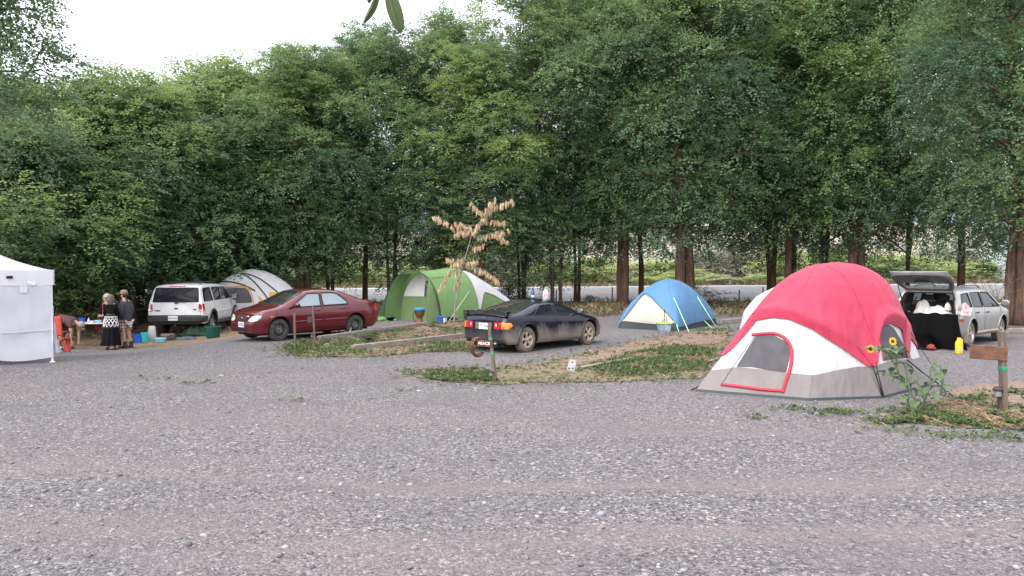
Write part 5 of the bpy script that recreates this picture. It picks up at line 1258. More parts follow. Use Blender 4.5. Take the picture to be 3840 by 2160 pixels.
# ---- green tunnel tent with a white back half
z4 = lambda x, y: (1350 + x / 3.6233, 900 + y / 3.6233)
L0, R0 = gz(-5.05, 31.0), gz(-2.72, 30.0)
gctr = (L0 + R0) / 2; hd = (R0 - L0); hd.z = 0; HW = hd.length / 2; hd.normalize(); an = Vector((.80, .60, 0))
gr = thing('tunnel_tent', 'green tunnel tent with white rear panels and an open front porch', 'tent', gctr)
arches = [(0, HW, 1.94), (.5, HW * 1.0, 1.93), (1.1, HW * 1.02, 1.98), (1.75, HW * 1.02, 2.06), (2.3, HW * .98, 1.93), (3.1, HW * .92, 1.50), (3.8, HW * .85, 1.04), (4.5, HW * .72, .45), (4.7, HW * .66, .05)]
def arch(l, v, off=0.):
    """v 0 = left foot, .5 = ridge, 1 = right foot"""
    w_ = float(np.interp(l, [a[0] for a in arches], [a[1] for a in arches])); h_ = float(np.interp(l, [a[0] for a in arches], [a[2] for a in arches]))
    a = PI * (1 - v); c, s_ = math.cos(a), math.sin(a); x = w_ * math.copysign(abs(c) ** .80, c); z = h_ * abs(s_) ** 1.05
    wr = .014 * mnoise.noise(Vector((l * 2.2, v * 7, 2.))) + .012 * mnoise.noise(Vector((l * 6 + v * 5, v * 14, 5.)))
    k = 1 + (off + wr) / 1.8
    return hd * x * k + an * l + Vector((0, 0, max(.0, z * k)))
def tunnel(name, m, l0, l1, v0, v1, nl=12, nv=26, off=0., solid=0.):
    f = lambda q: q if callable(q) else (lambda l: q); f0, f1 = f(v0), f(v1); b = MB()
    b.grid(lambda i, j: arch(l0 + (l1 - l0) * i / nl, f0(l0 + (l1 - l0) * i / nl) + (f1(l0 + (l1 - l0) * i / nl) - f0(l0 + (l1 - l0) * i / nl)) * j / nv, off), nl, nv); return b.build(name, m, gr, angle=60, solid=solid)
tunnel('porch_awning', M_GREEN_F, 0, 1.0, 0, 1, 10, 40); tunnel('fly', M_GREEN_F, 1.0, 1.75, 0, 1, 8, 40)
vb = lambda l: float(np.interp(l, [1.75, 1.95, 2.25, 2.8, 3.5, 4.7], [.985, .90, .80, .80, .83, .93]))
tunnel('white_fly', M_PALE_F, 1.75, 4.7, lambda l: 1 - vb(l), vb, 22, 36); tunnel('side_wall', M_GREEN2_F, 1.75, 4.7, vb, 1., 22, 14, off=-.015); tunnel('side_wall', M_GREEN2_F, 1.75, 4.7, 0., lambda l: 1 - vb(l), 22, 14, off=-.015)
b = MB(); b.tube([arch(l, vb(l), .012) for l in np.linspace(1.75, 4.6, 30)], .008, 5); b.build('panel_seam', M_POLE, gr, angle=180)
b = MB(); b.tube([arch(0, v, .01) for v in np.linspace(0, 1, 40)], .016, 6); b.build('hoop_sleeve', M_POLE, gr, angle=180)
b = MB(); b.tube([arch(1.75, v, .012) for v in np.linspace(0, 1, 40)], .012, 6); b.build('hoop_sleeve', M_GREEN2_F, gr, angle=180)
# inner front wall inside the porch
def inner(l, v0, v1, z0, z1, name, m, off=0.):
    b = MB(); n = 30; rows = []
    for i in range(n + 1):
        p = arch(l, v0 + (v1 - v0) * i / n, -.05); rows.append(p)
    def fn(i, j):
        p = rows[i]; zt = min(p.z, z1); zb = min(z0, zt); return Vector((p.x, p.y, zb + (zt - zb) * j / 4)) - an * off
    b.grid(fn, n, 4); return b.build(name, m, gr, angle=60)
inner(.72, 0, 1, 0.0, .95, 'inner_wall_lower', M_GREEN2_F); inner(.72, 0, 1, .95, 3, 'inner_wall_upper', M_PALE_F, .004)
iw = [hd * x + an * (.72 - .03) + Vector((0, 0, z)) for x, z in ((-.12, .96), (-.06, 1.55), (.2, 1.58), (.52, 1.36), (.6, .96))]
b = MB(); b.add(iw, [tuple(range(5))]); b.build('inner_window', M_MESH, gr); b = MB(); b.tube([p - an * .01 for p in iw], .014, 5, closed=True); b.build('window_trim', M_POLE, gr, angle=180)
b = MB(); b.add([hd * x + an * (.72 - .03) + Vector((0, 0, z)) for x, z in ((-.42, .22), (-.2, .22), (-.2, .27), (-.42, .27))], [(0, 1, 2, 3)]); b.build('small_patch', M_PALE_F, gr)
# outer flap at the far left foot and the panel pulled forward on the right
lf_ = G(1400, 1193) - gctr; rf_ = G(1600, 1217) - gctr; rr_ = G(1698, 1200) - gctr
b = MB(); b.grid(lambda i, j: arch(.02 + .5 * j / 6, .40 * i / 14, .01).lerp(lf_ + Vector((0, 0, .0)) + an * .4 * j / 6, (1 - i / 14) ** 1.4 * (.75 if j < 7 else 1)), 14, 6); b.build('porch_flap', M_GREEN_F, gr, angle=60)
def flap(i, j):
    u, v = i / 10, j / 16; top = arch(.05 + 1.0 * u, .655, .03); bot = rf_.lerp(rr_, u) + Vector((0, 0, .02 + .10 * math.sin(u * PI)))
    p = top.lerp(bot, v); p += (-an * .10 - hd * .0) * math.sin(v * PI) * .6; p += -an * .012 * math.sin(u * 14 + v * 3) * v; return p
b = MB(); b.grid(flap, 10, 16); b.build('porch_flap', M_GREEN2_F, gr, angle=60)
guy('guy_line', arch(0, .57, .03), G(*z4(1160, 1065)) - gctr - an * .1, M_LINE, gr, .009); guy('guy_line', arch(2.2, vb(2.2), .05), G(*z4(1690, 1020)) - gctr, M_LINE, gr, .01); guy('guy_line', arch(1.5, .8, .05), G(*z4(1185, 1130)) - gctr, M_LINE, gr, .008)
b = MB(); b.grid(lambda i, j: arch(1.0 + 3.6 * i / 16, 1 - .075 * j, .02) + hd * .02, 16, 1); b.build('floor_edge', M_FLOOR_F, gr)
# ---- grey and yellow tent behind the white car
z3 = lambda x, y: (780 + x / 3.6224, 960 + y / 3.6224)
cy = P(948, 1200, 33.9); cy = Vector((cy.x, cy.y, ground_z(cy.x, cy.y)))
yt = thing('dome_tent', 'grey and yellow dome tent between the white car and the red sedan', 'tent', cy)
dy = Dome(cy, [cy + Vector(p) for p in ((-2.2, -.5, 0), (-1.5, -1.5, 0), (1.5, -1.6, 0), (2.3, -.2, 0), (1.7, 1.5, 0), (-1.5, 1.6, 0))], 2.42, [(0, 1), (.2, .99), (.4, .93), (.6, .80), (.75, .64), (.87, .45), (.95, .27), (.985, .14), (1, 0)], .7, .01, 5.)
bv = dy.bvh()
dy.band('tent_wall', M_PALE_F, yt, 0., 1., nt=26)
dy.panel('door_screen', bv, [z3(*p) for p in ((225, 445), (380, 430), (530, 435), (585, 540), (602, 632), (430, 640), (215, 640))], M_MESH, yt, .012)
dy.tube_px('door_trim', bv, [z3(*p) for p in ((215, 432), (350, 418), (480, 412), (555, 440), (600, 540), (622, 660), (628, 760))], .028, M_ORANGE, yt, .016, flat=.5)
dy.panel('yellow_panel', bv, [z3(*p) for p in ((675, 530), (770, 610), (850, 680), (835, 720), (745, 712))], M_YEL_F, yt, .012); dy.panel('yellow_panel', bv, [z3(*p) for p in ((830, 490), (950, 500), (1040, 520), (985, 640), (870, 650), (835, 560))], M_YEL_F, yt, .012)
dy.panel('orange_tab', bv, [z3(*p) for p in ((505, 415), (570, 445), (530, 472))], M_YEL_F, yt, .03)
for pts in (((60, 372), (150, 355), (280, 350), (420, 375), (540, 420), (640, 475)), ((100, 358), (200, 295), (320, 248), (430, 234), (560, 252), (700, 310), (830, 400), (945, 492)), ((430, 236), (540, 280), (640, 365), (740, 480), (800, 560), (860, 660))):
    dy.tube_px('pole_sleeve', bv, [z3(*p) for p in pts], .038, M_POLE, yt, .012, flat=.45)
dy.tube_px('door_post', bv, [z3(*p) for p in ((378, 430), (365, 520), (360, 640))], .018, M_POLE, yt, .014)
# wing of the fly staked out on the right
w0 = dy.cast(bv, *z3(950, 490))[0]; w1 = dy.cast(bv, *z3(930, 600))[0]; w2 = w0 + Vector((1.0, -.2, -.25)); b = MB(); b.grid(lambda i, j: w0.lerp(w2, i / 5).lerp(w1.lerp(w2, i / 5), j / 4) + Vector((0, -.02, .0)), 5, 4); b.build('fly_wing', M_YEL_F, yt, solid=.006)
guy('guy_line', w2, gz(cy.x + w2.x + .5, cy.y + w2.y - .3) - cy, M_LINE, yt)
# ---- white canopy at the left
M_CAN = cloth('white_canopy_cloth', (.68, .69, .74), (.65, .66, .71), .3, .55, (2.2, .5)); M_CANW = cloth('white_canopy_wall', (.60, .62, .69), (.55, .57, .65), .35, .5, (1.6, .9)); M_WMETAL = mat('white_metal', (.7, .7, .72), .4)
cc = G(205, 1359); va = Vector((cc.x, cc.y, 0)).normalized(); fa = Vector((-va.y, va.x, 0)); fa = fa if fa.x < 0 else -fa   # fa runs left along the front
rotc = R(5); fa = Matrix.Rotation(rotc, 3, 'Z') @ fa; va = Matrix.Rotation(rotc, 3, 'Z') @ va
can = thing('canopy_tent', 'white pop up canopy with cloth side wall, cut off by the left edge', 'canopy', cc)
SZ, EV = 3.0, 2.04
def cp(u, v, z): return fa * u + va * v + Vector((0, 0, z))
b = MB(); crn = [(0, 0), (SZ, 0), (SZ, SZ), (0, SZ)]
def roof(i, j):
    k, t = divmod(i, 12); t /= 12; p = Vector(crn[k % 4]).lerp(Vector(crn[(k + 1) % 4]), t); q = p.lerp(Vector((SZ / 2, SZ / 2)), j / 14); r_ = j / 14
    sag = -.05 * math.sin(r_ * PI) - .03 * math.sin(t * PI) * (1 - r_) * 0
    return cp(q.x, q.y, EV + .66 * r_ ** 1.12 + sag + .01 * mnoise.noise(Vector((q.x * 2, q.y * 2, 0))))
b.grid(roof, 48, 14, closed_u=True); b.build('canopy_roof', M_CAN, can, angle=30)
for k in range(4):
    p, q = Vector(crn[k]), Vector(crn[(k + 1) % 4]); b = MB(); n_ = (Vector((SZ / 2, SZ / 2)) - (p + q) / 2).normalized()
    b.grid(lambda i, j: cp(*(p.lerp(q, i / 20) - n_ * (.006 * (1 + math.sin(i * 1.3)) + .012)), EV + .01 - .33 * j / 5 - .012 * math.sin(i / 20 * PI * 3) * (j / 5)), 20, 5); v_ = b.build('valance', M_CAN, can)
    if k == 0:
        b = MB(); b.add([cp(u, -.045, z) for u, z in ((.76, 1.865), (.88, 1.865), (.88, 1.925), (.76, 1.925))], [(0, 1, 2, 3)]); b.build('velcro_tab', M_BLACK_F, v_)
        b = MB(); b.add([cp(.42 + .085 * math.cos(a), -.045, 1.76 + .04 * math.sin(a) + .02 * math.cos(a)) for a in np.linspace(0, 2 * PI, 17)[:-1]], [tuple(range(16))]); b.build('oval_badge', mat('blue_badge', (.35, .5, .66), .5, var=(30, (.7, .72, .75), .45, .5)), v_)
for u, v in crn:
    b = MB(); b.box(cp(u + (.04 if u == 0 else -.04), v + (.04 if v == 0 else -.04), EV / 2), (.045, .045, EV - .04), math.atan2(fa.y, fa.x), bev=.004); b.box(cp(u + (.04 if u == 0 else -.04), v + (.04 if v == 0 else -.04), .012), (.10, .10, .02), math.atan2(fa.y, fa.x)); b.build('leg', M_WMETAL, can)
b = MB(); b.grid(lambda i, j: cp(.06 + (SZ - .1) * i / 44, -.01 - .018 * math.sin(i * .55 + j * .5) * (.3 + j / 12) - .02 * mnoise.noise(Vector((i * .12, j * .3, 3))), 1.72 - (1.60 + .05 * math.sin(i * .2)) * j / 16), 44, 16); wl = b.build('side_wall', M_CANW, can, angle=80)
b = MB(); b.tube([cp(.06 + (SZ - .1) * i / 20, -.03, .72 - .004 * i) for i in range(21)], .010, 5, flat=.5); b.build('wall_seam', M_CAN, wl, angle=180)
b = MB(); b.add([cp(u, -.035, z) for u, z in ((.50, 1.56), (.64, 1.56), (.64, 1.70), (.50, 1.70))], [(0, 1, 2, 3)]); b.build('wall_patch', M_CAN, wl)
b = MB(); b.grid(lambda i, j: cp(-.0 - .15 * (j / 12) ** 1.5 * (i / 6) + .01 * math.sin(i * 2 + j), .02 + .25 * i / 6 + .04 * math.sin(i * 1.7), 1.25 - 1.05 * j / 12), 6, 12); b.build('side_curtain', M_CANW, can, angle=80)
b = MB(); b.tube([cp(.04, .04, 1.9), cp(SZ / 2, .04, 2.0), cp(SZ, .04, 1.9)], .014, 6); b.build('truss_bar', M_WMETAL, can)
# ------------------------------------------------------------------ people
M_SKIN = mat('skin', (.50, .30, .22), .55, var=(9, (.44, .25, .18), .4, .65)); M_SKIN2 = mat('tanned_skin', (.42, .24, .17), .55)
M_HAIR_G = mat('grey_brown_hair', (.075, .055, .042), .7, var=(20, (.13, .10, .08), .4, .6)); M_HAIR_W = mat('white_hair', (.34, .32, .30), .7); M_HAIR_D = mat('dark_hair', (.05, .035, .025), .7)
M_BLK = mat('black_cloth', (.007, .007, .009), .95, bump=(9, .5), spec=.1); M_HOOD = mat('charcoal_hoodie_cloth', (.040, .042, .050), .9, bump=(10, .5)); M_PINK = mat('pink_cloth', (.50, .13, .16), .85); M_MAROON = mat('maroon_cloth', (.085, .042, .045), .9, bump=(8, .4))
M_CAP = mat('tan_cap_cloth', (.20, .145, .11), .9); M_CAP2 = mat('khaki_cap_cloth', (.30, .25, .20), .9); M_BOOT = mat('brown_boot_leather', (.055, .04, .032), .7); M_RUST_S = mat('rust_red_shorts', (.10, .025, .022), .9)
M_WSASH = mat('black_and_white_sash', (.015, .015, .016), .85)
def skin_mesh(name, joints, edges, m, parent, sub=2, root=None):
    """one continuous skinned surface grown round a posed skeleton; joints {key: (point, radius)}"""
    keys = list(joints); me = bpy.data.meshes.new(name); me.from_pydata([joints[k][0] for k in keys], [(keys.index(a), keys.index(b)) for a, b in edges], [])
    o = bpy.data.objects.new(name, me); COL.objects.link(o); md = o.modifiers.new('skin', 'SKIN'); md.use_smooth_shade = True
    sv = me.skin_vertices[0].data
    for i, k in enumerate(keys):
        r = joints[k][1]; sv[i].radius = r if isinstance(r, tuple) else (r, r); sv[i].use_root = (k == (root or keys[0]))
    o.modifiers.new('smooth', 'SUBSURF').levels = sub
    dg = bpy.context.evaluated_depsgraph_get(); dg.update(); m2 = bpy.data.meshes.new_from_object(o.evaluated_get(dg)); m2.name = name
    bpy.data.objects.remove(o); bpy.data.meshes.remove(me)
    m2.materials.clear(); m2.materials.append(m)
    for p in m2.polygons: p.use_smooth = True
    return link_mesh(name, m2, parent)
def hand(J, E, wrist, w, d, side, s=1.):
    """palm, four unequal fingers and a thumb grown on from a wrist joint; d = finger direction, side = thumb side"""
    d = Vector(d).normalized(); n = d.cross(Vector(side)).normalized(); t = n.cross(d); p0 = Vector(w)
    J[wrist + '_palm'] = (p0 + d * .07 * s, (.036 * s, .018 * s)); E.append((wrist, wrist + '_palm'))
    for k, (off, ln) in enumerate(((.028, .070), (.010, .080), (-.009, .074), (-.027, .058))):
        a, b, c = wrist + 'f%da' % k, wrist + 'f%db' % k, wrist + 'f%dc' % k; q = p0 + d * .085 * s - t * (-off) * s
        J[a] = (q, .0100 * s); J[b] = (q + (d * .6 + n * .12) * ln * s, .0085 * s); J[c] = (q + (d * .95 + n * .38) * ln * s, .0065 * s); E += [(wrist + '_palm', a), (a, b), (b, c)]
    a, b = wrist + 'ta', wrist + 'tb'; J[a] = (p0 + d * .05 * s + t * .042 * s, .011 * s); J[b] = (p0 + d * .10 * s + t * .055 * s + n * .015, .008 * s); E += [(wrist + '_palm', a), (a, b)]
def head_on(body_j, body_e, neck, top, face, s=1.):
    """head joints; face = direction the person looks"""
    f = Vector(face).normalized(); u = Vector((0, 0, 1)); c = Vector(top)
    body_j['skull'] = (c, (.080 * s, .095 * s)); body_j['jaw'] = (c + f * .035 * s - u * .085 * s, (.050 * s, .055 * s)); body_j['crown'] = (c + u * .065 * s - f * .01, (.06 * s, .075 * s))
    body_e += [(neck, 'jaw'), ('jaw', 'skull'), ('skull', 'crown')]
def face_bits(parent, c, f, s=1., glasses=False):
    f = Vector(f).normalized(); u = Vector((0, 0, 1)); r = f.cross(u); c = Vector(c); b = MB()
    b.ball(c + f * .105 * s - u * .03 * s, (.013 * s, .013 * s, .024 * s), 8, 6); b.build('nose', M_SKIN, parent)
    for k in (-1, 1):
        b = MB(); b.ball(c + f * .088 * s + r * .033 * k * s + u * .005, (.010, .010, .007), 8, 6); b.build('eye', M_HAIR_D, parent)
        b = MB(); b.ball(c + r * .085 * k * s - u * .02 * s, (.016, .016, .03), 8, 6); b.build('ear', M_SKIN, parent)
    b = MB(); b.ball(c + f * .082 * s - u * .068 * s, (.012, .012, .006) if abs(f.x) > .7 else (.022, .010, .006), 8, 6); b.build('mouth', mat('lips', (.36, .13, .11), .5), parent)
BODY_E = [('pelvis', 'waist'), ('waist', 'chest'), ('chest', 'neck'), ('chest', 'shl'), ('chest', 'shr'), ('shl', 'ell'), ('ell', 'wrl'), ('shr', 'elr'), ('elr', 'wrr'), ('pelvis', 'hipl'), ('pelvis', 'hipr'), ('hipl', 'knl'), ('knl', 'anl'), ('anl', 'tol'), ('hipr', 'knr'), ('knr', 'anr'), ('anr', 'tor')]
# ---- man in cap and hoodie, in profile, facing left (local -x)
fp = G(472, 1305); man = thing('person', 'man in tan cap, charcoal hoodie and plaid shorts, standing in profile', 'person', fp, R(-12))
J = dict(pelvis=((.02, 0, .92), (.125, .15)), waist=((.03, 0, 1.08), (.11, .14)), chest=((.02, 0, 1.34), (.12, .16)), neck=((-.01, 0, 1.50), .058), shl=((.02, -.18, 1.40), .062), shr=((.02, .18, 1.40), .062), ell=((.05, -.23, 1.13), .046), wrl=((-.12, -.20, .96), .030), elr=((.05, .23, 1.13), .046), wrr=((-.10, .20, .95), .030),
         hipl=((.02, -.10, .88), .092), hipr=((.02, .10, .88), .092), knl=((.0, -.10, .49), .060), anl=((.04, -.10, .09), .042), tol=((-.12, -.11, .04), .036), knr=((.03, .10, .49), .060), anr=((.10, .10, .09), .042), tor=((-.05, .11, .04), .036))
E = list(BODY_E); head_on(J, E, 'neck', (-.04, 0, 1.645), (-1, 0, -.05)); hand(J, E, 'wrl', (-.12, -.20, .96), (-.6, .1, -.8), (-1, 0, .3)); hand(J, E, 'wrr', (-.10, .20, .95), (-.6, -.1, -.8), (-1, 0, .3))
body = skin_mesh('body', J, E, M_SKIN2, man); face_bits(body, (-.04, 0, 1.645), (-1, 0, 0))
JJ = dict(hem=((.02, 0, .80), (.165, .20)), pelvis=((.02, 0, .92), (.165, .20)), waist=((.03, 0, 1.06), (.155, .19)), chest=((.02, 0, 1.33), (.15, .185)), neck=((.01, 0, 1.46), (.09, .10)), hood=((.09, 0, 1.47), (.07, .11)), shl=((.02, -.185, 1.39), .085), shr=((.02, .185, 1.39), .085), ell=((.055, -.235, 1.12), .085), wrl=((-.12, -.20, .955), .062), elr=((.055, .235, 1.12), .085), wrr=((-.10, .20, .945), .062))
hd_ = skin_mesh('hoodie', JJ, [('hem', 'pelvis'), ('pelvis', 'waist'), ('waist', 'chest'), ('chest', 'neck'), ('neck', 'hood'), ('chest', 'shl'), ('chest', 'shr'), ('shl', 'ell'), ('ell', 'wrl'), ('shr', 'elr'), ('elr', 'wrr')], M_HOOD, man)
def plaid():
    m = bpy.data.materials.new('plaid_cloth'); nt, N, L = nodes_of(m); b = N['Principled BSDF']; tc = N.new('ShaderNodeTexCoord'); sp = N.new('ShaderNodeSeparateXYZ'); L.new(tc.outputs['Object'], sp.inputs[0]); outs = []
    for ax in (0, 2):
        mu = N.new('ShaderNodeMath'); mu.operation = 'MULTIPLY'; mu.inputs[1].default_value = 11.5; L.new(sp.outputs[ax], mu.inputs[0]); fr = N.new('ShaderNodeMath'); fr.operation = 'FRACT'; L.new(mu.outputs[0], fr.inputs[0])
        g = N.new('ShaderNodeMath'); g.operation = 'LESS_THAN'; g.inputs[1].default_value = .36; L.new(fr.outputs[0], g.inputs[0]); outs.append(g)
    ad = N.new('ShaderNodeMath'); ad.operation = 'ADD'; L.new(outs[0].outputs[0], ad.inputs[0]); L.new(outs[1].outputs[0], ad.inputs[1]); hv = N.new('ShaderNodeMath'); hv.operation = 'MULTIPLY'; hv.inputs[1].default_value = .5; L.new(ad.outputs[0], hv.inputs[0])
    rp = N.new('ShaderNodeValToRGB'); e = rp.color_ramp.elements; e[0].color = (.52, .46, .42, 1); e[1].color = (.10, .035, .04, 1); e.new(.5).color = (.30, .17, .16, 1); L.new(hv.outputs[0], rp.inputs[0]); L.new(rp.outputs[0], b.inputs['Base Color']); b.inputs['Roughness'].default_value = .9; return m
JJ = dict(pelvis=((.02, 0, .86), (.14, .165)), hipl=((.015, -.10, .78), .118), hipr=((.02, .10, .78), .118), knl=((.005, -.105, .53), .105), knr=((.03, .105, .53), .105))
skin_mesh('plaid_shorts', JJ, [('pelvis', 'hipl'), ('pelvis', 'hipr'), ('hipl', 'knl'), ('hipr', 'knr')], plaid(), man)
b = MB(); c = Vector((-.04, 0, 1.70)); b.lathe([(.108, -.02), (.112, .02), (.10, .065), (.07, .095), (.02, .108), (0, .109)], 20, Matrix.Translation(c)); b.build('cap', M_CAP, man); b = MB(); b.grid(lambda i, j: c + Vector((-.085 - .14 * j / 3 * math.cos((i / 10 - .5) * 1.5), .098 * math.sin((i / 10 - .5) * PI) * (1 - .1 * j / 3), .005 - .035 * j / 3)), 10, 3); b.build('cap_brim', M_CAP, man, solid=.022)
hairm = MB(); hairm.ball((-.02, 0, 1.655), (.098, .090, .085), 16, 10); hairm.build('hair', M_HAIR_D, man)
for kx, ky in ((.03, -.10), (.09, .10)):
    b = MB(); b.box((kx - .06, ky, .05), (.30, .105, .085), bev=.035); b.tube([(kx + .02, ky, .06), (kx + .025, ky, .17)], [.062, .058], 12); b.box((kx - .06, ky, .012), (.31, .11, .024), bev=.01); b.build('boot', M_BOOT, man)
    b = MB(); b.tube([(kx + .02, ky, .15), (kx + .015, ky, .20)], [.05, .05], 12); b.build('sock', M_BLK, man)
# ---- woman in black, seen from behind, skirt to the ankles
fp = G(418, 1311); wom = thing('person', 'woman in long black skirt with white patterned sash, seen from behind', 'person', fp, R(8)); wom.scale = (.84, .88, 1)
J = dict(pelvis=((0, 0, .90), (.15, .125)), waist=((0, 0, 1.06), (.125, .105)), chest=((0, .01, 1.28), (.155, .12)), neck=((0, .0, 1.42), .052), shl=((-.17, .0, 1.34), .060), shr=((.17, .0, 1.34), .060), ell=((-.23, .03, 1.07), .045), wrl=((-.16, .20, .95), .028), elr=((.23, .03, 1.07), .045), wrr=((.17, .20, .95), .028),
         hipl=((-.10, 0, .86), .095), hipr=((.10, 0, .86), .095), knl=((-.09, .02, .48), .06), anl=((-.08, -.01, .08), .038), tol=((-.12, -.10, .035), .030), knr=((.10, .02, .48), .06), anr=((.11, .02, .08), .038), tor=((.17, -.06, .035), .030))
E = list(BODY_E); head_on(J, E, 'neck', (-.01, .02, 1.545), (-.25, 1, 0), .96); hand(J, E, 'wrl', (-.16, .20, .95), (.4, .9, 0), (0, 0, 1), .9); hand(J, E, 'wrr', (.17, .20, .95), (-.4, .9, 0), (0, 0, 1), .9)
body = skin_mesh('body', J, E, M_SKIN, wom); face_bits(body, (-.01, .02, 1.545), (-.25, 1, 0), .95)
JJ = dict(pelvis=((0, 0, .93), (.165, .14)), waist=((0, 0, 1.05), (.15, .13)), chest=((0, .01, 1.27), (.175, .14)), neck=((0, 0, 1.375), (.085, .08)), shl=((-.175, 0, 1.335), .078), shr=((.175, 0, 1.335), .078), ell=((-.235, .03, 1.065), .066), wrl=((-.17, .18, .96), .046), elr=((.235, .03, 1.065), .066), wrr=((.18, .18, .96), .046))
skin_mesh('black_top', JJ, [('pelvis', 'waist'), ('waist', 'chest'), ('chest', 'neck'), ('chest', 'shl'), ('chest', 'shr'), ('shl', 'ell'), ('ell', 'wrl'), ('shr', 'elr'), ('elr', 'wrr')], M_BLK, wom)
def skirt(z0, z1, r0, r1, fold, nz=16, off=0.):
    return lambda i, j: (lambda a, t: Vector(((r0 + (r1 - r0) * t + off + fold * t * math.sin(a * 11 + 1.5 * t)) * 1.12 * math.cos(a), (r0 + (r1 - r0) * t + off + fold * t * math.sin(a * 11 + 1.5 * t)) * .92 * math.sin(a), z0 + (z1 - z0) * t)))(2 * PI * i / 88, j / nz)
b = MB(); b.grid(skirt(1.0, .13, .165, .30, .022), 88, 16, closed_u=True); b.build('long_skirt', M_BLK, wom, angle=180)
sash = MB(); sash.grid(skirt(1.01, .66, .172, .225, .010, 8, .006), 88, 8, closed_u=True); sash.build('hip_sash', M_WSASH, wom, angle=180)
M_WHT = mat('white_beading', (.72, .70, .70), .7); b = MB(); sk = skirt(1.01, .66, .172, .225, .010, 8, .014)
b.tube([sk(i, .3) for i in range(44, 89)], .014, 5)
for k in range(6):
    i0 = 44 + k * 7.3
    b.tube([sk(i0 + 7.3 * t, 1.2 + 3.2 * t) for t in (0, .25, .5, .75, 1)], .012, 5); b.tube([sk(i0 + 7.3 * t, 4.4 - 3.2 * t) for t in (0, .25, .5, .75, 1)], .012, 5); b.tube([sk(i0 + 7.3 * t, 4.4 + 2.6 * math.sin(t * PI)) for t in (0, .25, .5, .75, 1)], .013, 5); b.ball(sk(i0 + 3.6, 2.8), .018, 8, 5); b.ball(sk(i0, 4.4), .022, 8, 5)
b.build('beading', M_WHT, bpy.data.objects[[o.name for o in wom.children if o.name.startswith('hip_sash')][0]])
b = MB(); b.lathe([(.158, 0), (.165, .02), (.165, .06), (.158, .075)], 28, Matrix.Translation((0, 0, 1.015)) @ Matrix.Diagonal((1.08, .92, 1, 1)), cap=False); b.build('belt', mat('black_belt', (.02, .02, .022), .4), wom)
def hairdo(name, c, f, m, parent, s=1., drop=.16, wide=1.12):
    f = Vector(f).normalized(); u = Vector((0, 0, 1)); r = f.cross(u); b = MB(); c = Vector(c)
    def fn(i, j):
        a = 2 * PI * i / 26; t = j / 12; front = math.cos(a)  # 1 towards the face
        th = t * PI * .5; rr = .115 * s; z = .125 * s * math.cos(th * 1.0) if t < .75 else None
        if t <= .6: q = t / .6; z = .115 * s * math.cos(q * PI / 2); w_ = rr * math.sin(q * PI / 2)
        else: q = (t - .6) / .4; cut = .12 if front < .35 else .10 * 0; z = -(drop * s) * q * (1 if front < .45 else .12); w_ = rr * (wide - .12 * q * q)
        k = 1 + .05 * mnoise.noise(Vector((a * 3, t * 5, 1.)))
        return c + f * (w_ * math.cos(a) * k * 1.0 - .02) + r * (w_ * math.sin(a) * k) + u * z
    b.grid(fn, 26, 12, closed_u=True); return b.build(name, m, parent, angle=180)
hairdo('hair', (-.01, .02, 1.56), (-.25, 1, 0), M_HAIR_G, wom, 1.08, .14)
for kx, ky, a in ((-.10, -.04, .5), (.14, -.01, -.5)):
    b = MB(); b.box((kx, ky - .04, .012), (.10, .26, .024), a, bev=.01); b.tube(catmull([(kx - .05, ky - .06, .03), (kx, ky - .09, .07), (kx + .05, ky - .06, .03)], 4), .012, 6); b.build('sandal', M_BLK, wom)
# ---- older woman, half hidden behind her
fp = G(384, 1299); old = thing('person', 'older white haired woman in pink and black, half hidden behind the skirted woman', 'person', fp + Vector((0, .3, 0)), R(-40))
J = dict(pelvis=((0, 0, .88), (.15, .12)), waist=((0, 0, 1.03), (.14, .11)), chest=((0, 0, 1.25), (.15, .12)), neck=((0, -.01, 1.40), .05), shl=((-.17, 0, 1.31), .06), shr=((.17, 0, 1.31), .06), ell=((-.21, -.0, 1.04), .045), wrl=((-.19, -.12, .85), .029), elr=((.22, 0, 1.04), .045), wrr=((.10, -.20, .95), .029),
         hipl=((-.1, 0, .84), .095), hipr=((.1, 0, .84), .095), knl=((-.1, -.01, .46), .062), anl=((-.1, .02, .08), .04), tol=((-.11, -.12, .035), .034), knr=((.1, -.01, .46), .062), anr=((.1, .02, .08), .04), tor=((.11, -.12, .035), .034))
E = list(BODY_E); head_on(J, E, 'neck', (0, -.02, 1.53), (0, -1, 0), .95); hand(J, E, 'wrl', (-.19, -.12, .85), (.1, -.4, -.9), (1, 0, 0), .9); hand(J, E, 'wrr', (.10, -.20, .95), (-.7, -.6, .1), (0, 0, 1), .9)
body = skin_mesh('body', J, E, M_SKIN, old); face_bits(body, (0, -.02, 1.53), (0, -1, 0), .95); hairdo('hair', (0, -.005, 1.55), (0, -1, 0), M_HAIR_W, old, 1.03, .08)
JJ = dict(pelvis=((0, 0, .86), (.17, .14)), waist=((0, 0, 1.02), (.155, .125)), chest=((0, 0, 1.24), (.165, .135)), neck=((0, 0, 1.345), (.085, .075)), shl=((-.175, 0, 1.305), .075), shr=((.175, 0, 1.305), .075), ell=((-.20, 0, 1.14), .06), elr=((.21, 0, 1.14), .06))
top_ = skin_mesh('pink_blouse', JJ, [('pelvis', 'waist'), ('waist', 'chest'), ('chest', 'neck'), ('chest', 'shl'), ('chest', 'shr'), ('shl', 'ell'), ('shr', 'elr')], M_PINK, old)
b = MB(); b.grid(lambda i, j: Vector(((-.19 + .11 * j / 4) , -.15 - .01 * math.sin(j), 1.34 - .5 * i / 8)), 8, 4); b.grid(lambda i, j: Vector(((.08 + .11 * j / 4), -.15 - .01 * math.sin(j), 1.34 - .5 * i / 8)), 8, 4); b.build('black_vest', M_BLK, old, solid=.012)
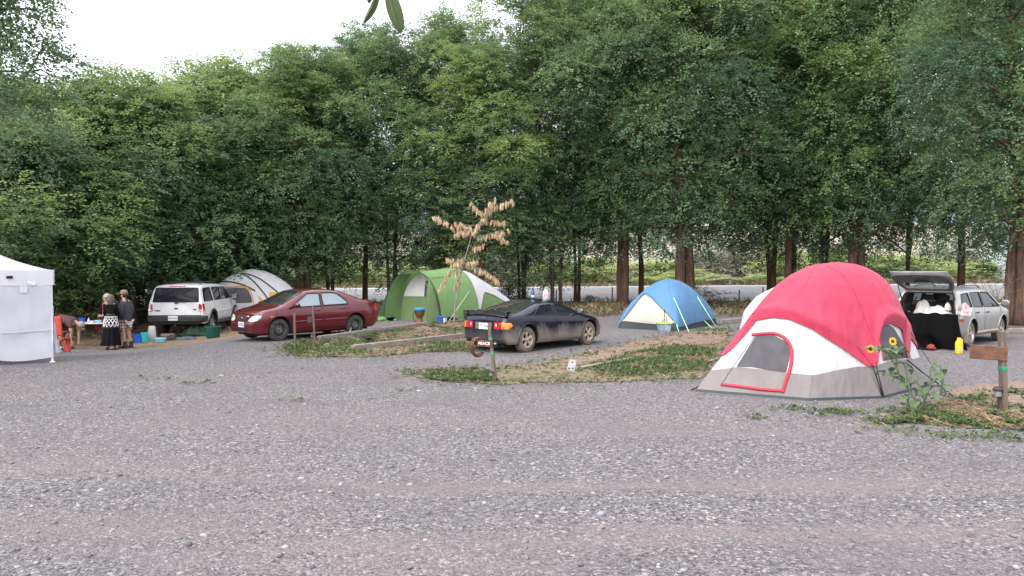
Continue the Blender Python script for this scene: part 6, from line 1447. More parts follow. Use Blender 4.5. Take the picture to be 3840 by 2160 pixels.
M_FLOW = mat('dark_flowered_cloth', (.035, .02, .03), .9, var=(14, (.30, .06, .08), .56, .62), wear=(22, (.42, .3, .3), .62, .66)); b = MB(); b.grid(skirt(.95, .20, .155, .23, .012), 88, 16, closed_u=True); b.build('flowered_skirt', M_FLOW, old, angle=180)
b = MB(); b.box((-.24, -.16, .62), (.10, .22, .26), bev=.05); b.tube(catmull([(-.24, -.22, .74), (-.20, -.14, .95), (-.24, -.08, .74)], 5), .012, 6); bag = b.build('hand_bag', mat('red_bag', (.34, .03, .035), .6), None); bag.location = fp + Vector((0, .3, 0)); bag.rotation_euler = (0, 0, R(-40)); tag(bag, 'small red bag held by the older white haired woman', 'bag')
for k in (-1, 1):
    b = MB(); b.box((k * .105, -.05, .04), (.095, .26, .07), bev=.03); b.build('shoe', M_BLK, old)
# ---- person bent double beside the canopy, reaching for the ground
fp = G(252, 1312); ben = thing('person', 'bent over person in maroon shirt and khaki cap reaching to the ground', 'person', fp + Vector((-.12, .1, 0)), R(0))
J = dict(pelvis=((-.24, 0, .82), (.13, .15)), waist=((-.10, 0, .93), (.125, .15)), chest=((.16, 0, .93), (.14, .16)), neck=((.36, 0, .80), .06), shl=((.25, -.17, .84), .066), shr=((.25, .17, .84), .066), ell=((.30, -.20, .55), .048), wrl=((.28, -.16, .30), .031), elr=((.32, .20, .55), .048), wrr=((.34, .14, .30), .031),
         hipl=((-.25, -.10, .78), .10), hipr=((-.25, .10, .78), .10), knl=((-.05, -.12, .46), .068), anl=((-.14, -.12, .09), .045), tol=((.05, -.13, .04), .038), knr=((.02, .12, .44), .068), anr=((-.02, .12, .09), .045), tor=((.16, .13, .04), .038))
E = list(BODY_E); J['skull'] = ((.48, 0, .74), (.095, .085)); J['jaw'] = ((.47, 0, .66), .055); E += [('neck', 'skull'), ('skull', 'jaw')]; hand(J, E, 'wrl', (.28, -.16, .30), (-.1, 0, -1), (1, .2, 0)); hand(J, E, 'wrr', (.34, .14, .30), (-.1, 0, -1), (1, -.2, 0))
body = skin_mesh('body', J, E, M_SKIN2, ben)
b = MB(); b.ball((.50, 0, .62), (.014, .014, .02), 8, 6); b.build('nose', M_SKIN2, body)
JJ = dict(pelvis=((-.20, 0, .86), (.16, .17)), waist=((-.08, 0, .94), (.155, .18)), chest=((.16, 0, .94), (.165, .19)), neck=((.29, 0, .86), (.10, .10)), shl=((.25, -.185, .85), .09), shr=((.25, .185, .85), .09), ell=((.30, -.21, .66), .072), elr=((.31, .21, .66), .072))
skin_mesh('maroon_shirt', JJ, [('pelvis', 'waist'), ('waist', 'chest'), ('chest', 'neck'), ('chest', 'shl'), ('chest', 'shr'), ('shl', 'ell'), ('shr', 'elr')], M_MAROON, ben)
JJ = dict(pelvis=((-.24, 0, .80), (.155, .17)), hipl=((-.24, -.10, .76), .125), hipr=((-.24, .10, .76), .125), knl=((-.05, -.12, .45), .10), knr=((.02, .12, .44), .10))
skin_mesh('rust_shorts', JJ, [('pelvis', 'hipl'), ('pelvis', 'hipr'), ('hipl', 'knl'), ('hipr', 'knr')], M_RUST_S, ben)
b = MB(); c = Vector((.50, 0, .755)); Mr = Matrix.Translation(c) @ Matrix.Rotation(R(62), 4, 'Y'); b.lathe([(.106, -.02), (.11, .02), (.095, .06), (.06, .09), (0, .1)], 18, Mr); b.grid(lambda i, j: Mr @ Vector((.09 + .08 * j / 3 * math.cos((i / 10 - .5) * 1.6), .095 * math.sin((i / 10 - .5) * PI), -.01)), 10, 3); b.build('cap', M_CAP2, ben)
for kx, ky in ((-.05, -.12), (.07, .12)):
    b = MB(); b.box((kx, ky, .045), (.30, .10, .08), bev=.035); b.build('shoe', M_BOOT, ben)
# ------------------------------------------------------------------ things standing about the camp
z1 = lambda x, y: (x / 2.898, 900 + y / 2.898)
z2 = lambda x, y: (500 + x / 4.262, 980 + y / 4.262)
z5 = lambda x, y: (1700 + x / 3.6219, 1060 + y / 3.6219)
z8 = lambda x, y: (3240 + x / 2.07, 960 + y / 2.07)
M_WOODG = mat('weathered_wood', (.20, .175, .15), .9, var=(3, (.29, .26, .23), .4, .65), wear=(8, (.11, .09, .075), .55, .7), bump=(18, .7), stretch=(1, 6, 6)); M_POST = mat('brown_post_wood', (.115, .09, .075), .9, var=(4, (.16, .13, .11), .4, .65), wear=(9, (.08, .06, .05), .56, .7), bump=(20, .7), stretch=(6, 6, 1))
M_RUST = mat('rusty_iron', (.06, .026, .02), .85, var=(9, (.16, .065, .035), .42, .62), wear=(20, (.05, .025, .02), .5, .65), bump=(30, .5)); M_GTAPE = mat('green_tape', (.01, .25, .12), .5); M_LETTER = mat('white_lettering', (.78, .76, .74), .7)
def solar_light(loc, label):
    t = thing('solar_light', label, 'garden light', loc); b = MB(); b.lathe([(.009, 0), (.009, .13)], 10); b.build('stake', M_BLACKPL, t)
    b = MB(); b.lathe([(.02, .13), (.034, .135), (.034, .185), (.03, .19)], 14); b.build('lens', mat('solar_lens', (.16, .16, .16), .3), t); b = MB(); b.lathe([(.048, .188), (.05, .20), (.03, .222), (0, .225)], 14); b.build('cap', M_BLACKPL, t); return t
# ---- PEACE post
pb = G(1860, 1434); pt_ = P(1835, 1237, pb.y + .02) - pb
pp = thing('sign_post', 'leaning wooden post with rusty plate lettered PEACE and green tape', 'sign', pb)
ax = pt_.normalized(); Mx = ax.to_track_quat('Z', 'Y').to_matrix(); L_ = pt_.length
b = MB(); b.box(ax * (L_ / 2 - .03), (.085, .05, L_ + .06), rot=Mx, bev=.006); b.build('post', M_POST, pp)
for t in (.825, .555):
    b = MB(); b.box(ax * (L_ * t), (.092, .057, .05), rot=Mx, bev=.004); b.build('tape_band', M_GTAPE, pp)
sg = ax * (L_ * .745); b = MB(); b.box(sg + Vector((-.115, -.045, 0)), (.29, .03, .125), rot=Matrix.Rotation(R(2), 3, 'Y'), bev=.006); sgn = b.build('sign_plate', M_RUST, pp)
text_part('PEACE', .072, 'lettering', M_LETTER, sgn, frame_matrix(sg + Vector((-.125, -.062, .0)), (1, 0, -.035), (.035, 0, 1)), .003, sx=1.02)
b = MB(); rc = sg + Vector((-.245, .02, -.07)); b.tube([rc + Vector((.15 * math.cos(a) * .70, .15 * math.cos(a) * .5 - .02, .165 * math.sin(a))) for a in np.linspace(R(40), R(322), 26)], .042, 8, flat=.6); b.tube([rc + Vector((-.03 + .13 * math.cos(a) * .70, .05 + .15 * math.cos(a) * .5, .155 * math.sin(a))) for a in np.linspace(R(60), R(300), 26)], .035, 8, flat=.6); b.build('iron_ring', M_RUST, pp)
solar_light(G(1846, 1434) + Vector((-.02, -.05, 0)), 'small black solar light at the foot of the PEACE post')
# ---- right hand post with a blank rusty plate
pb = G(3764, 1541); pt_ = P(3757, 1242, pb.y) - pb; p2 = thing('sign_post', 'upright wooden post with a blank rusty plate, beside the weeds', 'sign', pb); ax = pt_.normalized(); Mx = ax.to_track_quat('Z', 'Y').to_matrix(); L_ = pt_.length
b = MB(); b.box(ax * (L_ / 2 - .03), (.115, .07, L_ + .06), rot=Mx, bev=.007); b.build('post', M_POST, p2)
b = MB(); b.box(ax * (L_ * .535), (.122, .078, .055), rot=Mx, bev=.004); b.build('tape_band', M_GTAPE, p2)
c1 = P(3708, 1323, pb.y - .06) - pb; b = MB(); b.box(c1, (.545, .03, .205), rot=Matrix.Rotation(R(4), 3, 'Y'), bev=.006); b.build('sign_plate', mat('rusty_plate_worn', (.10, .05, .036), .85, var=(5, (.16, .075, .042), .42, .6), wear=(13, (.09, .07, .06), .54, .66), bump=(25, .5)), p2)
sl = solar_light(G(3742, 1541), 'black solar light with glass lens at the foot of the blank plate post'); sl.scale = (1.5, 1.5, 1.6)
# ---- two thin posts in front of the red sedan
for (bx, by), (tx, ty), lab, sign in (((1107, 1313), (1104, 1175), 'thin wooden post at the corner of the grass island, without a sign', False), ((1181, 1284), (1173, 1148), 'thin wooden post with a small dark sign hanging on its side', True)):
    pb = G(bx, by); pt_ = P(tx, ty, pb.y) - pb; t = thing('marker_post', lab, 'post', pb); ax = pt_.normalized(); Mx = ax.to_track_quat('Z', 'Y').to_matrix()
    b = MB(); b.box(ax * (pt_.length / 2 - .03), (.062, .045, pt_.length + .06), rot=Mx, bev=.005); b.build('post', M_POST, t)
    if sign:
        b = MB(); b.box(ax * (pt_.length * .63) + Vector((-.10, -.03, 0)), (.14, .02, .17), rot=Matrix.Rotation(R(-6), 3, 'Y'), bev=.006); b.build('sign_plate', mat('dark_sign_plate', (.045, .04, .055), .7), t)
    solar_light(G(bx - 10, by - 2), 'small dark solar light at the foot of the ' + ('signed thin post' if sign else 'plain corner post'))
# ---- landscape timbers
def timber(a, b_, w, h, label, lift=0., m=M_WOODG):
    p, q = G(*a), G(*b_); d = q - p; c = (p + q) / 2; t = MB(); t.box((0, 0, h / 2 + lift), (d.length, w, h), bev=.012); o = t.build('landscape_timber', m); o.location = c; o.rotation_euler = (0, -math.asin(max(-1, min(1, d.z / d.length))), math.atan2(d.y, d.x))
    return tag(o, label, 'timber', 'timbers edging the pitches')
timber((1195, 1280), (1600, 1222), .13, .15, 'long grey timber at the back of the grass island, running to the drum'); timber((1323, 1318), (1738, 1270), .13, .16, 'grey timber across the middle of the grass island, nearest the black coupe')
timber((2175, 1389), (2372, 1352), .11, .08, 'pale worn timber sunk in the grass behind the PEACE post'); timber((2700, 1216), (2800, 1206), .16, .16, 'short grey timber between the blue tent and the red tent'); timber((1690, 1214), (1792, 1208), .14, .13, 'short brown timber by the right end of the green tent', m=M_POST)
timber((3780, 1250), (3990, 1243), .16, .15, 'grey timber at the right edge beside the silver wagon')
def tile(px, py, tilt, rz, w, h, label, holes):
    t = thing('marker_block', label, 'marker block', G(px, py), rz); b = MB(); Mr = Matrix.Rotation(R(tilt), 3, 'X'); b.box(Mr @ Vector((0, 0, h / 2)), (w, .05, h), rot=Mr, bev=.01); b.build('block', mat('pale_block', (.25, .247, .26), .8, var=(8, (.17, .168, .168), .45, .65)), t)
    for hx, hz in holes:
        b = MB(); b.lathe([(.018, 0), (.018, .004)], 12, Matrix.Translation(Mr @ Vector((hx, -.027, hz))) @ Mr.to_4x4() @ Matrix.Rotation(R(90), 4, 'X')); b.build('hole', M_SEAM, t)
tile(1300, 1259, -24, R(-18), .22, .27, 'pale block with two slots leaning on the timber by the sedan rear wheel', ((-.05, .10), (.05, .10))); tile(2140, 1394, -40, R(-22), .17, .28, 'pale leaning block with holes in the grass behind the PEACE post', ((0, .21), (-.04, .06), (.04, .06)))
# ---- dead clump, cooler, drum and the odds and ends at the green tent
c = G(1384, 1283); r = random.Random(3); b = MB()
for k in range(60):
    a = r.uniform(0, 2 * PI); l = r.uniform(.1, .3); e = r.uniform(.1, 1.2); b.tube([(0, 0, .02), (math.cos(a) * l * .5 * math.cos(e), math.sin(a) * l * .5, l * .6 * math.sin(e) + .04), (math.cos(a) * l, math.sin(a) * l, l * math.sin(e) * .8 + .01)], [.014, .009, .004], 4)
o = b.build('root_clump', mat('dead_root', (.05, .03, .025), .9)); o.location = c; tag(o, 'dark tangled root clump lying on the grass between two timbers', 'root clump')
dp_ = G(1574, 1219); dm = thing('djembe_drum', 'carved wooden goblet drum with blue cover outside the green tent', 'drum', dp_); sc_ = .645 / .64
M_DRUM = mat('drum_wood', (.23, .085, .035), .5, var=(4, (.15, .05, .022), .4, .6), stretch=(6, 6, 1), coat=.2)
b = MB(); b.lathe([(.135, 0), (.138, .02), (.115, .13), (.095, .24), (.098, .28), (.14, .36), (.17, .44), (.175, .52), (.168, .54)], 28); b.build('drum_shell', M_DRUM, dm)
b = MB(); b.lathe([(.172, .50), (.185, .505), (.185, .545), (.175, .55)], 28, cap=False)
for k in range(22):
    a = 2 * PI * k / 22; b.tube([(math.cos(a) * .183, math.sin(a) * .183, .51), (math.cos(a + .12) * .165, math.sin(a + .12) * .165, .40), (math.cos(a) * .108, math.sin(a) * .108, .29)], .006, 4)
b.lathe([(.105, .275), (.114, .28), (.105, .29)], 20, cap=False); b.build('tuning_ropes', mat('dark_rope', (.07, .04, .03), .9), dm)
b = MB(); b.lathe([(.187, .53), (.20, .545), (.198, .59), (.17, .62), (.06, .63), (0, .628)], 28); b.build('drum_cover', mat('blue_cover', (.03, .20, .42), .8, bump=(14, .8)), dm)
b = MB(); b.tube(catmull([(-.17, -.05, .52), (-.24, -.06, .36), (-.20, -.05, .18), (-.13, -.04, .10)], 6), .02, 6, flat=.5); b.build('carry_strap', M_BLK, dm)
p = G(1652, 1217); cb = thing('cooler_box', 'blue and white cooler box under the edge of the green tent', 'cooler', p + Vector((0, .5, 0)), R(-14)); b = MB(); b.box((-.03, 0, .12), (.27, .26, .22), bev=.02); b.build('cooler_body', mat('blue_cooler_plastic', (.03, .08, .33), .45), cb); b = MB(); b.box((.135, 0, .12), (.06, .262, .225), bev=.015); b.build('cooler_end', mat('white_cooler_plastic', (.65, .65, .68), .4), cb); b = MB(); b.box((0, 0, .245), (.34, .28, .04), bev=.012); b.build('cooler_lid', mat('blue_cooler_plastic', (.03, .08, .33), .45), cb)
def lump(name, label, cat, loc, size, m, seed, rz=0., amp=.22, flat=.1):
    b = MB()
    def fn(i, j):
        a = 2 * PI * i / 30; t = PI / 2 * (1 - j / 12) ; n = mnoise.noise(Vector((math.cos(a) * 1.8, math.sin(a) * 1.8, j * .22 + seed))) + .5 * mnoise.noise(Vector((math.cos(a) * 4.5, math.sin(a) * 4.5, j * .5 + seed)))
        k = 1 + amp * n; return Vector((size[0] / 2 * math.sin(t) ** .55 * math.cos(a) * k, size[1] / 2 * math.sin(t) ** .55 * math.sin(a) * k, size[2] * (j / 12) * (1 + amp * 1.2 * n)))
    b.grid(fn, 30, 12, closed_u=True); o = b.build(name, m, None, angle=180); o.location = loc; o.rotation_euler = (0, 0, rz); return tag(o, label, cat)
lump('bag', 'black bag beside the cooler box at the green tent', 'bag', G(1690, 1210) + Vector((0, .4, 0)), (.55, .3, .2), M_BLK, 3)
lump('stuff_sack', 'crumpled green tent sack lying at the left foot of the green tent', 'sack', G(1428, 1205), (.55, .35, .17), M_GREEN_F, 5, amp=.4)
p = G(1462, 1202); fpn = thing('fire_pan', 'low black pan on the gravel in the green tent porch', 'pan', p); b = MB(); b.lathe([(.12, .0), (.17, .04), (.24, .11), (.25, .125), (.235, .115), (.15, .05), (0, .04)], 24); b.build('pan', M_BLK, fpn); b = MB(); b.box((.20, -.06, .05), (.10, .04, .08), bev=.01); b.build('tag_plate', mat('white_tag', (.6, .6, .6), .6), fpn)
# ---- pile behind the white car
def tub(name, label, cat, loc, r0, r1, h, m, rim=None, sx=1., sy=1., rz=0.):
    t = thing(name, label, cat, loc, rz); Md = Matrix.Diagonal((sx, sy, 1, 1)); b = MB(); b.lathe([(r0 * .97, 0), (r0, .01), (r1, h), (r1 * .97, h), (r0 * .96, .03), (0, .03)], 28, Md, cap=False)
    for k in range(14):
        a = 2 * PI * k / 14; b.tube([Md @ Vector((math.cos(a) * r0, math.sin(a) * r0, .02)), Md @ Vector((math.cos(a) * r1, math.sin(a) * r1, h * .95))], .006, 4)
    b.build('tub_body', m, t); b = MB(); b.lathe([(r1 * .97, h - .035), (r1 * 1.10, h - .03), (r1 * 1.10, h + .01), (r1 * .98, h + .015)], 28, Md, cap=False); b.build('tub_rim', rim or m, t); return t
M_TEALP = mat('teal_plastic', (.006, .075, .062), .4, var=(5, (.008, .09, .075), .4, .6))
tub('storage_tub', 'round teal green plastic tub on the gravel behind the white car', 'tub', G(799, 1268), .215, .245, .40, M_TEALP)
lump('tarp_bundle', 'bundled dark green tarpaulin between the shoes and the teal tub', 'tarpaulin', G(728, 1262), (.95, .5, .34), mat('dark_green_tarp', (.012, .042, .022), .6, bump=(6, 1.)), 9, R(10), .45)
lump('folded_blanket', 'flat slate grey blanket lying in front of the green tarpaulin', 'blanket', G(700, 1275), (.72, .35, .11), mat('slate_cloth', (.075, .09, .14), .9, bump=(9, .8)), 13, R(4), .3)
lump('duffel_bag', 'dark brown bag left of the folded slate blanket', 'bag', G(643, 1276), (.46, .3, .16), mat('dark_bag_cloth', (.035, .026, .028), .85, bump=(12, .8)), 17, 0, .35)
p = G(603, 1283); bx_ = thing('storage_box', 'small light blue plastic box on the gravel', 'box', p, R(6)); b = MB(); b.box((0, 0, .06), (.30, .2, .12), bev=.015); b.build('box_body', mat('light_blue_plastic', (.12, .36, .52), .45), bx_); b = MB(); b.box((0, 0, .128), (.33, .22, .022), bev=.008); b.build('box_lid', mat('pale_blue_plastic', (.34, .55, .64), .45), bx_)
p = G(618, 1264) + Vector((0, .35, 0)); bx_ = thing('cardboard_box', 'flat pale cardboard tray under the rear bumper of the white car', 'box', p, R(-4)); b = MB(); b.box((0, 0, .05), (.48, .3, .10), bev=.006); b.build('tray', mat('pale_card', (.36, .32, .29), .9), bx_)
b = MB(); b.lathe([(.15, 0), (.155, .02), (.118, .47), (.10, .50), (.0, .51)], 24, Matrix.Diagonal((1, .8, 1, 1))); o = b.build('white_bin', mat('greyish_white_plastic', (.44, .44, .47), .5, var=(3, (.36, .36, .39), .4, .6))); o.location = G(570, 1278); tag(o, 'tall tapered white bin standing at the left rear corner of the white car', 'bin')
def tote(label, loc, w, h, m, rz):
    t = thing('tote_bag', label, 'bag', loc, rz); b = MB(); b.grid(lambda i, j: (lambda a, z: Vector((w / 2 * (1 - .12 * z) * math.copysign(abs(math.cos(a)) ** .5, math.cos(a)), .11 * (1 - .5 * z) * math.copysign(abs(math.sin(a)) ** .6, math.sin(a)) + .012 * math.sin(a * 5 + z * 4), z * h)))(2 * PI * i / 28, j / 8), 28, 8, closed_u=True); b.build('bag_body', m, t)
    for s in (-1, 1):
        b = MB(); b.tube(catmull([(-w * .22, s * .05, h * .97), (-w * .15, s * .06, h * 1.2), (w * .15, s * .06, h * 1.2), (w * .22, s * .05, h * .97)], 5), .011, 6, flat=.5); b.build('bag_handle', M_BLK, t)
    return t
tote('bright blue cloth bag, furthest left of the pile behind the white car', G(516, 1286), .27, .30, mat('royal_blue_cloth', (.012, .09, .42), .8, bump=(10, .6)), R(8)); tote('turquoise bag between the blue bag and the white bin', G(542, 1281), .26, .32, mat('turquoise_cloth', (.03, .40, .38), .8, bump=(10, .5)), R(-4))
# ---- camp chair and folding table by the canopy
M_CHAIR = mat('red_orange_canvas', (.42, .055, .035), .85, bump=(10, .5)); M_TUBE = mat('dark_metal_tube', (.05, .05, .055), .5)
p = G(237, 1325); ch = thing('folding_chair', 'red orange folding camp chair beside the canopy curtain', 'chair', p, R(160)); ch.scale = (.52, .6, 1)
for s in (-1, 1):
    b = MB(); b.tube([(s * .24, -.24, 0), (s * .24, .20, .62), (s * .24, .26, 1.05)], .013, 8); b.tube([(s * .24, .26, 0), (s * .24, -.22, .60)], .013, 8); b.build('side_frame', M_TUBE, ch); b = MB(); b.box((s * .24, -.02, .615), (.05, .44, .025), bev=.008); b.build('armrest', M_CHAIR, ch)
b = MB(); b.grid(lambda i, j: Vector((-.235 + .47 * i / 8, -.22 + .42 * j / 6, .43 - .045 * math.sin(i / 8 * PI))), 8, 6); b.build('seat', M_CHAIR, ch, solid=.012); b = MB(); b.grid(lambda i, j: Vector((-.235 + .47 * i / 8, .20 + .07 * j / 8 + .035 * math.sin(i / 8 * PI), .50 + .56 * j / 8)), 8, 8); b.build('backrest', M_CHAIR, ch, solid=.012)
b = MB(); b.grid(lambda i, j: Vector((-.25 + .5 * i / 8, -.23 - .02 * math.sin(i / 8 * PI), .02 + .42 * j / 6)), 8, 6); b.build('front_drape', M_CHAIR, ch, solid=.01)
tp = G(300, 1300) + Vector((.12, .35, 0)); tb_ = thing('folding_table', 'white folding table with dark legs, supplies on its top', 'table', tp, R(8)); TH = .72
b = MB(); b.box((0, 0, TH), (1.25, .6, .045), bev=.015); b.build('table_top', mat('white_table_plastic', (.62, .62, .64), .5), tb_)
for s in (-1, 1):
    b = MB()
    for q in (-1, 1): b.tube([(s * .36, q * .22, TH - .02), (s * .40, q * .23, TH * .5), (s * .54, q * .25, 0)], .014, 8)
    b.tube([(s * .40, -.23, TH * .5), (s * .40, .23, TH * .5)], .012, 8); b.build('leg_frame', M_TUBE, tb_)
def on_table(u, v): return tp + Matrix.Rotation(R(8), 3, 'Z') @ Vector((u, v, TH + .023))
t = thing('plastic_crate', 'blue open plastic crate on the folding table', 'crate', on_table(-.22, 0), R(14)); b = MB(); b.lathe([(.085, 0), (.10, .15), (.095, .15), (.08, .012), (0, .012)], 4, Matrix.Rotation(R(45), 4, 'Z') @ Matrix.Diagonal((1.2, 1, 1, 1)), cap=False); b.build('crate_body', mat('blue_crate', (.02, .08, .40), .45), t)
b = MB(); b.box((0, 0, .035), (.26, .17, .07), bev=.012); o = b.build('food_container', mat('pale_teal_plastic', (.22, .55, .60), .4)); o.location = on_table(.28, -.02); o.rotation_euler = (0, 0, .2); tag(o, 'pale turquoise container on the folding table', 'container')
b = MB(); b.box((0, 0, .03), (.20, .14, .06), bev=.01); o = b.build('snack_box', mat('pinkish_card', (.50, .30, .36), .7, var=(14, (.6, .56, .56), .48, .55))); o.location = on_table(.10, -.14); tag(o, 'pink and white packet at the front of the folding table', 'box')
b = MB(); b.lathe([(.03, 0), (.032, .01), (.032, .10), (.012, .125), (.012, .15), (0, .152)], 14); o = b.build('small_bottle', mat('white_bottle', (.6, .6, .62), .4)); o.location = on_table(-.04, .05); tag(o, 'small white bottle beside the blue crate on the table', 'bottle')
b = MB(); b.grid(lambda i, j: Vector((.18 * (i / 8 - .5), .14 * (j / 6 - .5), .075 + .03 * math.sin(i * 1.2) * math.cos(j))), 8, 6); o = b.build('dish_cloth', mat('turquoise_dish_cloth', (.05, .42, .48), .8)); o.location = on_table(.40, .03); tag(o, 'turquoise cloth heaped at the right end of the folding table', 'cloth')
md = o.modifiers.new('thickness', 'SOLIDIFY'); md.thickness = .06; md.offset = -1
# ---- clear tub with a green lid at the blue tent, tool handles standing in it
p = G(*z6(1118, 1140)); tb2 = thing('storage_tub', 'clear plastic tub with lime green lid in front of the blue tent', 'tub', p + Vector((0, -.05, 0)), R(5)); M_CLRT = mat('clear_tub_plastic', (.24, .30, .40), .35, var=(7, (.40, .46, .50), .5, .6), wear=(5, (.12, .26, .28), .56, .66))
b = MB(); b.lathe([(.215, 0), (.225, .01), (.275, .26), (0, .262)], 4, Matrix.Rotation(R(45), 4, 'Z') @ Matrix.Diagonal((1., 1, 1, 1))); b.build('tub_body', M_CLRT, tb2, angle=30)
M_LIMEP = mat('lime_plastic', (.24, .52, .06), .4); b = MB(); b.box((0, 0, .275), (.45, .45, .035), bev=.012); b.box((0, 0, .295), (.38, .38, .02), bev=.008); b.build('tub_lid', M_LIMEP, tb2)
b = MB(); b.tube([(0, 0, 0), (0, 0, .42)], .010, 6); b.tube([(0, 0, .20), (.07, 0, .20), (.07, 0, .0)], .009, 6); b.tube([(0, 0, .12), (-.04, 0, .05), (-.10, 0, .01)], .009, 6); o = b.build('toasting_fork', M_BLK); o.location = p + Vector((.02, -.05, .306)); tag(o, 'black forked rod standing on the lime green tub lid', 'rod')
# ---- bedding, blanket and bag at the wagon
def W(x, y, z): return WAGM @ Vector((x, y, z))
M_BED = mat('pale_printed_quilt', (.50, .58, .62), .9, var=(9, (.62, .45, .50), .52, .60), wear=(14, (.30, .50, .55), .58, .64), bump=(7, .9)); M_BED2 = mat('white_bedding', (.60, .58, .58), .9, bump=(6, .9))
def lump_w(name, label, cat, c, size, m, seed, amp=.2): return lump(name, label, cat, W(*c), size, m, seed, WAGH, amp)
lump_w('quilt', 'pale printed quilt heaped in the open back of the silver wagon', 'quilt', (-1.92, -.18, .64), (.55, .95, .42), M_BED, 21, .18); lump_w('pillow', 'white pillow behind the quilt in the silver wagon', 'pillow', (-1.6, .28, .64), (.3, .55, .55), M_BED2, 25, .12)
lump_w('soft_toy', 'pale soft toy resting on the quilt at the right', 'soft toy', (-1.98, -.46, .98), (.17, .17, .20), mat('cream_plush', (.62, .56, .50), .95), 29, .12)
lump_w('bag', 'grey bag in the left of the open wagon boot', 'bag', (-1.95, .50, .64), (.4, .3, .26), mat('grey_bag_cloth', (.16, .16, .17), .9), 31)
b = MB()
def drape(i, j):
    u = i / 40; t = j / 18; y = (.72 - 1.42 * u) - .30 * u * t ** .8; wv = .05 * math.sin(u * 19 + 1.2 * math.sin(t * 3)) * (.3 + t) + .10 * mnoise.noise(Vector((u * 4, t * 3, 2)))
    if t < .22: q = t / .22; x = -1.98 - .34 * q; z = .80 + .02 * math.sin(u * 12) + .10 * math.sin(q * PI / 2)
    else: q = (t - .22) / .78; x = -2.32 - .34 * math.sin(min(1, q * 1.25) * PI * .62) ** .8 - wv * 1.2; z = .90 - .87 * q
    ex = 1 + .16 * t; return Vector((x, -.02 + (y + .02) * ex, z + .012 * math.sin(u * 31 + t * 4)))
b.grid(drape, 40, 18); o = b.build('black_blanket', mat('black_blanket_cloth', (.0045, .0045, .005), 1., bump=(14, .6), spec=.04), None, angle=180, solid=.02); o.location = wag.root.location; o.rotation_euler = (0, 0, WAGH); tag(o, 'black blanket hanging from the open wagon boot to the ground', 'blanket')
p = G(3596, 1326); yj = thing('fuel_jug', 'yellow plastic jug on the gravel beside the black blanket', 'jug', p, R(30)); M_YP = mat('yellow_plastic', (.72, .45, .01), .4); b = MB(); b.lathe([(0, 0), (.10, .004), (.108, .02), (.108, .24), (.10, .28), (.055, .335), (.045, .35)], 20, Matrix.Diagonal((1, .72, 1, 1))); b.tube(catmull([(.05, 0, .33), (.12, 0, .33), (.125, 0, .24), (.10, 0, .16)], 5), .018, 8); b.build('jug_body', M_YP, yj); b = MB(); b.lathe([(.045, .345), (.045, .385), (0, .387)], 14); b.build('cap', M_YP, yj); b = MB(); b.grid(lambda i, j: (.1095 * math.cos(3.6 + i * .2), .079 * math.sin(3.6 + i * .2), .06 + .12 * j), 8, 1); b.build('label_band', mat('yellow_label', (.75, .60, .12), .5, var=(26, (.35, .12, .05), .56, .6)), yj)
p = W(-2.85, .05, .0); p.z = ground_z(p.x, p.y) + .012; b = MB(); b.grid(lambda i, j: Vector((.5 * (i / 8 - .5), 1.1 * (j / 8 - .5), .01 * math.sin(i * 1.7 + j))), 8, 8); o = b.build('ground_mat', M_BLK, None, solid=.008); o.location = p; o.rotation_euler = (0, 0, WAGH); tag(o, 'flat black mat on the gravel at the foot of the black blanket', 'mat')
lump('cloth', 'small rust red cloth on the black mat behind the wagon', 'cloth', W(-2.78, -.35, .03), (.2, .26, .10), mat('rust_cloth', (.22, .04, .025), .9), 35, 0, .3)
lump_w('carrier_bag', 'pink and white plastic bag hung over the wagon tail lamp', 'bag', (-2.04, -.92, .88), (.44, .24, .27), mat('pink_white_plastic', (.58, .30, .31), .3, var=(5, (.62, .58, .57), .5, .56), wear=(7, (.48, .07, .09), .57, .62), coat=.4, bump=(9, 1.)), 37, .3)
# ------------------------------------------------------------------ dead sapling, sunflowers, shrubs, fences, the far side of the road
zb = lambda x, y: (1550 + x / 2.587, 680 + y / 2.587)
base = G(1703, 1226); sap = thing('dead_sapling', 'dead sapling with withered tan leaves in front of the green tent', 'tree', base)
r = random.Random(77); M_SBARK = mat('sapling_bark', (.20, .155, .13), .9, var=(8, (.28, .22, .19), .4, .6)); M_DRY = attr_mat('dry_leaf', .85, .3)
lines = [([(395, 1412), (402, 1250), (420, 1120), (440, 1000), (470, 850), (505, 730), (540, 620), (570, 500), (620, 430), (690, 330), (760, 230), (800, 150)], .034, 0, .42), ([(560, 530), (500, 490), (450, 470), (340, 400), (250, 355), (200, 330)], .014, -.3, .1), ([(600, 430), (500, 420), (400, 385)], .010, .3, .1), ([(580, 555), (700, 520), (800, 490), (920, 465)], .013, .25, .15), ([(720, 520), (820, 515), (900, 575)], .009, .1, .2), ([(700, 315), (800, 240), (900, 205), (965, 175)], .010, -.2, .1), ([(690, 330), (620, 262), (560, 190)], .009, .2, .1), ([(690, 355), (720, 370), (800, 382), (880, 385)], .009, .35, .1), ([(470, 850), (400, 765), (330, 750)], .011, -.3, .1), ([(465, 868), (600, 855), (700, 865), (780, 930), (830, 965)], .012, .3, .25), ([(460, 890), (380, 862), (300, 920), (255, 1040)], .011, -.2, .1), ([(490, 790), (560, 785), (625, 752)], .009, .2, .1), ([(640, 405), (700, 300), (740, 200)], .009, -.3, .1), ([(570, 500), (480, 480), (420, 500)], .009, .4, .1), ([(540, 620), (600, 640), (680, 600)], .008, -.2, .2), ([(460, 900), (430, 960), (410, 1010)], .008, .3, .2), ([(500, 740), (450, 760), (400, 800)], .009, -.4, .1)]
stem = MB(); LV = []; LF = []; LC = []
def tree_pt(x, y, dy): return P(*zb(x, y), base.y + dy) - base
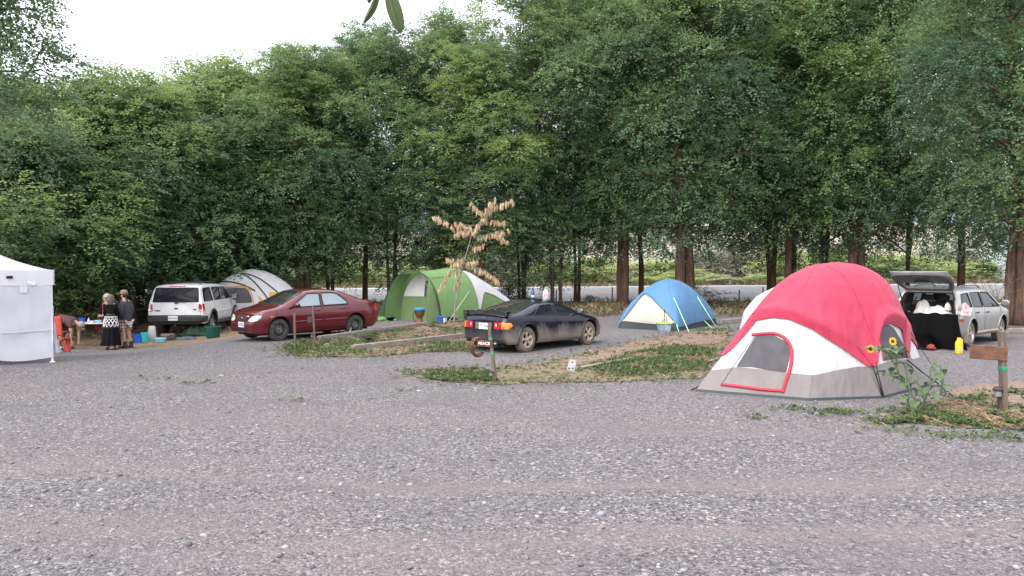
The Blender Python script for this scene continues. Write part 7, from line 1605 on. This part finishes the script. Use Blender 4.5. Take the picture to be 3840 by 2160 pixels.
for pts, rr, dd, start in lines:
    n = len(pts); w3 = catmull([tree_pt(x, y, dd * (k / (n - 1)) if rr < .03 else 0) for k, (x, y) in enumerate(pts)], 6); stem.tube(w3, [rr * (1 - .82 * k / (len(w3) - 1)) for k in range(len(w3))], 7)
    if rr >= .03: ks = [k for k in range(len(w3)) if k / len(w3) > .62]
    else: ks = [k for k in range(len(w3)) if k / len(w3) > start]
    for k in ks:
        for _ in range(2):
            c = w3[k] + Vector((r.gauss(0, .04), r.gauss(0, .09), r.gauss(0, .03)))
            if r.random() < .26: continue
            for q in range(r.randint(4, 6)):
                L_ = r.uniform(.13, .24); wd = r.uniform(.020, .034); a = r.uniform(0, 2 * PI); tilt = r.uniform(0, .32); d = Vector((math.cos(a) * tilt, math.sin(a) * tilt, -1)).normalized(); s = d.cross(Vector((math.cos(a + 1), math.sin(a + 1), .2))).normalized(); f = s.cross(d) * wd * .5; b0 = len(LV)
                LV += [tuple(c), tuple(c + d * L_ * .45 + s * wd + f), tuple(c + d * L_), tuple(c + d * L_ * .5 - s * wd + f)]; LF.append((b0, b0 + 1, b0 + 2, b0 + 3)); g = r.uniform(.75, 1.2); LC += [(.64 * g, .49 * g, .335 * g)] * 4
stem.build('trunk', M_SBARK, sap, angle=180); link_mesh('crown', mesh_np('withered_leaves', np.array(LV), np.array(LF), M_DRY, np.array(LC)), sap)
# ---- sunflowers
M_STEM = mat('green_stem', (.10, .15, .06), .7); M_SLEAF = mat('sunflower_leaf', (.085, .135, .065), .65, var=(12, (.12, .17, .085), .4, .6), trans=.25, bump=(20, .6)); M_PETAL = mat('yellow_petal', (.78, .42, .01), .6, trans=.25); M_DISC = mat('flower_disc', (.05, .028, .012), .95)
sb = G(3465, 1540)
def leaf_blade(b, p, az, L_, wd, droop):
    d = Vector((math.cos(az), math.sin(az), 0)); s = Vector((-d.y, d.x, 0)); n = 8
    def fn(i, j):
        t = j / n; w_ = wd * (math.sin(PI * min(1, t * .98 + .02) ** .62)) * (1 if t < 1 else 0); k = (i - 2) / 2; return p + d * (L_ * t) * math.cos(droop * t) + Vector((0, 0, -L_ * t * t * math.sin(droop))) + s * w_ * k + Vector((0, 0, .018 * abs(k)))
    b.grid(fn, 4, n)
def sunflower(label, stems, flowers, seed):
    t = thing('sunflower_plant', label, 'sunflower', stems[0][0]); o = stems[0][0]; rr = random.Random(seed); b = MB(); lb = []
    for pts in stems:
        c = catmull([p - o for p in pts], 7); b.tube(c, [.014 * (1 - .6 * k / len(c)) for k in range(len(c))], 6)
        for k in range(4, len(c), 3): lb.append((c[k], rr.uniform(0, 2 * PI), rr.uniform(.12, .22) * (1.15 - .6 * k / len(c)), rr.uniform(.3, 1.3)))
    b.build('stem', M_STEM, t, angle=180)
    for p, az, L_, dr_ in lb:
        b = MB(); b.tube([p, p + Vector((math.cos(az), math.sin(az), .4)) * .05], .004, 4); leaf_blade(b, p + Vector((math.cos(az), math.sin(az), .4)) * .05, az, L_, L_ * .36, dr_); b.build('leaf', M_SLEAF, t, angle=180)
    for p, nrm in flowers:
        c = p - o; n = Vector(nrm).normalized(); Mq = n.to_track_quat('Z', 'Y').to_matrix(); b = MB()
        for k in range(13):
            a = 2 * PI * k / 13; d = Mq @ Vector((math.cos(a), math.sin(a), .12)); s = Mq @ Vector((-math.sin(a), math.cos(a), 0)); b.add([c + d * .02, c + d * .045 + s * .013, c + d * .066, c + d * .042 - s * .012], [(0, 1, 2, 3)])
        b.build('petals', M_PETAL, t, weld=False); b = MB(); b.ball(c + n * .006, (.028, .028, .012), 14, 6, Mq); b.build('flower_disc', M_DISC, t)
    return t
def sp3(x, y, dy=0.): return P(*z8(x, y), sb.y + dy)
r1 = gz(sp3(455, 1210).x, sb.y); r2 = gz(sp3(520, 1150).x, sb.y + .25)
sunflower('tall sunflower plant with open yellow flowers in front of the red tent', [[r1, sp3(380, 1090), sp3(310, 980), sp3(265, 900), sp3(215, 800), sp3(170, 745), sp3(115, 715)], [sp3(265, 900), sp3(250, 800), sp3(270, 730), sp3(315, 700)], [sp3(215, 800), sp3(200, 740), sp3(222, 670)], [sp3(310, 980), sp3(200, 920), sp3(110, 905)], [sp3(340, 1030), sp3(330, 900), sp3(300, 820)], [sp3(380, 1090), sp3(300, 1100), sp3(240, 1110)], [sp3(170, 745), sp3(110, 720), sp3(60, 722)]], [(sp3(52, 722), (-.5, -1, .3)), (sp3(104, 716), (.9, -.5, .3)), (sp3(222, 662), (.1, -1, .25))], 5)
sunflower('leafy sunflower plant without flowers beside the flowering one', [[r2, sp3(512, 1000, .25), sp3(515, 880, .25), sp3(560, 790, .25)], [sp3(512, 1000, .25), sp3(580, 930, .25), sp3(600, 850, .25)], [sp3(515, 1080, .25), sp3(450, 1030, .25), sp3(400, 960, .25)], [sp3(512, 1000, .25), sp3(610, 1020, .25), sp3(640, 1080, .25)]], [], 6)
# ---- twig hanging in from above, close to the camera
tw = thing('hanging_twig', 'twig with two green leaves hanging in at the top edge', 'twig', P(1440, -60, 1.35)); o = tw.location.copy(); M_NLEAF = mat('near_leaf', (.055, .085, .025), .55, var=(30, (.075, .105, .035), .4, .6), trans=.3)
b = MB(); b.tube([P(1640, -260, 1.42) - o, P(1500, -110, 1.36) - o, P(1420, -60, 1.35) - o, P(1330, -60, 1.33) - o], [.004, .003, .0025, .002], 6); b.build('twig_stem', M_TWIG, tw)
for pts, wd in (([(1455, -60), (1468, 0), (1487, 70), (1500, 122)], 29), ([(1420, -50), (1402, 10), (1380, 55), (1364, 82)], 15), ([(1400, -70), (1385, -20), (1380, 8)], 12)):
    c = catmull([P(x, y, 1.35) - o for x, y in pts], 5); n = len(c); b = MB(); sx_ = wd / FPX * 1.35
    b.grid(lambda i, j: c[j] + Vector((sx_ * math.sin(PI * min(1, (j / (n - 1)) * .96 + .03)) ** .8 * (i - 2) / 2, .004 * abs(i - 2), 0)), 4, n - 1); b.tube(c, .0008, 4); b.build('leaf', M_NLEAF, tw, angle=180)
# ---- shrubs
SHRUBS = []
def bush_kind(name, seed, H, rad, m, ncl, ntw, ts, stems=4):
    tb, pl, mm = make_tree(seed, H=H, base=.1, rad=rad, nclump=ncl, ntwig=ntw, trunk_r=.06, stems=stems, m=m, clump_r=(.35 * rad, .55 * rad), top_round=.5, twig_s=ts, shoots=3); return tb.mesh(name + '_stems', M_TWIG, weld=False, angle=180), leaf_mesh(name + '_leaves', pl, mm)
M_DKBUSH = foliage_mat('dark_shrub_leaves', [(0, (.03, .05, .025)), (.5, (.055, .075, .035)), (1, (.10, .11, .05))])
BK = dict(green=bush_kind('green_bush', 301, 4.0, 2.2, M_BUSH, 22, 48, .9), grey=bush_kind('grey_bush', 302, 4.5, 2.6, M_GREYBUSH, 24, 48, .9), low=bush_kind('hedge_bush', 303, 1.3, .8, M_BUSH, 12, 36, .55), dark=bush_kind('dark_shrub', 304, 1.6, .95, M_DKBUSH, 12, 18, .5), thin=bush_kind('thin_shrub', 305, 1.7, .8, M_DKBUSH, 9, 9, .45))
def bush(kind, px, Y, top, sx, rz, label, group, name='bush', cat='bush'):
    d = ray(px, 1080); x = d.x / d.y * Y; z0 = ground_z(x, Y); H = {'green': 4., 'grey': 4.5, 'low': 1.3, 'dark': 1.6, 'thin': 1.7}[kind]; sz = (P(px, top, Y).z - z0) / H
    t = thing(name, label, cat, (x, Y, z0 - .03), rz, group); t.scale = (sx, sx, sz); link_mesh('stems', BK[kind][0], t); link_mesh('foliage', BK[kind][1], t); return t
GB = 'bushes beyond the road'
for i, (k, px, Y, top, sx, lab) in enumerate([
 ('green', 950, 64, 985, 1.6, 'bright green bush beyond the road, above the grey and yellow tent'), ('green', 1010, 70, 940, 1.7, 'tall bright bush behind the trees left of the dark trunk cluster'), ('green', 1300, 66, 985, 1.4, 'green bush beyond the road seen above the red sedan boot'), ('grey', 1420, 75, 960, 1.6, 'grey green bush beyond the road behind the green tent'), ('green', 1620, 72, 950, 1.8, 'bush beyond the road behind the dead sapling'), ('grey', 1960, 70, 935, 1.7, 'grey green bush beyond the road, right of the dead sapling'), ('green', 2090, 66, 985, 1.2, 'low green bush beyond the road behind the paired trunks'), ('green', 2230, 68, 975, 1.5, 'green bush beyond the road left of the stout double trunk'), ('green', 2470, 66, 985, 1.5, 'light green bush beyond the road above the blue tent'), ('grey', 2780, 76, 905, 2.0, 'large grey green bush beyond the road, right of the biggest trunk'), ('green', 2920, 72, 950, 1.3, 'yellow green bush beyond the road beside the large grey one'), ('green', 3110, 70, 935, 1.4, 'fresh green bush beyond the road above the red tent'), ('grey', 3220, 74, 955, 1.4, 'grey bush beyond the road at the right shoulder of the red tent'), ('green', 3370, 68, 965, 1.9, 'broad olive bush beyond the road above the raised tailgate'), ('grey', 3520, 76, 940, 1.6, 'grey twiggy bush beyond the road above the wagon roof'), ('green', 3650, 70, 990, 1.5, 'green bush beyond the road above the wagon bonnet'), ('grey', 3720, 78, 950, 1.6, 'grey bush beside the pale house'), ('green', 1180, 70, 960, 1.6, 'green bush beyond the road behind the red sedan roof'), ('green', 780, 70, 990, 1.7, 'green bush beyond the road behind the white car'), ('grey', 1800, 80, 930, 1.7, 'farther grey bush beyond the road above the green tent end'), ('grey', 2600, 82, 950, 1.6, 'farther grey bush beyond the road left of the biggest trunk')]):
    bush(k, px, Y, top, sx, i * 1.7, lab, GB)
for i in range(22):
    px = 2420 + i * 32 if i < 20 else 3250 + (i - 20) * 60
    bush('low', px, 59.5 + .5 * math.sin(i * 2.1), 1040 + 8 * math.sin(i * 1.3), .95, i * 2.3, 'yellow green shrub in the low row along the far side of the road', 'low row of shrubs beyond the road', 'roadside_shrub', 'shrub')
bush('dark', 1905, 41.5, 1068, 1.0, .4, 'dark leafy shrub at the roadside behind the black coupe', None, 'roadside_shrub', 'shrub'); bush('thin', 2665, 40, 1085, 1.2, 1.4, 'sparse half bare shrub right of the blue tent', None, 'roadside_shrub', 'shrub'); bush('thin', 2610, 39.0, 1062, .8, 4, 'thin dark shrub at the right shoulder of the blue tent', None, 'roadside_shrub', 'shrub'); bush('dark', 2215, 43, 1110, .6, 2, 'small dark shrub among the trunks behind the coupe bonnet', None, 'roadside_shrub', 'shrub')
for i, (px, Y, top, sx) in enumerate(((60, 36, 1010, 2.6), (330, 39, 1030, 2.4), (520, 41, 1010, 2.6), (700, 42, 1020, 2.5), (900, 43, 1040, 2.2), (1130, 43.5, 1060, 1.8))):  # shrubs added to darken the bright gaps under the left crowns
    bush('dark', px, Y, top, sx, i * 1.9, 'dark shrub added to darken the bright gap below the left half of the tree belt', 'added dark shrubs below the tree belt', 'gap_darkening_shrub', 'shrub')
# bare branchy shrub beside the wagon bonnet
p = gz(*(P(3765, 1150, 27).xy)); br = thing('bare_shrub', 'bare branching shrub beside the wagon bonnet', 'shrub', p); b = MB(); r = random.Random(8)
for k in range(16):
    a = r.uniform(-1.2, 1.2); q = Vector((0, 0, 0)); d = Vector((-.45 + .5 * math.sin(a), .3 * math.cos(a * 2), 1)).normalized(); pts = [q]
    for s in range(5): q = q + d * r.uniform(.3, .5); d = (d + Vector((r.gauss(0, .16), r.gauss(0, .16), r.gauss(0, .1)))).normalized(); pts.append(q)
    b.tube(catmull(pts, 3), [.016 * (1 - .85 * i / 15) for i in range(16)], 5)
    for s in (2, 3, 4): b.tube([pts[s], pts[s] + Vector((r.gauss(0, .3), r.gauss(0, .3), r.uniform(.1, .4)))], [.007, .003], 4)
b.build('branches', M_TWIG, br, angle=180)
# ---- fences, sign and house
M_RAIL = mat('grey_rail_wood', (.24, .22, .20), .9, var=(4, (.33, .31, .28), .4, .65), bump=(12, .6))
def pole_fence(label, pts, rails, h, rp, m=M_RAIL):
    o = pts[0]; t = thing('rail_fence', label, 'fence', o)
    for p in pts:
        b = MB(); b.tube([p - o - Vector((0, 0, .1)), p - o + Vector((0, 0, h))], rp * 1.25, 9); b.build('fence_post', m, t)
    for z in rails:
        for p, q in zip(pts, pts[1:]): 
            b = MB(); b.tube([p - o + Vector((0, -.07, z)), (p + q) / 2 - o + Vector((0, -.07, z - .03)), q - o + Vector((0, -.07, z + .04))], rp, 8); b.build('fence_rail', m, t)
    return t
q0 = P(2653, 1068, 58.5); q1 = P(2738, 1060, 57.5); f_ = thing('rail_fence', 'short weathered rail fence across the road in the shrubs', 'fence', gz(q0.x, q0.y)); o = f_.location.copy()
b = MB(); b.tube([(0, 0, -.1), P(2653, 1046, 58.5) - o], .10, 9); b.build('fence_post', M_RAIL, f_); b = MB(); b.tube([gz(q1.x, q1.y) - o, P(2738, 1030, 57.5) - o], .10, 9); b.build('fence_post', M_RAIL, f_); b = MB(); b.tube([P(2650, 1053, 58.4) - o, P(2742, 1043, 57.4) - o], .09, 8); b.build('fence_rail', M_RAIL, f_)
def gline(px0, px1, n, Y0, Y1): return [gz(*(P(px0 + (px1 - px0) * k / (n - 1), 1080, Y0 + (Y1 - Y0) * k / (n - 1)).xy)) for k in range(n)]
pole_fence('dark rail fence behind the red sedan roof, near the trunk cluster', gline(1000, 1130, 2, 39.5, 40), (.45, .95), 1.2, .07, mat('dark_rail_wood', (.05, .042, .038), .95)); pole_fence('grey rail fence in the shade behind the standing people', gline(280, 560, 4, 35, 36.5), (.55, 1.05), 1.2, .05)
for i, px in enumerate((1880, 1906, 2085, 2295, 2771, 2860, 3330)):
    p = gz(*(P(px, 1100, 43.6).xy)); b = MB(); b.tube([(0, 0, -.1), (.02, 0, .85 if i % 2 else .7)], .035, 7); b.ball((.02, 0, .85 if i % 2 else .7), .036, 8, 5); o = b.build('fence_stake', mat('dark_stake', (.06, .045, .04), .9)); o.location = p; tag(o, 'short dark stake in the dry grass along the near road edge', 'stake', 'stakes along the near road edge')
p = gz(*(P(1366, 1080, 43.8).xy)); sn = thing('road_sign', 'yellow diamond warning sign on a slim pole beyond the trees', 'sign', p); cz = P(1366, 1012, 43.8).z - p.z; b = MB(); b.tube([(0, 0, -.1), (0, 0, cz + .35)], .035, 8); b.build('pole', M_GREYPL, sn)
b = MB(); b.box((0, -.05, cz), (.40, .02, .40), rot=Matrix.Rotation(R(45), 3, 'Y'), bev=.01); pl_ = b.build('sign_panel', mat('sign_yellow', (.50, .46, .02), .5), sn); b = MB(); b.box((.02, -.065, cz + .06), (.16, .012, .06)); b.box((.07, -.065, cz - .01), (.05, .012, .12)); b.box((-.05, -.065, cz - .06), (.10, .012, .05)); b.build('sign_symbol', M_SEAM, pl_)
p = gz(*(P(3905, 1080, 66).xy)); ho = thing('house', 'pale grey house with white trim at the far right edge', 'house', p, R(-8)); M_SID = mat('pale_siding', (.50, .54, .58), .8, bump=(3, .2)); M_TRIMW = mat('white_trim', (.74, .74, .74), .6); M_SHING = mat('grey_shingles', (.16, .16, .17), .9, var=(6, (.22, .22, .22), .4, .6))
b = MB(); b.box((2, 3, 1.5), (9, 6, 3.0)); b.prism([(-3.0, 0), (3.0, 0), (0, 1.7)], frame_matrix((-2.5, 3, 3.0), (0, 1, 0), (0, 0, 1)), 9); b.build('wall', M_SID, ho)
for s in (-1, 1):
    b = MB(); b.add([(-3.0, 3 + s * 3.5, 2.72), (7.0, 3 + s * 3.5, 2.72), (7.0, 3, 4.8), (-3.0, 3, 4.8)], [(0, 1, 2, 3)]); b.build('roof', M_SHING, ho, solid=.15)
b = MB(); b.box((-2.55, -.0, 1.5), (.14, .14, 3.0)); b.build('corner_board', M_TRIMW, ho)
b = MB(); b.box((-.9, -.03, 1.05), (.95, .06, 2.1)); d_ = b.build('door', M_TRIMW, ho); b = MB(); b.box((-.9, -.08, 1.3), (.5, .04, 1.0)); b.build('door_pane', G_MID, d_)
b = MB(); b.box((1.6, -.03, 1.6), (1.3, .06, 1.1)); w_ = b.build('window', M_TRIMW, ho); b = MB(); b.box((1.6, -.08, 1.6), (1.1, .04, .9)); b.build('pane', G_DARK, w_)
# near tree whose branches reach in at the upper left
nt_ = place_tree(6, (-12.35, 16.5, -.1), 1.0, 1.12, 1.2, 'overhanging dark tree at the upper left corner, trunk out of frame', None, 'overhanging_tree')
